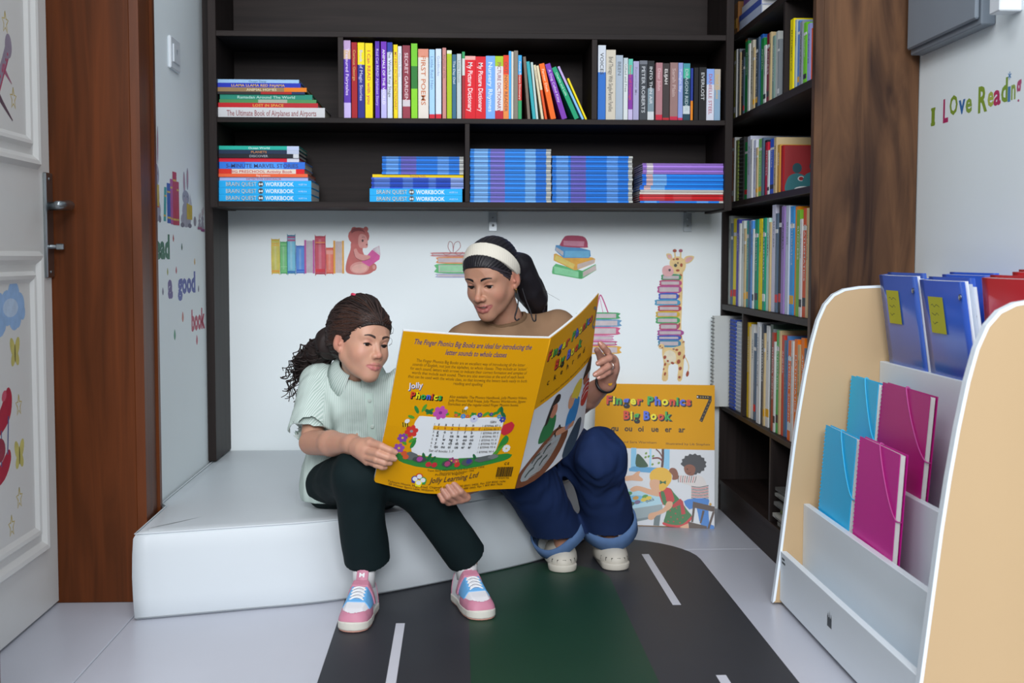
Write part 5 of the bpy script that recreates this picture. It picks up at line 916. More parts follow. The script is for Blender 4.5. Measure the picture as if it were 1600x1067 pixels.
for u, v, a, b, c in [(.2, .225, .05, .028, '#5a5f5f'), (.265, .21, .05, .022, '#3f4646'), (.46, .195, .04, .024, '#3f4646'), (.60, .205, .042, .026, '#4a5252'), (.72, .222, .075, .022, '#545a5a'), (.78, .232, .04, .018, '#6a7070')]: A_.ell(u, v, a, b, C_(c), .1, 12)
for u, v, c in [(.155, .235, '#c0522c'), (.17, .215, '#c0522c'), (.265, .213, '#9a3f8a'), (.46, .195, '#9a3f6a'), (.61, .21, '#3a3a7a'), (.33, .185, '#b02a34'), (.37, .185, '#b02a34'), (.53, .19, '#b8342c')]: A_.ell(u, v, .021, .017, C_(c), .3, 8)
for bu, bv, s in ((.125, .425, 1.0), (.505, .535, .75)):
    A_.ell(bu, bv, .03 * s, .017 * s, C_('#d0a91c'), -.3, 10)
    for q in (-.5, 0, .5): A_.stroke([(bu + .03 * s * q - .004, bv + .014 * s), (bu + .03 * s * q + .004, bv - .014 * s)], .007 * s, m_blk, 1)
    A_.ell(bu + .008, bv + .024 * s, .018 * s, .014 * s, C_('#cfd2d6'), .5, 8)
A_.rect(.315, .4085, .795, .4335, M('#d39a12', .35, .02))
rows = [('1', 's a t i p n', '1 870946 87 1'), ('2', 'c k e h r m d', '1 870946 88 X'), ('3', 'g o u l f b', '1 870946 89 8'), ('4', 'ai j oa ie ee or', '1 870946 90 1'), ('5', 'z w ng v oo oo', '1 870946 91 X'), ('6', 'y x ch sh th th', '1 870946 92 8'), ('7', 'qu ou oi ue er ar', '1 870946 93 6')]
A_.text('ISBN', .705, .458, .022, m=m_brn)
for i, (n1, s, isb) in enumerate(rows):
    v = .436 - i * .0235; mm = M('#8a2420', .4, 0) if i == 1 else m_blk
    A_.text(n1 + '.', .318, v, .02, m=m_brn)
    pr = s.split()
    for j, w in enumerate(pr): A_.text(w, .345 + j * (.285 / 6), v, .026, bold=.02, m=mm)
    A_.text(isb, .655, v - .003, .02, length=.125, m=m_brn)
A_.text('Set of books 1-7', .315, .268, .022, length=.17, m=m_brn); A_.text('1 870946 94 4', .655, .262, .02, length=.12, m=m_brn)
for i, (s, u0, ln) in enumerate([('Text Sara Wernham and Sue Lloyd 1994', .33, .40), ('Illustrations Lib Stephen 1994', .42, .24), ('Printed in England', .39, .2)]): A_.text(s, u0, .142 - i * .016 + .004 * i, .017, length=ln, rot=.05, m=m_brn)
A_.text('Jolly Learning Ltd', .355, .068, .05, length=.35, shear=.3, rot=.10, bold=.004, m=M('#2c2a30', .4, 0))
A_.text('Tailours House, High Road, Chigwell, Essex, Tel 020 8501 0405, Fax 020 8500 1696', .085, .028, .019, length=.83, rot=.03, m=m_brn); A_.text('50 Winter Sport Lane, Williston, VT 05495, Tel 1 800 488 2665, Fax 1 802 864 7626', .095, .010, .019, length=.80, rot=.03, m=m_brn)
for du, dv, c in ((0, .028, '#b8342c'), (-.026, .008, '#34348c'), (.028, .008, '#2f8a44'), (.002, -.012, '#d6c81c')): A_.ell(.285 + du, .075 + dv, .024, .020, C_(c), n=14); A_.shape([(.285 + du - .024, .075 + dv), (.285 + du + .024, .075 + dv), (.285 + du + .018, .075 + dv - .026), (.285 + du - .018, .075 + dv - .026)], C_(c))
for du, dv in ((0, .028), (-.026, .008), (.028, .008), (.002, -.012)): A_.ell(.285 + du, .075 + dv, .017, .0145, C_('#cdd0d2'), n=14)
x = .832
for i, w in enumerate([3, 1, 2, 1, 1, 3, 2, 1, 3, 1, 1, 2, 1, 3, 1, 2, 2, 1, 1, 3]):
    A_.rect(x, .092, x + .0021 * w, .16, m_blk); x += .0021 * w + .0022
A_.text('C E', .875, .175, .024, bold=.02, m=m_blk); A_.text('9 781870 946', .835, .077, .016, length=.1, m=m_brn)
A_.build('back_cover_print', hb_)
A_ = Art(lambda u, v, k: RM(min(1, max(0, u)), v, k + .001), 1e-5, True); ar = 1.75
A_.grid(.0, .002, 1, .535, m_pic, 72, 40)
rainbow(A_, 'Finger Phonics', 'rygbyrgbyrgbr', .04, .845, .085, ar, .010, .008, .86); rainbow(A_, 'Big Book', 'rygbyrg', .21, .735, .085, ar, .010, .008, .5)
for i, w in enumerate('ckehrmd'): A_.text(w, .13 + i * .105, .655, .055, bold=.018, asp=1.5, m=m_blk)
A_.text('Sue Lloyd and Sara Wernham Illustrated by Lib Stephen', .08, .56, .022, length=.85, m=m_brn)
gk = C_('#6b6a68')
A_.stroke([(.9, .93), (.97, .9), (.97, .84), (.92, .8), (.985, .76)], .02, gk, 4)
A_.blob([(.0, .0), (.02, .12), (.35, .27), (.55, .22), (.6, .14), (.3, .0)], C_('#6a3f28'), 3); A_.blob([(.05, .03), (.08, .12), (.36, .235), (.5, .19), (.25, .04)], C_('#8f9494'), 3); A_.text('m', .40, .21, .08, bold=.02, asp=1.6, rot=.5, m=m_blk)
for u, v in ((.12, .07), (.2, .12), (.27, .1), (.17, .15), (.3, .17)): A_.stroke([(u - .04, v - .02), (u, v + .01), (u + .05, v + .02)], .014, C_('#3a423f'), 3)
A_.blob([(.17, .25), (.2, .35), (.3, .4), (.38, .37), (.36, .27), (.28, .24)], C_('#2a6a3c'), 3); A_.ell(.33, .42, .055, .05, C_('#a86f58')); A_.blob([(.22, .36), (.27, .46), (.34, .52), (.41, .5), (.4, .46), (.31, .44), (.26, .36)], C_('#2c2622'), 3)
A_.blob([(.56, .2), (.58, .3), (.7, .36), (.8, .33), (.78, .24), (.7, .18)], C_('#2f72a8'), 3); A_.ell(.63, .375, .06, .055, C_('#b98566')); A_.blob([(.62, .4), (.68, .46), (.8, .47), (.82, .4), (.75, .34), (.7, .37)], C_('#c2ac3a'), 3)
A_.blob([(.42, .25), (.6, .22), (.72, .2), (.7, .17), (.56, .19), (.42, .215)], C_('#b07c60'), 3); A_.blob([(.55, .0), (.6, .1), (.8, .17), (.9, .12), (.8, .0)], C_('#34424f'), 3)
A_.blob([(.84, .26), (.86, .34), (.93, .4), (1, .38), (1, .26), (.92, .22)], C_('#a8322c'), 3); A_.ell(.9, .43, .05, .05, C_('#9a5a44'))
for q in range(3): A_.stroke([(.86, .29 + .035 * q), (.93, .31 + .035 * q), (.995, .3 + .035 * q)], .008, C_('#b9b2ae'), 3)
A_.blob([(.83, .44), (.88, .5), (.95, .56), (.998, .54), (.995, .44), (.93, .46), (.88, .45)], C_('#1c1a18'), 3)
A_.build('front_cover_print', hb_)
# ------------------------------------------------------------------ smooth bodies: distance fields turned into one closed surface
class Field:
    def __init__(s, lo, hi, h):
        s.lo = np.array(lo, np.float32); s.h = h; n = np.ceil((np.array(hi) - np.array(lo)) / h).astype(int) + 1; s.n = n
        s.ax = [s.lo[i] + h * np.arange(n[i], dtype=np.float32) for i in range(3)]; s.F = np.full(n, 1.0, np.float32)
    def _sub(s, lo, hi):
        a = np.clip(np.floor((np.array(lo) - s.lo) / s.h).astype(int), 0, s.n - 1); b = np.clip(np.ceil((np.array(hi) - s.lo) / s.h).astype(int) + 1, 1, s.n)
        sl = tuple(slice(a[i], max(a[i] + 1, b[i])) for i in range(3))
        P = np.stack(np.meshgrid(*[s.ax[i][sl[i]] for i in range(3)], indexing='ij'), -1); return sl, P
    def op(s, fn, lo, hi, k=0.0, mode='u'):
        pad = max(k * 1.6, 4 * s.h); sl, P = s._sub(np.array(lo) - pad, np.array(hi) + pad); d = fn(P).astype(np.float32); A = s.F[sl]
        if mode == 'u':
            if k > 0: t = np.clip(.5 + .5 * (A - d) / k, 0, 1); s.F[sl] = A + (d - A) * t - k * t * (1 - t)
            else: s.F[sl] = np.minimum(A, d)
        else:
            d = -d
            if k > 0: t = np.clip(.5 - .5 * (A - d) / k, 0, 1); s.F[sl] = A + (d - A) * t + k * t * (1 - t)
            else: s.F[sl] = np.maximum(A, d)
        return s
    def cap(s, a, b, ra, rb=None, k=0.0, mode='u', sq=None):
        rb = ra if rb is None else rb; a, b = np.array(a, np.float32), np.array(b, np.float32); r = max(ra, rb); lo, hi = np.minimum(a, b) - r, np.maximum(a, b) + r
        return s.op(lambda P: fcap(P, a, b, ra, rb), lo, hi, k, mode)
    def ell(s, c, r, k=0.0, mode='u', rot=None):
        c = np.array(c, np.float32); r = np.array([r] * 3 if np.isscalar(r) else r, np.float32); R_ = None if rot is None else np.array(rot, np.float32); m = r.max() if rot is not None else r
        return s.op(lambda P: fell(P, c, r, R_), c - m, c + m, k, mode)
    def chain(s, pts, rads, k=0.0, mode='u'):
        for i in range(len(pts) - 1): s.cap(pts[i], pts[i + 1], rads[i], rads[i + 1], k, mode)
        return s
    def shell(s, c, dirs, r0=.05, r1=.17, n=80):
        """distance from c to the outermost crossing of the surface along each direction"""
        rr_ = np.linspace(r0, r1, n); P = np.array(c)[None, None] + dirs[:, None, :] * rr_[None, :, None]; I = np.clip(np.rint((P - s.lo) / s.h).astype(int), 0, s.n - 1)
        v = s.F[I[..., 0], I[..., 1], I[..., 2]] < 0; return np.where(v.any(1), rr_[n - 1 - np.argmax(v[:, ::-1], 1)], -1)
    def all(s, fn):
        sl, P = s._sub(s.lo, s.lo + s.h * s.n); s.F = fn(P, s.F).astype(np.float32); return s
    def mesh(s, smooth=1):
        F = s.F; S = F < 0
        c = [S[i:S.shape[0] - 1 + i, j:S.shape[1] - 1 + j, k:S.shape[2] - 1 + k] for i in (0, 1) for j in (0, 1) for k in (0, 1)]
        cnt = sum(x.astype(np.int8) for x in c); act = (cnt > 0) & (cnt < 8); ijk = np.argwhere(act); idx = np.full(act.shape, -1, np.int64); idx[act] = np.arange(len(ijk))
        cv = np.array([(i, j, k) for i in (0, 1) for j in (0, 1) for k in (0, 1)]); V = np.stack([F[ijk[:, 0] + a, ijk[:, 1] + b, ijk[:, 2] + q] for a, b, q in cv], 1)
        acc = np.zeros((len(ijk), 3)); num = np.zeros(len(ijk))
        for a in range(8):
            for b in range(a + 1, 8):
                if np.abs(cv[a] - cv[b]).sum() != 1: continue
                m = (V[:, a] < 0) != (V[:, b] < 0); t = np.where(m, V[:, a] / np.where(m, V[:, a] - V[:, b], 1), 0)
                acc += (m[:, None] * (cv[a] + (cv[b] - cv[a]) * t[:, None])); num += m
        co = s.lo + s.h * (ijk + acc / num[:, None]); Q = []
        for ax in range(3):
            o1, o2 = [(1, 2), (2, 0), (0, 1)][ax]; sl0 = [slice(None)] * 3; sl1 = [slice(None)] * 3; sl0[ax] = slice(0, -1); sl1[ax] = slice(1, None)
            a_, b_ = S[tuple(sl0)], S[tuple(sl1)]; e = np.argwhere(a_ != b_); e = e[(e[:, o1] > 0) & (e[:, o2] > 0) & (e[:, o1] < act.shape[o1]) & (e[:, o2] < act.shape[o2])]
            if not len(e): continue
            def at(d1, d2): q = e.copy(); q[:, o1] += d1; q[:, o2] += d2; return idx[q[:, 0], q[:, 1], q[:, 2]]
            q = np.stack([at(-1, -1), at(0, -1), at(0, 0), at(-1, 0)], 1); fl = ~a_[e[:, 0], e[:, 1], e[:, 2]]; q[fl] = q[fl][:, ::-1]; Q.append(q)
        Q = np.concatenate(Q)
        for _ in range(smooth):
            sm = np.zeros_like(co); n = np.zeros(len(co))
            for i in range(4):
                np.add.at(sm, Q[:, i], co[Q[:, (i + 1) % 4]]); np.add.at(n, Q[:, i], 1); np.add.at(sm, Q[:, i], co[Q[:, (i - 1) % 4]]); np.add.at(n, Q[:, i], 1)
            co = co * .5 + .5 * sm / np.maximum(n, 1)[:, None]
        return co, Q
def fcap(P, a, b, ra, rb):
    d = b - a; L = float(d @ d) + 1e-12; t = np.clip(((P - a) @ d) / L, 0, 1); return np.linalg.norm(P - a - t[..., None] * d, axis=-1) - (ra + (rb - ra) * t)
def fell(P, c, r, R_=None):
    q = P - c
    if R_ is not None: q = q @ R_
    k0 = np.linalg.norm(q / r, axis=-1); k1 = np.linalg.norm(q / (r * r), axis=-1); return k0 * (k0 - 1) / np.maximum(k1, 1e-6)
def waves(P, amp, freq, seed, stretch=(1, 1, 1)):
    g = np.random.default_rng(seed); out = 0
    for i in range(5):
        d = g.normal(size=3); d /= np.linalg.norm(d); f = freq * (0.6 + .5 * i); w = .6 * np.sin((P @ (g.normal(size=3) * f * .45).astype(np.float32)) + g.random() * 6)
        out = out + np.sin((P * np.array(stretch, np.float32)) @ (d * f).astype(np.float32) + g.random() * 6 + w) / (1 + .6 * i)
    return out * amp / 2.2
def npmesh(name, parts, mats, parent=None, col=None, smooth=True):
    """parts: list of (co, quads[, material index]) joined into one mesh"""
    co = np.concatenate([p[0] for p in parts]); off = np.cumsum([0] + [len(p[0]) for p in parts]); Q = np.concatenate([p[1] + off[i] for i, p in enumerate(parts)])
    me = bpy.data.meshes.new(name); me.vertices.add(len(co)); me.vertices.foreach_set('co', co.astype(np.float32).ravel()); n = len(Q); k = Q.shape[1]
    me.loops.add(n * k); me.loops.foreach_set('vertex_index', Q.astype(np.int32).ravel()); me.polygons.add(n); me.polygons.foreach_set('loop_start', np.arange(0, n * k, k, dtype=np.int32))
    if smooth: me.polygons.foreach_set('use_smooth', np.ones(n, bool))
    mi = np.concatenate([np.full(len(p[1]), p[2] if len(p) > 2 else 0, np.int32) for p in parts]); me.polygons.foreach_set('material_index', mi)
    me.update(calc_edges=True)
    for m in mats: me.materials.append(m)
    if col is not None:
        a = me.color_attributes.new('Col', 'FLOAT_COLOR', 'POINT'); a.data.foreach_set('color', np.concatenate([col, np.ones((len(col), 1))], 1).astype(np.float32).ravel())
    return link(name, me, parent)
def skinmat(name, rough=.46):
    m = bpy.data.materials.new(name); m.use_nodes = True; nt = m.node_tree; b = nt.nodes['Principled BSDF']; a = nt.nodes.new('ShaderNodeVertexColor'); a.layer_name = 'Col'
    tc = nt.nodes.new('ShaderNodeTexCoord'); nz = nt.nodes.new('ShaderNodeTexNoise'); nz.inputs['Scale'].default_value = 60; nt.links.new(tc.outputs['Object'], nz.inputs['Vector'])
    mx = nt.nodes.new('ShaderNodeMix'); mx.data_type = 'RGBA'; mx.blend_type = 'MULTIPLY'; mx.inputs[0].default_value = .10; nt.links.new(a.outputs[0], mx.inputs[6]); nt.links.new(nz.outputs['Color'], mx.inputs[7]); nt.links.new(mx.outputs[2], b.inputs['Base Color'])
    b.inputs['Roughness'].default_value = rough; b.inputs['Specular IOR Level'].default_value = .35; b.inputs['Subsurface Weight'].default_value = .12; b.inputs['Subsurface Radius'].default_value = (.012, .005, .003); b.inputs['Subsurface Scale'].default_value = .5
    return m
def albedo(h): return np.array([min(.92, lin(v) / GAIN) for v in hx(h)])
def headrot(yaw, pit, rol):
    yaw, pit, rol = R(yaw), R(pit), R(rol); f = np.array([math.sin(yaw) * math.cos(pit), -math.cos(yaw) * math.cos(pit), -math.sin(pit)])
    x = np.cross(f, [0, 0, 1]); x /= np.linalg.norm(x); z = np.cross(x, f); return np.stack([x * math.cos(rol) + z * math.sin(rol), f, -x * math.sin(rol) + z * math.cos(rol)], 1)
class Head:
    """head in its own frame (metres for an adult; x to the subject's right, y forward, z up), placed by rotation, scale and centre"""
    def __init__(s, centre, yaw, pit, rol, scale): s.c = np.array(centre); s.R = headrot(yaw, pit, rol); s.s = scale
    def w(s, p): return s.c + (np.asarray(p, float) @ s.R.T) * s.s
    def l(s, p): return ((np.asarray(p, float) - s.c) @ s.R) / s.s
    def build(s, neck_w, child=False, smile=False, open_=.0022, res=.0019):
        nb = s.l(neck_w); G_ = Field((-.10, -.14, -.235), (.10, .135, .13), res); nr = .043 if child else .046
        G_.ell((0, -.012, .028), (.073, .092, .085)); fx = .061 if child else .058
        G_.ell((0, .028, -.03), (fx, .064, .083), .035); G_.ell((0, .045, .04), (.055, .04, .045), .03)
        for q in (-1, 1):
            G_.cap((q * (.047 if child else .044), .0, -.050), (q * .010, .066, -.097), .022, .016, .025); G_.ell((q * .036, .056, -.035), .023 if child else .021, .026)
        G_.ell((0, .073, -.100), (.021, .017, .015), .018)
        for q in (-1, 1): G_.cap((q * .013, .0805, .019), (q * .042, .0695, .021), .0075, .006, .016)
        ns = .86 if child else 1.0
        G_.cap((0, .082, .008), (0, .083 + .024 * ns, -.031), .0065, .0092 * ns, .012); G_.ell((0, .083 + .0265 * ns, -.0335), .0106 * ns, .006)
        for q in (-1, 1): G_.ell((q * .0125 * ns, .083 + .0155 * ns, -.0375), (.0078, .0105, .0078), .005)
        for q in (-1, 1): G_.ell((q * .0062, .083 + .019 * ns, -.0455), (.0034, .005, .004), .002, 's')
        G_.ell((0, .076, -.067), (.030, .0175, .027), .02)
        for q in (-1, 1): G_.ell((q * .031, .0965, -.001), (.0165, .016, .0105), .012, 's')
        for q in (-1, 1):
            G_.ell((q * .031, .0715, -.0015), .0142, .004)
            G_.ell((q * .031, .0845, -.0055 + (0 if open_ < .003 else .001)), (.0152, .0095, open_), .0010, 's')
            G_.ell((q * .031, .0925, .0052), (.014, .006, .0011), .002, 's')
        zs = .004 if smile else 0; wx = 1.16 if smile else 1.05
        s.up = [(-.0235, .0815, -.0655 + zs), (-.010, .0925, -.0622), (-.003, .0945, -.0612), (0, .0942, -.0622), (.003, .0945, -.0612), (.010, .0925, -.0622), (.0235, .0815, -.0655 + zs)]
        s.lowl = [(-.0215, .0825, -.0675 + zs), (-.010, .091, -.0735 - zs * .8), (0, .0935, -.075 - zs * .8), (.010, .091, -.0735 - zs * .8), (.0215, .0825, -.0675 + zs)]
        s.up = [(x * wx, y, z) for x, y, z in s.up]; s.lowl = [(x * wx, y, z) for x, y, z in s.lowl]; G_.chain(s.up, [.0030, .0047, .0050, .0047, .0050, .0047, .0030], .003); G_.chain(s.lowl, [.003, .0062, .0070, .0062, .003], .003)
        G_.chain([(-.0235 * wx, .0875, -.0668 + zs), (-.01, .0985, -.0675), (0, .1005, -.0675), (.01, .0985, -.0675), (.0235 * wx, .0875, -.0668 + zs)], [.0010, .0016, .0016, .0016, .0010], .002, 's')
        if smile: G_.ell((0, .0945, -.0677), (.0185, .009, .0042), .002, 's')
        for q in (-1, 1):
            a = q * .32; Rz = np.array([[math.cos(a), -math.sin(a), 0], [math.sin(a), math.cos(a), 0], [0, 0, 1]]) @ np.array([[1, 0, 0], [0, math.cos(-.18), -math.sin(-.18)], [0, math.sin(-.18), math.cos(-.18)]])
            G_.ell((q * .0755, -.010, -.009), (.0075, .0195, .030), .008, rot=Rz); G_.ell((q * .0745, -.002, -.034), (.006, .009, .010), .005); G_.ell((q * .0845, -.006, -.006), (.0065, .0105, .0175), .004, 's', rot=Rz); G_.ell((q * .0785, .0015, -.016), (.004, .005, .006), .003)
        d = nb / np.linalg.norm(nb); G_.cap((0, -.022, -.055), nb, nr, nr * 1.08, .025); G_.cap(nb, nb + d * .03, nr * 1.08, nr * 1.3, .02)
        co, Q = G_.mesh(1); s.front = co[co[:, 1] > .02]; return co, Q
    def surf(s, x, z):
        """front surface of the face at (x, z)"""
        d = np.abs(s.front[:, 0] - x) + np.abs(s.front[:, 2] - z); i = np.argsort(d)[:6]; return float(s.front[i, 1].max())
    def colour(s, co, skin, lip, blush):
        base = np.tile(albedo(skin), (len(co), 1)); L_ = albedo(lip)
        d = np.full(len(co), 1.0)
        for ch, r in ((s.up, .0058), (s.lowl, .0080)):
            for i in range(len(ch) - 1): d = np.minimum(d, fcap(co, np.array(ch[i]), np.array(ch[i + 1]), r, r))
        w = np.clip(.5 - d / .0016, 0, 1)[:, None]
        b = np.zeros(len(co))
        for c, r, k in (((.043, .062, -.032), .022, .5), ((-.043, .062, -.032), .022, .5), ((0, .11, -.034), .014, .6), ((.08, -.01, -.01), .03, .7), ((-.08, -.01, -.01), .03, .7), ((.031, .086, .004), .012, .35), ((-.031, .086, .004), .012, .35)): b = np.maximum(b, k * np.exp(-((co - np.array(c)) ** 2).sum(1) / r ** 2))
        base = base + (albedo(blush) - base) * b[:, None]; return base + (L_ - base) * w
    def tubes(s, name, strands, rad, m, parent, seg=4):
        """strands: list of local point lists (with optional radius list)"""
        V = []; Qs = []; n0 = 0
        for st_ in strands:
            pts, rr_ = st_ if isinstance(st_, tuple) else (st_, None)
            P = s.w(np.array(pts)); n = len(P); T = np.gradient(P, axis=0); T /= np.linalg.norm(T, axis=1)[:, None] + 1e-12
            ref = np.array([.31, .52, .79]); N = np.cross(T, ref); N /= np.linalg.norm(N, axis=1)[:, None] + 1e-9; B = np.cross(T, N); r_ = (np.array(rr_) if rr_ is not None else np.full(n, rad)) * s.s
            an = np.arange(seg) * 2 * math.pi / seg; V.append((P[:, None, :] + (N[:, None, :] * np.cos(an)[None, :, None] + B[:, None, :] * np.sin(an)[None, :, None]) * r_[:, None, None]).reshape(-1, 3))
            I = np.arange(n - 1)[:, None] * seg; K = np.arange(seg)[None, :]; Qs.append((np.stack([I + K, I + (K + 1) % seg, I + seg + (K + 1) % seg, I + seg + K], -1).reshape(-1, 4) + n0)); n0 += n * seg
        o = npmesh(name, [(np.concatenate(V), np.concatenate(Qs))], [m], parent)
        if len(strands) > 20: o['kind'] = 'stuff'
        return o
def finger(G_, pts, r0, r1, k=.004):
    n = len(pts); rs = [r0 + (r1 - r0) * i / (n - 1) for i in range(n)]
    for i in range(1, n - 1): rs[i] *= 1.04
    G_.chain(pts, rs, k)
def hand_nails(name, tips, m, parent):
    """small nail plates: (centre, outward normal, finger direction, size)"""
    for c, nrm, dr, sz in tips:
        c, nrm, dr = Vector(c), Vector(nrm).normalized(), Vector(dr).normalized(); sd = nrm.cross(dr).normalized(); dr = sd.cross(nrm)
        ring = [c + sd * math.cos(a) * sz * .72 + dr * math.sin(a) * sz + nrm * (sz * .12) - nrm * (.45 * sz * math.cos(a) ** 2) for a in [2 * math.pi * i / 10 for i in range(10)]]
        MB().add([tuple(p) for p in ring] + [tuple(c + nrm * sz * .22)], [(i, (i + 1) % 10, 10) for i in range(10)], m).build(name, parent, True)
def cloth(name, co, Q, m, parent): return npmesh(name, [(co, Q)], [m], parent)
def stripemat(name, c1, c2, period, dirv, rough=.75):
    m = bpy.data.materials.new(name); m.use_nodes = True; nt = m.node_tree; b = nt.nodes['Principled BSDF']; b.inputs['Roughness'].default_value = rough; b.inputs['Specular IOR Level'].default_value = .2
    at = nt.nodes.new('ShaderNodeAttribute'); at.attribute_name = 'stripe'; mm = nt.nodes.new('ShaderNodeMath'); mm.operation = 'MULTIPLY'; mm.inputs[1].default_value = 2 * math.pi / period; nt.links.new(at.outputs['Fac'], mm.inputs[0])
    sn = nt.nodes.new('ShaderNodeMath'); sn.operation = 'SINE'; nt.links.new(mm.outputs[0], sn.inputs[0]); cr = nt.nodes.new('ShaderNodeMapRange'); cr.inputs[1].default_value = -.4; cr.inputs[2].default_value = .4; nt.links.new(sn.outputs[0], cr.inputs[0])
    mx = nt.nodes.new('ShaderNodeMix'); mx.data_type = 'RGBA'; mx.inputs[6].default_value = (*albedo(c1), 1); mx.inputs[7].default_value = (*albedo(c2), 1); nt.links.new(cr.outputs[0], mx.inputs[0]); nt.links.new(mx.outputs[2], b.inputs['Base Color']); return m
A3 = lambda *p: np.array(p, float)
m_hairw = M('#151318', .5, .15, 40, spec=.35, name='black_hair'); m_hairg = M('#241b19', .55, .25, 60, spec=.3, name='dark_brown_curls'); m_hairr = M('#3c241a', .45, .2, 40, spec=.45, name='reddish_brown_hairline')
m_eye = M('#1c1512', .15, 0, spec=.6, name='dark_iris'); m_sclera = M('#b9b4b2', .25, 0, name='eye_white'); m_lash = M('#14100f', .5, 0, name='lashes'); m_nail = M('#cf9c8e', .25, 0, spec=.5, name='nail'); m_teeth = M('#cfcac4', .3, 0, name='teeth')
def face_details(Hd, par, hair, smile, browc, child):
    for q in (-1, 1):
        ctr = A3(q * .031, .0715, -.0015); sp = MB(); seg = 14
        co = []; N = 12
        V = [(math.sin(math.pi * i / N) * math.cos(2 * math.pi * j / seg), math.cos(math.pi * i / N), math.sin(math.pi * i / N) * math.sin(2 * math.pi * j / seg)) for i in range(N + 1) for j in range(seg)]
        vs = Hd.w(ctr + np.array(V) * .0127); fs = [(i * seg + j, i * seg + (j + 1) % seg, (i + 1) * seg + (j + 1) % seg, (i + 1) * seg + j) for i in range(N) for j in range(seg)]
        mb = MB(); mb.add(vs, [f for k, f in enumerate(fs) if k // seg >= 3], m_sclera); mb.add(vs, [f for k, f in enumerate(fs) if k // seg < 3], m_eye)
        e = mb.build('eye', par, True)
        # upper lash line and eyebrow follow the lid and brow ridge
        z0 = -.0012 if child else .0010
        pts = [(q * (.031 + .0140 * t), Hd.surf(q * (.031 + .0140 * t), z0 + .0012 - .0026 * t * t + .0010 * t) + .0003, z0 - .0026 * t * t + .0010 * t) for t in np.linspace(-1, 1, 9)]
        Hd.tubes('eyelash', [(pts, [.0006, .0011, .0013, .0014, .0014, .0015, .0016, .0015, .0008])], .001, m_lash, par)
        st = []
        for r_ in range(5):
            pts = []
            for t in np.linspace(0, 1, 10):
                x = .0125 + .034 * t; z = .0155 + .0095 * math.sin(math.pi * (.12 + .62 * t)) + (r_ - 2) * .0013 * (1 - .75 * t); y = Hd.surf(q * x, z) + .0002
                pts.append((q * x, y, z))
            st.append((pts, list(np.interp(np.linspace(0, 1, 10), [0, .15, .6, 1], [.0009, .0016, .0014, .0006]))))
        Hd.tubes('eyebrow', st, .001, browc, par, 4)
    if smile:
        V = []; n = 10
        for i in range(n + 1):
            t = -1 + 2 * i / n; x = .015 * t; y = .0895 - .006 * t * t; V += [(x, y, -.0655), (x, y, -.0692)]
        MB().add(Hd.w(np.array(V)), [(2 * i, 2 * i + 2, 2 * i + 3, 2 * i + 1) for i in range(n)], m_teeth).build('teeth', par)
def capstrands(Hd, c, r, n, target, seed, wav=0.0, a0=-1.5, a1=1.5, lift=.0012, rad=.0011, z0=.062, field=None):
    """hair strands lying on the skull from the hairline back to a gathering point"""
    g = np.random.default_rng(seed); out = []; c, r = np.array(c), np.array(r); tg = (np.array(target) - c) / r; tg /= np.linalg.norm(tg)
    for i in range(n):
        a = a0 + (a1 - a0) * g.random(); zz = np.interp(abs(a), [0, .5, .9, 1.3, 1.7], [z0, z0 - .006, .03, .0, -.035]); yy = np.interp(abs(a), [0, .5, .9, 1.3, 1.7], [.085, .074, .045, .012, -.03]) - .012 * g.random()
        x = math.copysign(np.interp(abs(a), [0, .5, .9, 1.3, 1.7], [0, .045, .066, .074, .075]), a); st = (np.array([x, yy, zz]) - c) / r; st /= np.linalg.norm(st)
        om = math.acos(np.clip(st @ tg, -.999, .999)); pts = []; ph = g.random() * 6; lf = lift * (0.6 + .8 * g.random())
        for t in np.linspace(0, 1, 16):
            d = (math.sin((1 - t) * om) * st + math.sin(t * om) * tg) / math.sin(om); d = d + wav * np.array([math.sin(t * 22 + ph), math.cos(t * 19 + ph), math.sin(t * 25 + ph * 2)]); pts.append(c + d / np.linalg.norm(d) * r * (1 + lf / .09))
        pts = np.array(pts)
        if field is not None:
            dv = pts - c; L_ = np.linalg.norm(dv, axis=1); rr_ = field.shell(c, dv / L_[:, None]); ok = rr_ > 0; rr_ = np.where(ok, rr_, L_); rr_ = np.convolve(np.pad(rr_, 1, mode='edge'), [.25, .5, .25], 'valid'); pts = c + dv / L_[:, None] * (rr_ + lf * .5)[:, None]
        out.append((pts, list(np.interp(np.linspace(0, 1, 16), [0, .1, 1], [rad * .4, rad, rad * .8]))))
    return out
# ================================================================== the woman
WO = thing('person', 'woman in brown T-shirt, cream headband and jeans, holding the open yellow book', 'person', (.16, 3.42, .2))
inv = lambda o: None
def pw(co): return co - np.array(WO.location)
sk = skinmat('warm_skin')
HW = Head((.081, 3.15, .771), -29.5, 18.5, -2.5, .811)
NBW = A3(.118, 3.225, .662)
hco, hQ = HW.build(NBW, False, True, .0062); hcol = HW.colour(hco, '#b1846d', '#a0605a', '#b5705e'); hco = HW.w(hco)
SHR, SHL = A3(.012, 3.17, .606), A3(.258, 3.268, .630)
ELR, WRR = A3(-.045, 3.05, .43), A3(-.005, 2.862, .308); ELL, WRL = A3(.287, 3.195, .43), A3(.357, 3.012, .517)
HPR, HPL = A3(.095, 3.43, .285), A3(.235, 3.44, .285); KNR, KNL = A3(.135, 3.10, .325), A3(.350, 3.15, .318); ANR, ANL = A3(.272, 3.285, .10), A3(.402, 3.315, .105)
B_ = Field((-.14, 2.80, .03), (.50, 3.56, .76), .005)
B_.chain([A3(.165, 3.44, .29), A3(.15, 3.37, .42), A3(.13, 3.26, .57)], [.09, .085, .08], .05); B_.cap(SHR, SHL, .028, .028, .03); B_.cap(A3(.13, 3.25, .60), NBW + A3(-.002, -.004, .0), .045, .04, .02)
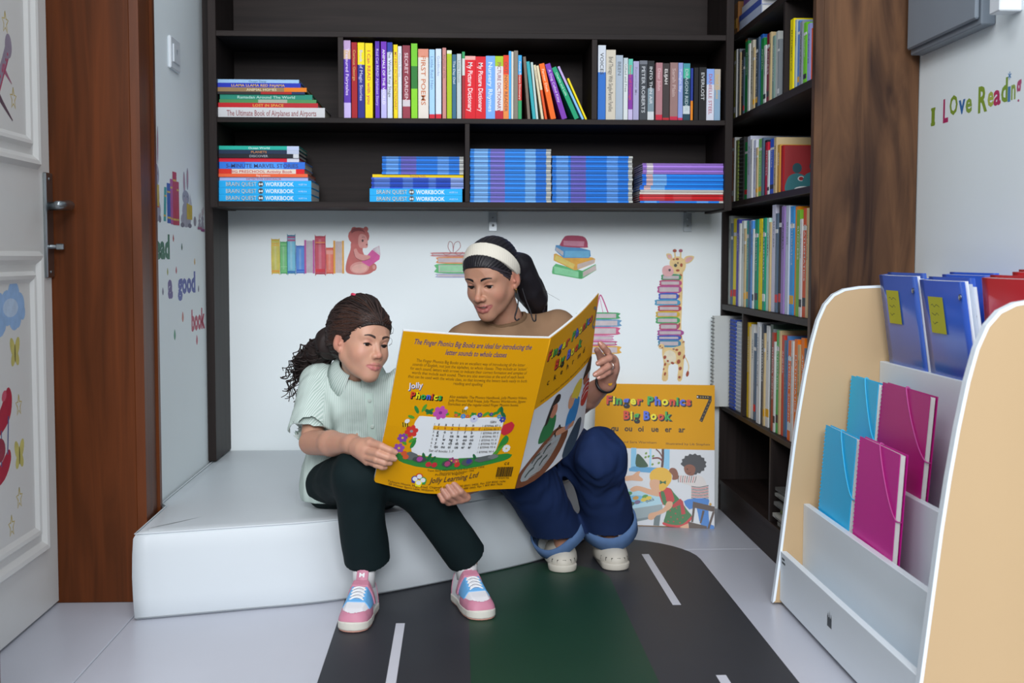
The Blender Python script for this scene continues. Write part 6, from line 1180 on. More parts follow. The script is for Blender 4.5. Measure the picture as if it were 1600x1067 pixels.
B_.cap(SHR, ELR, .039, .033, .02); B_.cap(SHL, ELL, .039, .033, .02)
for a, b, c in ((HPR, KNR, ANR), (HPL, KNL, ANL)): B_.cap(a, b, .068, .05, .03); B_.cap(b, c, .045, .028, .02); B_.cap(c, c + A3(0, -.05, -.06), .026, .02, .02)
bco, bQ = B_.mesh(1)
AW = Field((-.085, 2.70, .24), (.02 + .06, 3.09, .47), .0022)    # right forearm and hand, under the book
AW.chain([ELR, ELR * .55 + WRR * .45, WRR], [.033, .031, .021], .01)
DH = A3(-.008, .002, .017); PR = A3(.004, 2.80, .268) + DH; AW.cap(WRR, PR, .020, .019, .012)
for i, (b, m1, t, r_) in enumerate([(A3(.024, 2.772, .265), A3(.010, 2.752, .283), A3(-.007, 2.757, .302), .0075), (A3(.011, 2.772, .261), A3(-.005, 2.751, .277), A3(-.020, 2.756, .297), .0078), (A3(-.004, 2.773, .258), A3(-.019, 2.752, .271), A3(-.033, 2.757, .290), .0075), (A3(-.017, 2.776, .255), A3(-.029, 2.757, .262), A3(-.038, 2.760, .276), .0066)]):
    AW.cap(PR + A3(.012 - .011 * i, 0, 0), b + DH, .0115, .0095, .008); finger(AW, [b + DH, m1 + DH, t + DH], r_ * 1.08, r_ * .86, .0025)
AW.chain([PR + A3(.016, .008, .004), A3(.037, 2.805, .30), A3(.040, 2.812, .32)], [.011, .0092, .0075], .008)
aco, aQ = AW.mesh(1)
AL = Field((.25, 2.88, .38), (.43, 3.24, .64), .0022)              # left forearm and hand on the outer edge
AL.chain([ELL, ELL * .5 + WRL * .5, WRL], [.033, .031, .020], .01); KN = [A3(.3615, 2.972, .580), A3(.3695, 2.968, .574), A3(.3695, 2.972, .562), A3(.368, 2.978, .549)]
AL.cap(WRL, A3(.3655, 2.99, .556), .019, .021, .014)
for k_ in KN: AL.cap(A3(.361, 2.998, .535), k_, .015, .0115, .010)
W1 = [[KN[0], A3(.351, 2.950, .597), A3(.3395, 2.938, .610), A3(.333, 2.936, .617)], [KN[1], A3(.355, 2.938, .583), A3(.339, 2.930, .577), A3(.3275, 2.930, .571)], [KN[2], A3(.351, 2.936, .563), A3(.334, 2.926, .553), A3(.320, 2.924, .545)], [KN[3], A3(.353, 2.942, .549), A3(.340, 2.932, .542), A3(.3285, 2.930, .537)]]
for f_, r_ in zip(W1, (.0078, .008, .0077, .0066)): finger(AL, f_, r_ * 1.12, r_ * .86, .0025)
AL.chain([A3(.357, 3.005, .545), A3(.345, 3.01, .575), A3(.332, 3.0, .597)], [.013, .0095, .0075], .008)
lco, lQ = AL.mesh(1)
skin = albedo('#ae8069'); hsk = albedo('#a87a68')
col = np.concatenate([hcol, np.tile(skin, (len(bco), 1)), np.tile(hsk, (len(aco), 1)), np.tile(hsk, (len(lco), 1))])
npmesh('body', [(pw(hco), hQ), (pw(bco), bQ), (pw(aco), aQ), (pw(lco), lQ)], [sk], WO, col)
_Hw = HW.w; HW.w = lambda p: _Hw(p) - np.array(WO.location)
face_details(HW, WO, m_hairw, True, m_hairw, False)
hand_nails('nail', [(tuple(pw(f_[-1] + A3(-.001, -.0058, .001))), (-.15, -1, .05), tuple(f_[-1] - f_[-2]), .0042) for f_ in W1], m_nail, WO)
# hair: smoothed back under the band, gathered low
yh = lambda z: np.interp(z, [-.13, -.035, -.02, .0, .03, .052, .064, .078], [-.032, -.026, .0, .026, .054, .072, .095, .2])
HG = Field((-.11, -.16, -.17), (.11, .11, .14), .0022)
HG.ell((0, -.018, .033), (.0805, .101, .0905)); HG.ell((0, .032, .049), (.0655, .062, .053), .012); HG.ell((0, -.06, -.02), (.062, .055, .06), .03)
def grooves(P, k, amp, wav=0.0):
    ph = np.arctan2(P[..., 0], P[..., 2] - .02); w = wav * np.sin(P[..., 1] * 120 + 6 * ph); return amp * (np.sin(k * ph + w) + .6 * np.sin(k * 1.73 * ph + 2 + w * 1.5))
HG.all(lambda P, F: np.maximum(F + grooves(P, 46, .0009), (P[..., 1] - yh(P[..., 2])) * .7))
for q in (-1, 1): HG.ell((q * .082, -.006, -.012), (.014, .022, .032), .006, 's')
tailw = [A3(.148, 3.235, .795), A3(.165, 3.25, .765), A3(.182, 3.262, .735), A3(.20, 3.28, .708), A3(.208, 3.30, .675)]; tl = [HW.l(p) for p in tailw]
HG2 = Field((-.30, -.34, -.28), (.06, .02, .12), .003); HG2.chain([(0, -.085, .0)] + tl, [.048, .046, .046, .044, .036, .02], .02); HG2.all(lambda P, F: F + waves(P, .005, 75, 44))
h1, q1 = HG.mesh(1); h2, q2 = HG2.mesh(2)
hr = npmesh('hair', [(HW.w(h1), q1), (HW.w(h2), q2)], [m_hairw], WO)
strands = capstrands(HW, (0, -.018, .033), (.0805, .101, .0905), 520, (0, -.1, -.01), 3, .006, lift=.0016, rad=.0012, field=HG)
g = np.random.default_rng(5)
for i in range(360):
    off = g.normal(size=3); off = off / np.linalg.norm(off) * (.043 + .006 * g.random()); ends = tl[-1] + off * .6; P_ = [np.array((0, -.075, 0)) + off] + [t_ + off * q_ for t_, q_ in zip(tl[:-1], (1.0, 1.0, .96, .8))] + [ends]; strands.append((np.array(smooth3(P_, 4)), None))
HW.tubes('hair_strands', strands, .0012, m_hairw, hr); HW.tubes('hair_highlights', [x for i_, x in enumerate(capstrands(HW, (0, -.018, .033), (.0805, .101, .0905), 150, (0, -.1, -.01), 4, .006, lift=.003, rad=.0015, field=HG) + strands[520::3])], .0015, M('#3a353c', .45, .1, 40, spec=.4), hr)
lw = lambda *pts: [HW.l(A3(*p)) for p in pts]
HW.tubes('loose_lock', [np.array(smooth3(lw((.143, 3.135, .745), (.147, 3.128, .715), (.143, 3.12, .690), (.138, 3.115, .672), (.142, 3.11, .664), (.149, 3.112, .668)), 5)), np.array(smooth3(lw((.158, 3.15, .742), (.167, 3.135, .712), (.177, 3.125, .686), (.184, 3.12, .664), (.190, 3.118, .663), (.191, 3.12, .678)), 5))], .0026, m_hairw, WO)
HW.tubes('flyaway_hairs', [np.array(smooth3([np.array(t_) + g.normal(size=3) * .008 for t_ in (HW.l(A3(.16, 3.25, .80) + g.normal(size=3) * .012), HW.l(A3(.185, 3.26, .76) + g.normal(size=3) * .014), HW.l(A3(.215, 3.28, .715) + g.normal(size=3) * .014))], 5)) for i in range(26)], .0004, m_hairw, WO)
# headband: a ribbed band over the crown and behind the ears
BG = Field((-.12, -.15, -.1), (.12, .12, .15), .0022); nrm_ = np.array([0, .82, -.57], np.float32)
def band(P):
    s_ = P @ nrm_ + .0235 ; outer = fell(P, np.array((0, -.018, .033), np.float32), np.array((.0885, .109, .0985), np.float32)); return np.maximum(np.maximum(outer, np.abs(s_) - np.interp(P[..., 2], [-.01, .03, .09], [.009, .019, .024])), -.006 - P[..., 2])
BG.op(band, (-.12, -.15, -.1), (.12, .12, .15)); b1, bq1 = BG.mesh(2)
mband = bpy.data.materials.new('cream_ribbed_knit'); mband.use_nodes = True; _b = mband.node_tree.nodes['Principled BSDF']; _b.inputs['Base Color'].default_value = (*albedo('#cfcabc'), 1); _b.inputs['Roughness'].default_value = .9
_tc = mband.node_tree.nodes.new('ShaderNodeTexCoord'); _wv = mband.node_tree.nodes.new('ShaderNodeTexWave'); _wv.inputs['Scale'].default_value = 130; _wv.bands_direction = 'X'; _bp = mband.node_tree.nodes.new('ShaderNodeBump'); _bp.inputs['Strength'].default_value = .5; _bp.inputs['Distance'].default_value = .001
mband.node_tree.links.new(_tc.outputs['Object'], _wv.inputs['Vector']); mband.node_tree.links.new(_wv.outputs['Fac'], _bp.inputs['Height']); mband.node_tree.links.new(_bp.outputs[0], _b.inputs['Normal'])
npmesh('headband', [(HW.w(b1), bq1)], [mband], WO)
er = [HW.l(A3(*p)) for p in ((0, 0, 0),)]; MB().tube([tuple(HW.w((-.0775 - .001 * math.cos(a), -.001 + .005 * math.sin(a), -.047 + .0065 * math.cos(a)))) for a in [2 * math.pi * i / 14 for i in range(14)]], .0009, M('#b08a3f', .25, 0, metal=1.0), 6, closed=True).build('earring', WO, True)
# T-shirt
T_ = Field((-.12, 3.0, .22), (.40, 3.58, .72), .004)
for sx in (-.05, .05): T_.cap(A3(.165 + sx * 1.25, 3.445, .27), A3(.138 + sx, 3.275 + sx * .35, .58), .088, .078, .05)
T_.cap(SHR + A3(.01, 0, -.012), SHL + A3(-.01, 0, -.012), .047, .047, .05); T_.cap(A3(.13, 3.245, .60), NBW + A3(0, 0, -.022), .05, .048, .035); T_.cap(NBW + A3(0, .01, -.03), SHR + A3(.02, 0, .0), .038, .036, .03); T_.cap(NBW + A3(0, .01, -.03), SHL + A3(-.02, 0, .0), .038, .036, .03)
def sleeve(G_, a, b, f, ra, rb, k=.03, thick=.008):
    e_ = a + (b - a) * f; d_ = (b - a) / np.linalg.norm(b - a); a32, e32, d32 = a.astype(np.float32), (e_ + d_ * .03).astype(np.float32), d_.astype(np.float32)
    G_.op(lambda P: np.maximum(np.maximum(fcap(P, a32, e32, ra, rb), (P - e_.astype(np.float32)) @ d32), -np.maximum(fcap(P, a32, e32, ra - thick, rb - thick), -((P - (e_ - d_ * .035).astype(np.float32)) @ d32))), np.minimum(a, e_) - rb - .02, np.maximum(a, e_) + rb + .02, k)
sleeve(T_, SHR, ELR, .66, .048, .054); sleeve(T_, SHL, ELL, .66, .048, .054)
T_.all(lambda P, F: F + waves(P, .006, 50, 4, (1, 1, .6)))
nk = (NBW - HW.c); nkd = (HW.c - NBW) / np.linalg.norm(HW.c - NBW)
T_.cap(NBW + nkd * .004, NBW + nkd * .1, .050, .064, .004, 's')
c_, q_ = T_.mesh(1); m_tee = M('#846850', .85, .05, 30, spec=.15, bump=.08, name='brown_cotton'); cloth('t_shirt', pw(c_), q_, m_tee, WO)
ts_ = c_[c_[:, 1] < 3.26]
def ontee(px_, pz_): d = (ts_[:, 0] - px_) ** 2 + (ts_[:, 2] - pz_) ** 2; i = np.argsort(d)[:8]; return float(ts_[i, 1].min())
A_ = Art(lambda u, v, k: tuple(pw(A3(u, ontee(u, v) - .0008 - k, v)))); A_.text('IC', .152, .598, .024, length=.026, bold=.0, m=M('#2a2420', .7, 0)); A_.build('chest_lettering', WO)
n0_, n1_ = (NBW + nkd * .004).astype(np.float32), (NBW + nkd * .1).astype(np.float32)
T_.all(lambda P, F: np.maximum(F - .0022, fcap(P, n0_, n1_, .050, .064) - .0085)); c_, q_ = T_.mesh(1); cloth('neckband', pw(c_), q_, M('#6b533e', .85, .05, 30, spec=.15), WO)
# jeans
J_ = Field((-.02, 2.98, .09), (.52, 3.60, .47), .0038)
J_.cap(HPR + A3(0, .03, .0), HPL + A3(0, .03, 0), .092, .092, .04)
def legj(a, b, c, rh, rk, rhem, seed):
    J_.cap(a, b, rh, rk, .04); d_ = (c - b) / np.linalg.norm(c - b); e_ = c + d_ * .0; b32 = b.astype(np.float32); e2 = (c + d_ * .03).astype(np.float32); d32 = d_.astype(np.float32); c32 = c.astype(np.float32)
    J_.op(lambda P: np.maximum(np.maximum(fcap(P, b32, e2, rk * .96, rhem), (P - c32) @ d32), -np.maximum(fcap(P, b32, e2, rk * .96 - .010, rhem - .010), -((P - (c - d_ * .04).astype(np.float32)) @ d32))), np.minimum(b, c) - .1, np.maximum(b, c) + .1, .03)
legj(HPR, KNR, ANR + A3(-.004, -.010, -.024), .088, .072, .064, 1); legj(HPL, KNL, ANL + A3(.0, -.008, -.014), .080, .064, .072, 2)
J_.all(lambda P, F: F + (waves(P, .010, 42, 11, (1, 1, .6)) + waves(P, .006, 90, 13, (1, 1, .5))) * np.clip((P[..., 2] - .13) * 9, .12, 1))
c_, q_ = J_.mesh(1); m_jean = M('#1a2a4e', .8, .30, 16, spec=.15, bump=.15, name='dark_blue_denim'); m_cuff = M('#4f698f', .85, .15, 40, spec=.15, bump=.2, name='denim_inside'); cloth('jeans', pw(c_), q_, m_jean, WO)
def cuff(b, c, r0, wid, seed):
    d_ = (c - b) / np.linalg.norm(c - b); u = np.cross(d_, [0, 1, 0]); u /= np.linalg.norm(u); v = np.cross(d_, u); N = 36; rows = [(-wid, r0 - .001), (-wid - .001, r0 + .0045), (-wid * .5, r0 + .0055), (.0, r0 + .005), (.003, r0 + .002), (.001, r0 - .003), (-.02, r0 - .005)]
    V = [tuple(pw(c + d_ * (h_ + .004 * math.sin(3 * a + seed)) + (u * math.cos(a) + v * math.sin(a)) * (r_ + .004 * math.sin(2 * a + seed * 2)))) for h_, r_ in rows for a in [2 * math.pi * i / N for i in range(N)]]
    MB().add(V, [(r_ * N + i, r_ * N + (i + 1) % N, (r_ + 1) * N + (i + 1) % N, (r_ + 1) * N + i) for r_ in range(len(rows) - 1) for i in range(N)], m_cuff).build('rolled_cuff', WO, True)
cuff(KNR, ANR + A3(-.004, -.010, -.024), .064, .034, 1); cuff(KNL, ANL + A3(.0, -.008, -.014), .072, .046, 3)
for pts in ([KNR + A3(-.02, -.066, .03), KNR * .6 + ANR * .4 + A3(.0, -.068, -.01), ANR + A3(-.02, -.062, .05)], ): MB().tube([tuple(pw(p)) for p in smooth3(pts, 6)], .0016, M('#41577f', .8), 5).build('side_seam', WO, True)
# bracelet and ring
wd = (WRL - ELL) / np.linalg.norm(WRL - ELL); u1 = np.cross(wd, [0, 0, 1]); u1 /= np.linalg.norm(u1); u2 = np.cross(wd, u1)
mb = MB(); mb.tube([tuple(pw(WRL - wd * .004 + (u1 * math.cos(a) * .0245 + u2 * math.sin(a) * .0225))) for a in [2 * math.pi * i / 24 for i in range(24)]], .0042, M('#141416', .35, 0), 8, closed=True); mb.build('bracelet', WO, True)
MB().lathe([(.005, 0), (.005, .002), (.002, .003)], tuple(pw(WRL + A3(.006, -.027, .0))), M('#c98f2a', .3, 0, metal=1.0), 10, 'Y').build('bracelet_charm', WO)
rp = W1[2][0] * .35 + W1[2][1] * .65; rd = (W1[2][1] - W1[2][0]) / np.linalg.norm(W1[2][1] - W1[2][0]); v1 = np.cross(rd, [0, 0, 1]); v1 /= np.linalg.norm(v1); v2 = np.cross(rd, v1)
MB().tube([tuple(pw(rp + (v1 * math.cos(a) + v2 * math.sin(a)) * .0091)) for a in [2 * math.pi * i / 16 for i in range(16)]], .001, M('#c9c9c6', .2, 0, metal=1.0), 6, closed=True).build('ring', WO, True)
# clogs
m_clog = M('#b9b4a8', .6, .04, 12, name='off_white_foam'); m_hole = M('#26231f', .8, 0)
def clog(ank, yaw, charm):
    fw_ = np.array([math.sin(yaw), -math.cos(yaw), 0]); rt_ = np.array([math.cos(yaw), math.sin(yaw), 0]); base = np.array([ank[0], ank[1], 0.0022]) - fw_ * .035
    W_ = lambda P: base + np.asarray(P)[..., 0:1] * rt_ + np.asarray(P)[..., 1:2] * fw_ + np.asarray(P)[..., 2:3] * np.array([0, 0, 1.0])
    t = thing('clog', charm, 'shoe', tuple(base), (0, 0, 0), "the woman's clogs"); L0 = lambda P: W_(P) - base
    S_ = Field((-.06, -.06, -.005), (.06, .16, .09), .002)
    S_.cap((0, -.02, .014), (0, .105, .014), .032, .038, .02); S_.all(lambda P, F: np.maximum(np.maximum(F, P[..., 2] - .019), -P[..., 2])); s1, sq1 = S_.mesh(2)
    npmesh('sole', [(L0(s1), sq1)], [m_clog], t)
    U_ = Field((-.06, -.06, .0), (.06, .16, .10), .002); U_.ell((0, .075, .022), (.040, .066, .036)); U_.ell((0, .03, .035), (.036, .045, .035), .02); U_.cap((0, -.015, .03), (0, .06, .028), .031, .036, .02)
    U_.all(lambda P, F: np.maximum(F, .016 - P[..., 2])); U_.ell((0, -.005, .075), (.029, .052, .05), .004, 's'); U_.ell((0, .01, .045), (.028, .04, .03), .006, 's')
    u1_, uq = U_.mesh(2); npmesh('upper', [(L0(u1_), uq)], [m_clog], t)
    mb = MB()
    for a in (-1.15, -.75, -.35, .05, .45, .85, 1.2):
        p = np.array([.0385 * math.sin(a), .075 + .0635 * math.cos(a), .0285]); o_ = np.array([math.sin(a), math.cos(a), .25]); o_ /= np.linalg.norm(o_); sd = np.array([math.cos(a), -math.sin(a), 0])
        q4 = [p + sd * sx * .0042 + np.array([0, 0, sz * .0048]) + o_ * (.0012 if sz < 0 else -.0006) for sx, sz in ((-1, -1), (1, -1), (1, 1), (-1, 1))]; mb.add(L0(np.array(q4)), [(0, 1, 2, 3)], m_hole)
    mb.build('vent_holes', t)
    mb = MB(); mb.tube([tuple(L0(np.array([[.0365 * math.cos(a), -.012 + .047 * math.sin(a) * -1, .046]]))[0]) for a in np.linspace(0, math.pi, 12)], .0055, m_clog, 6); mb.build('heel_strap', t, True)
    if 'red' in charm: MB().lathe([(.006, 0), (.006, .003), (.003, .004)], tuple(L0(np.array([[.012, .085, .0575]]))[0]), M('#b02a34', .4), 10).build('charm', t)
clog(ANR + A3(-.004, .01, 0), .02, 'off-white foam clog with a red charm, on her left-hand foot in the photo'.replace('her left-hand foot in the photo', 'the woman\'s foot next to the bench')); clog(ANL + A3(0, -.005, 0), .12, 'off-white foam clog under the wide rolled denim cuff')
# ================================================================== the girl
GI = thing('person', 'girl with curly dark hair in a striped mint shirt and dark trousers, reading', 'person', (-.27, 3.06, .2))
GL_ = np.array(GI.location); pg_ = lambda co: np.asarray(co) - GL_
HGd = Head((-.23, 2.93, .624), 37.6, 3.0, 8.0, .756); NBG = A3(-.245, 2.995, .545)
gco, gQ = HGd.build(NBG, True, False, .0054); gcol = HGd.colour(gco, '#bd9079', '#ae6a66', '#bb7666'); gco = HGd.w(gco)
SR, SL = A3(-.342, 3.03, .522), A3(-.125, 2.985, .522); ER, WRg = A3(-.348, 2.925, .386), A3(-.239, 2.762, .406); EL_, WL_ = A3(-.085, 2.945, .40), A3(-.055, 2.80, .43)
H1, H2 = A3(-.335, 3.07, .268), A3(-.205, 3.06, .268); K1, K2 = A3(-.232, 2.785, .335), A3(-.108, 2.822, .318); N1, N2 = A3(-.220, 2.840, .10), A3(.016, 2.906, .10)
B_ = Field((-.46, 2.70, .03), (.08, 3.18, .60), .005)
B_.chain([A3(-.27, 3.065, .27), A3(-.255, 3.04, .38), A3(-.235, 3.01, .48)], [.055, .05, .045], .04); B_.cap(SR, SL, .018, .018, .02); B_.cap(A3(-.24, 3.01, .50), NBG, .038, .036, .03); B_.cap(SR, ER, .03, .026, .02); B_.cap(SL, EL_, .024, .024, .02); B_.cap(EL_, WL_, .025, .018, .02); B_.cap(WL_, WL_ + A3(.01, -.04, .02), .017, .014, .01)
for a, b, c in ((H1, K1, N1), (H2, K2, N2)): B_.cap(a, b, .052, .038, .03); B_.cap(b, c, .036, .022, .02); B_.cap(c, c + A3(.0, -.012, -.055), .021, .016, .02)
b2, bq2 = B_.mesh(1)
AG = Field((-.39, 2.63, .33), (-.10, 2.97, .45), .0019)
AG.chain([ER, ER * .5 + WRg * .5, WRg], [.0295, .0285, .0205], .01)
KG = [A3(-.1955, 2.703, .4165), A3(-.2045, 2.704, .4005), A3(-.2065, 2.708, .3875), A3(-.2015, 2.714, .376)]
AG.cap(WRg, A3(-.212, 2.722, .402), .0195, .021, .014); 
for k_ in KG: AG.cap(A3(-.222, 2.738, .400), k_, .0155, .0105, .010)
FG = [[KG[0], A3(-.1685, 2.678, .4135), A3(-.150, 2.676, .4055), A3(-.1395, 2.680, .4005)], [KG[1], A3(-.1755, 2.673, .3985), A3(-.155, 2.672, .391), A3(-.141, 2.678, .3865)], [KG[2], A3(-.180, 2.676, .385), A3(-.162, 2.676, .3785), A3(-.1505, 2.682, .3765)], [KG[3], A3(-.181, 2.685, .3725), A3(-.168, 2.682, .368), A3(-.161, 2.686, .3665)]]
for f_, r_ in zip(FG, (.0078, .0078, .0074, .0066)): finger(AG, f_, r_ * 1.1, r_ * .84, .0025)
AG.chain([A3(-.222, 2.733, .410), A3(-.198, 2.724, .416), A3(-.172, 2.708, .412)], [.012, .0095, .0075], .008)
a2, aq2 = AG.mesh(1)
col = np.concatenate([gcol, np.tile(albedo('#bd9079'), (len(b2), 1)), np.tile(albedo('#b88a74'), (len(a2), 1))])
npmesh('body', [(pg_(gco), gQ), (pg_(b2), bq2), (pg_(a2), aq2)], [skinmat('fair_skin')], GI, col)
_Hg = HGd.w; HGd.w = lambda p: _Hg(p) - GL_
face_details(HGd, GI, m_hairg, False, M('#3a2c27', .6, 0), True)
hand_nails('nail', [(tuple(pg_(f_[-1] + A3(.0035, -.0045, .001))), (.6, -.8, .1), tuple(f_[-1] - f_[-2]), .0036) for f_ in FG[:2]], m_nail, GI)
# hair: pulled back, frizzy hairline, a bundle of ringlets behind the shoulder
yhg = lambda z: np.interp(z, [-.13, -.03, -.015, .0, .025, .045, .058, .072], [-.03, -.022, .004, .03, .056, .070, .090, .2])
HG = Field((-.12, -.17, -.17), (.12, .11, .155), .0022); HG.ell((0, -.028, .036), (.088, .112, .099)); HG.ell((0, .032, .048), (.067, .063, .054), .012); HG.ell((0, -.07, .0), (.066, .055, .075), .03); HG.ell((0, -.02, .118), (.035, .045, .022), .03)
HG.all(lambda P, F: np.maximum(F + waves(P, .0030, 130, 8) + grooves(P, 34, .0011, 1.6), (P[..., 1] - yhg(P[..., 2]) + waves(P, .004, 160, 9)) * .7))
for q in (-1, 1): HG.ell((q * .082, -.008, -.012), (.015, .024, .034), .006, 's')
h1, q1 = HG.mesh(1)
gt = [HGd.l(p) for p in (A3(-.308, 3.005, .615), A3(-.338, 3.05, .59), A3(-.372, 3.085, .565), A3(-.39, 3.10, .53))]
HG2 = Field((-.02, -.33, -.26), (.34, .02, .14), .003); HG2.chain([(.0, -.085, .01)] + gt, [.05, .046, .043, .036, .022], .02); HG2.all(lambda P, F: F + waves(P, .006, 110, 12)); h2, q2 = HG2.mesh(2)
hr = npmesh('hair', [(HGd.w(h1), q1), (HGd.w(h2), q2)], [m_hairg], GI)
HGd.tubes('hair_strands', capstrands(HGd, (0, -.028, .036), (.088, .112, .099), 520, (0, -.11, .02), 21, .03, lift=.004, rad=.0014, z0=.068, field=HG), .001, m_hairg, hr)
HGd.tubes('hair_highlights', capstrands(HGd, (0, -.028, .036), (.088, .112, .099), 170, (0, -.11, .02), 23, .03, lift=.006, rad=.0016, z0=.068, field=HG), .001, M('#382a26', .5, .15, 40, spec=.35), hr)
HGd.tubes('hairline_strands', [(p_[:7], r_[:7]) for p_, r_ in capstrands(HGd, (0, -.028, .036), (.088, .112, .099), 190, (0, -.11, .02), 22, .03, lift=.006, rad=.0016, z0=.066, field=HG)], .001, m_hairr, hr)
g = np.random.default_rng(31); curls = []
for i in range(110):
    o = np.clip(g.normal(size=3), -1.8, 1.8) * .019; o[1] *= .8; ln = .55 + .6 * g.random(); base = [np.array((.01, -.09, .015)) + o * .9] + [t_ + o * (1.1 + .12 * k) for k, t_ in enumerate(gt)] + [gt[-1] + o * 2.0 + HGd.R.T @ np.array([-.02, .02, -.05])]
    P_ = np.array(smooth3(base, 14)); m_ = max(20, int(len(P_) * min(1, ln))); P_ = P_[:m_]; T = np.gradient(P_, axis=0); T /= np.linalg.norm(T, axis=1)[:, None]; N_ = np.cross(T, [.3, .5, .8]); N_ /= np.linalg.norm(N_, axis=1)[:, None]; Bn = np.cross(T, N_)
    t = np.linspace(0, 1, m_); ph = g.random() * 6; tw = (5 + 4 * g.random()) * m_ / 70 * 2 * math.pi; ra = (.005 + .005 * g.random()) * np.clip(t * 3, .2, 1)
    curls.append((P_ + N_ * (ra * np.cos(tw * t + ph))[:, None] + Bn * (ra * np.sin(tw * t + ph))[:, None], list(.0034 * (1 - .55 * t))))
HGd.tubes('ringlets', curls, .0014, m_hairg, hr, 4)
fl = []
for i in range(0):
    a = g.random() * math.pi * 1.1 - .3; st = np.array([g.normal() * .05, -.02 - .1 * math.sin(a), .036 + .097 * math.cos(a)]); d = st - np.array((0, -.02, .02)); d /= np.linalg.norm(d); fl.append(np.array(smooth3([st, st + d * .003 + np.array([0, -.008, .0]) + g.normal(size=3) * .002, st + d * .006 + np.array([0, -.017, -.002]) + g.normal(size=3) * .004, st + d * .006 + np.array([0, -.026, -.006]) + g.normal(size=3) * .006], 5)))
for bx, bz, by in ((-.062, .055, .055), (-.066, .02, .05), (.062, .04, .045)):
    fl.append(np.array([(bx + .007 * math.cos(t) - .002 * t, by + .004 * math.sin(t), bz - .003 * t + .007 * math.sin(t)) for t in np.linspace(0, 7.5, 26)]))
HGd.tubes('flyaway_hairs', fl, .00055, m_hairg, hr, 3)
MB().tube([tuple(HGd.w((.014 + .012 * math.cos(a), -.045 + .013 * math.sin(a), .136 + .004 * math.cos(a)))) for a in [2 * math.pi * i / 16 for i in range(16)]], .0035, M('#c23a56', .5, .05), 6, closed=True).build('hair_tie', GI, True)
# shirt
S_ = Field((-.44, 2.90, .20), (-.01, 3.20, .60), .0032)
for sx in (-.045, .045): S_.cap(A3(-.27 + sx * 1.2, 3.075, .255), A3(-.238 + sx, 3.02 - sx * .15, .46), .071, .062, .045)
S_.cap(SR + A3(.01, 0, -.014), SL + A3(-.01, 0, -.014), .038, .038, .045); S_.cap(A3(-.24, 3.01, .49), NBG + A3(0, 0, -.03), .05, .044, .03)
sleeve(S_, SR, ER + A3(-.006, .0, 0), .86, .044, .058, .025); sleeve(S_, SL, EL_, .80, .044, .053, .025)
S_.all(lambda P, F: np.maximum(F + waves(P, .0055, 52, 17, (1, 1, .55)) + waves(P, .0025, 120, 18, (1.2, 1, .4)), .222 - P[..., 2]))
gn = (HGd.c - NBG) / np.linalg.norm(HGd.c - NBG); S_.cap(NBG + gn * .0, NBG + gn * .1, .040, .055, .004, 's')
c_, q_ = S_.mesh(1)
m_sh = stripemat('mint_striped_cotton', '#bfcac5', '#9fb2aa', .0040, None)
def stripes(o, co):
    a = o.data.attributes.new('stripe', 'FLOAT', 'POINT'); ax = np.array([.93, .18, 0.0]); ang = np.arctan2(co[:, 0] + .245, -(co[:, 1] - 3.15)); sl = co[:, 0] < -.318
    val = np.where(sl, (co - SR) @ np.array([.75, -.62, 0.1]), co @ ax); a.data.foreach_set('value', val.astype(np.float32))
sh = cloth('shirt', pg_(c_), q_, m_sh, GI); stripes(sh, c_)
# collar: stand and two folded leaves, dark lining
gx = np.cross(gn, [0, -1, 0]); gx /= np.linalg.norm(gx); gx = gx if gx[0] > 0 else -gx; gy_ = np.cross(gn, gx); gy_ = gy_ if gy_[1] < 0 else -gy_     # gx image right, gy towards camera
def collar(name, rows, a0, a1, m, par, N=30):
    V = []
    for ri, (r_, h_) in enumerate(rows):
        for i in range(N + 1):
            t = i / N; a = a0 + (a1 - a0) * t; fr = math.exp(-(min(t, 1 - t) / .12) ** 2); rr_ = r_(fr) if callable(r_) else r_; hh_ = h_(fr) if callable(h_) else h_
            V.append(NBG + gx * math.sin(a) * rr_ + gy_ * math.cos(a) * rr_ * .95 + gn * hh_)
    V = np.array(V); n = N + 1; Q = np.array([(r_ * n + i, r_ * n + i + 1, (r_ + 1) * n + i + 1, (r_ + 1) * n + i) for r_ in range(len(rows) - 1) for i in range(N)])
    o = npmesh(name, [(pg_(V), Q)], [m], par)
    if m is m_sh: a_ = o.data.attributes.new('stripe', 'FLOAT', 'POINT'); a_.data.foreach_set('value', np.tile(np.linspace(0, .26, n), len(rows)).astype(np.float32))
    return o
m_lin = M('#1a2420', .8, .05, name='dark_collar_lining')
collar('collar_stand', [(.044, -.012), (.0445, .016), (.044, .025), (.0425, .016), (.0425, -.012)], .42, 2 * math.pi - .42, m_lin, GI)
collar('collar', [(.0445, .018), (.0455, .0275), (.0495, .0265), (lambda f: .062 + .004 * f, lambda f: .010 - .010 * f), (lambda f: .071 + .010 * f, lambda f: -.008 - .024 * f), (lambda f: .0695 + .010 * f, lambda f: -.0085 - .024 * f), (.0495, .0245)], .30, 2 * math.pi - .30, m_sh, GI)
fsurf = c_[c_[:, 1] < 3.05]
def onshirt(px_, pz_): d = (fsurf[:, 0] - px_) ** 2 + (fsurf[:, 2] - pz_) ** 2; i = np.argsort(d)[:8]; return float(fsurf[i, 1].min())
pl = [A3(-.215 + .002 * t, onshirt(-.215, .50 - .03 * t) - .0008, .50 - .03 * t) for t in range(8)]
MB().add([tuple(pg_(p + A3(sx, 0, 0))) for p in pl for sx in (-.009, .009)], [(2 * i, 2 * i + 1, 2 * i + 3, 2 * i + 2) for i in range(7)], M('#b3c6bd', .75, .03)).build('button_placket', GI, True)
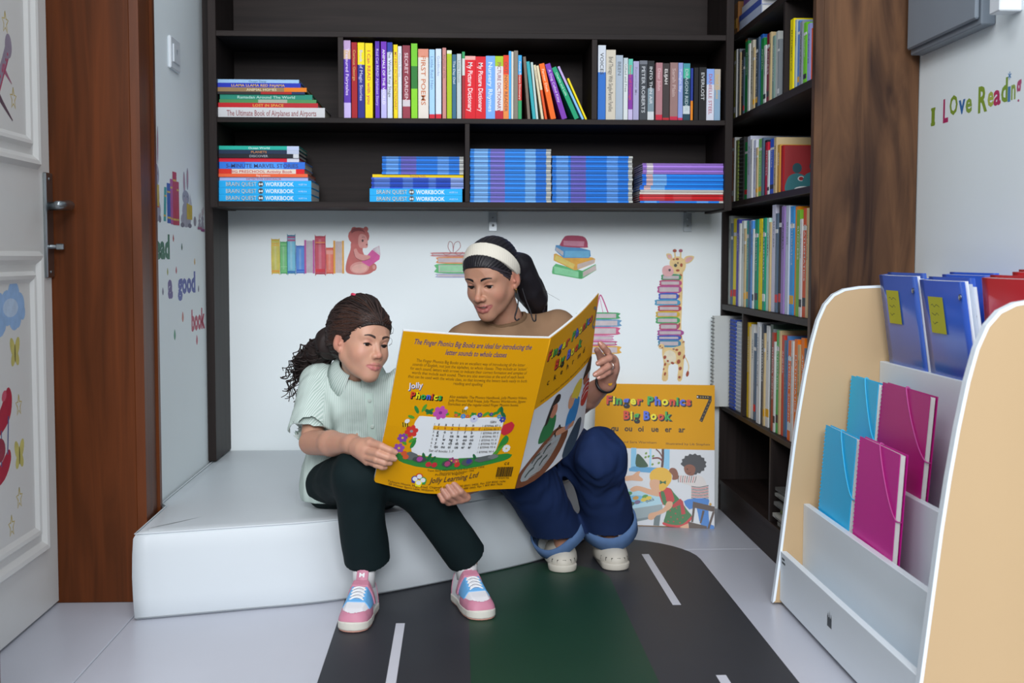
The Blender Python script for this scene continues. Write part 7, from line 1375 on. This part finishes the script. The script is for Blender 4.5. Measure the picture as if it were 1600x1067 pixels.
for bx, bz in ((-.213, .482), (-.208, .418), (-.203, .352)): MB().lathe([(.0045, 0), (.0045, -.0012), (.003, -.0018)], tuple(pg_(A3(bx, onshirt(bx, bz) - .001, bz))), M('#aab6ae', .3, 0), 10, 'Y').build('button', GI)
A_ = Art(lambda u, v, k: tuple(pg_(A3(u, onshirt(u, v) - .0006 - k, v)))); A_.text('E', -.158, .468, .016, bold=.02, m=M('#23282c', .6, 0)); A_.build('chest_lettering', GI)
# trousers
P_ = Field((-.44, 2.68, .07), (.10, 3.20, .42), .0036); P_.cap(H1 + A3(.012, .02, -.008), H2 + A3(0, .02, -.008), .062, .062, .04)
def legp(a, b, c, rh, rk, rhem, tw=0):
    P_.cap(a, b, rh, rk, .035); d_ = (c - b) / np.linalg.norm(c - b); b32 = b.astype(np.float32); e2 = (c + d_ * .03).astype(np.float32); d32 = (d_ + A3(tw, 0, 0)).astype(np.float32); c32 = c.astype(np.float32)
    P_.op(lambda P: np.maximum(np.maximum(fcap(P, b32, e2, rk * .97, rhem), (P - c32) @ d32), -np.maximum(fcap(P, b32, e2, rk * .97 - .009, rhem - .009), -((P - (c - d_ * .04).astype(np.float32)) @ d32))), np.minimum(b, c) - .09, np.maximum(b, c) + .09, .025)
legp(H1 + A3(.008, 0, -.002), K1, N1 + A3(.006, .022, .020), .062, .054, .053); legp(H2, K2, N2 + A3(.0, .016, .012), .064, .055, .048)
P_.all(lambda P, F: F + waves(P, .0065, 46, 25, (1, 1, .5)) * np.clip((P[..., 2] - .12) * 9, .12, 1)); c_, q_ = P_.mesh(1); m_tr = M('#0f1c1e', .8, .12, 20, spec=.15, bump=.1, name='dark_green_trousers'); cloth('trousers', pg_(c_), q_, m_tr, GI)
MB().tube([tuple(pg_(N1 + A3(.0, .0, .03))), tuple(pg_(N1 + A3(.0, -.006, -.035)))], [.027, .026], M('#c9c9c9', .8, .03), 14).build('sock', GI, True); MB().tube([tuple(pg_(N2 + A3(-.002, 0, .03))), tuple(pg_(N2 + A3(.002, -.006, -.035)))], [.026, .0255], M('#c9c9c9', .8, .03), 14).build('sock', GI, True)
# sneakers: sole, upper, pink toe overlay, blue eyestay, strap, laces, tongue
m_sole = M('#c4c2b8', .55, .03, name='off_white_rubber'); m_up = M('#d2d2d6', .5, .03, name='white_leather'); m_pk = M('#b5778b', .45, .04, name='pink_leather'); m_bl = M('#5f9ccc', .45, .04, name='blue_leather'); m_lc = M('#d6d8da', .8, .03, name='white_laces'); m_out = M('#b98a7c', .7, .03, name='gum_outsole')
def sneaker(label, heel, yaw, pitch=0.0):
    fw_ = np.array([math.sin(yaw), -math.cos(yaw), 0]); rt_ = np.array([math.cos(yaw), math.sin(yaw), 0]); base = np.array([heel[0], heel[1], .0022]); t = thing('sneaker', label, 'shoe', tuple(base), (0, 0, 0), "the girl's sneakers")
    L0 = lambda P: (lambda P: P[..., 0:1] * rt_ + P[..., 1:2] * fw_ + P[..., 2:3] * np.array([0, 0, 1.0]))(np.asarray(P, float))
    hw = lambda y: np.interp(y, [-.005, .03, .06, .11, .15, .178], [.026, .028, .029, .036, .034, .020])
    sg = Field((-.05, -.02, -.004), (.05, .2, .03), .0018)
    def foot2d(P, g=0): y = np.clip(P[..., 1], .018, .150); return np.hypot(P[..., 0], np.abs(P[..., 1] - y)) - np.interp(y, [.018, .06, .105, .13, .15], [.029, .029, .035, .0365, .035]) - g
    sg.op(lambda P: np.maximum(np.maximum(foot2d(P), P[..., 2] - (.021 + .10 * np.maximum(0, P[..., 1] - .16))), .004 - P[..., 2] + .12 * np.maximum(0, P[..., 1] - .14) * 0), (-.05, -.02, 0), (.05, .2, .03)); s1, sq1 = sg.mesh(2); npmesh('sole', [(L0(s1), sq1)], [m_sole], t)
    og = Field((-.05, -.02, -.004), (.05, .2, .012), .002); og.op(lambda P: np.maximum(np.maximum(foot2d(P, -.0015), P[..., 2] - .0055), -P[..., 2]), (-.05, -.02, 0), (.05, .2, .01)); s2, sq2 = og.mesh(1); npmesh('outsole', [(L0(s2), sq2)], [m_out], t)
    def upper(P, g=0.0):
        top = np.interp(P[..., 1], [-.02, .0, .03, .07, .10, .125, .15, .17, .185], [.075, .085, .088, .084, .068, .054, .046, .037, .022]); zz = np.clip((P[..., 2] - .018) / np.maximum(top - .018, .01), 0, 1.3); sh_ = -.0025 - .014 * zz ** 2.2; return np.maximum(foot2d(P, sh_ + g), (P[..., 2] - top - g) * .8)
    def piece(nm, cond, m, g, h=.0018, lo=(-.05, -.02, .01), hi=(.05, .2, .1)):
        f = Field(lo, hi, h); f.op(lambda P: np.maximum(np.maximum(upper(P, g), .016 - P[..., 2]), cond(P)), lo, hi); c1, q1_ = f.mesh(1)
        if len(c1): npmesh(nm, [(L0(c1), q1_)], [m], t)
    piece('upper', lambda P: np.maximum(P[..., 1] * 0 - 1, -(np.maximum(np.hypot(P[..., 0] / .019, (P[..., 1] - .035) / .034) - 1, .05 - P[..., 2]) * .02)), m_up, 0)
    piece('toe_overlay', lambda P: np.maximum(.095 - P[..., 1], np.maximum(-(np.hypot(P[..., 0] / .024, (P[..., 1] - .142) / .024) - 1) * .02, P[..., 2] - (.040 - .0 * P[..., 1] + .2 * np.maximum(0, P[..., 1] - .155)) - .35 * np.maximum(0, P[..., 1] - .15)) ), m_pk, .0016)
    piece('heel_overlay', lambda P: np.maximum(P[..., 1] - .014, P[..., 2] - .07), m_pk, .0016)
    piece('eyestay', lambda P: np.maximum(np.maximum(.066 - P[..., 1], P[..., 1] - .128), np.maximum(.036 - P[..., 2], np.where(P[..., 1] < .117, .0125 - np.abs(P[..., 0]), -1))), m_bl, .0020)
    piece('strap', lambda P: np.maximum(np.abs(P[..., 1] - .078 + .25 * (.08 - P[..., 2])) - .0095, .034 - P[..., 2]), m_pk, .0052)
    mb = MB()
    for i in range(4):
        y = .091 + .009 * i; z = np.interp(y, [.07, .10, .125], [.084, .068, .054]) + .0045
        for sg_ in (-1, 1): mb.tube([tuple(L0(np.array([x, y + sg_ * .004 * x / .014, z - 22 * x * x])) ) for x in np.linspace(-.016, .016, 7)], .0022, m_lc, 5)
    mb.build('laces', t, True)
    mb = MB(); V = []
    for i in range(5):
        yy = .070 - .004 * i; z = .084 + .0065 * i; V += [(-.013, yy, z - .002), (-.005, yy + .0035, z), (.005, yy + .0035, z), (.013, yy, z - .002)]
    V = np.array(V); V2 = V + np.array([0, -.004, -.001]); n = len(V)
    fs = [(r * 4 + c, r * 4 + c + 1, r * 4 + c + 5, r * 4 + c + 4) for r in range(4) for c in range(3)]; mb.add(L0(V), fs, m_pk); mb.add(L0(V2), [f[::-1] for f in fs], m_pk); tg = mb.build('tongue_label', t, True)
    A_ = Art(lambda u, v, k: tuple(L0(np.array([u, .0735 - .004 * (v - .084) / .0065 + .0007 + k, v]))), .00002); A_.text('M', -.006, .094, .012, length=.012, bold=.03, m=m_lc); A_.build('tongue_print', tg)
sneaker('pink, white and blue sneaker with strap, nearest the white bench corner', (-.213, 2.868), -.14)
sneaker('pink, white and blue sneaker with strap, standing by the green strip', (-.0 + .002, 2.945), .30)
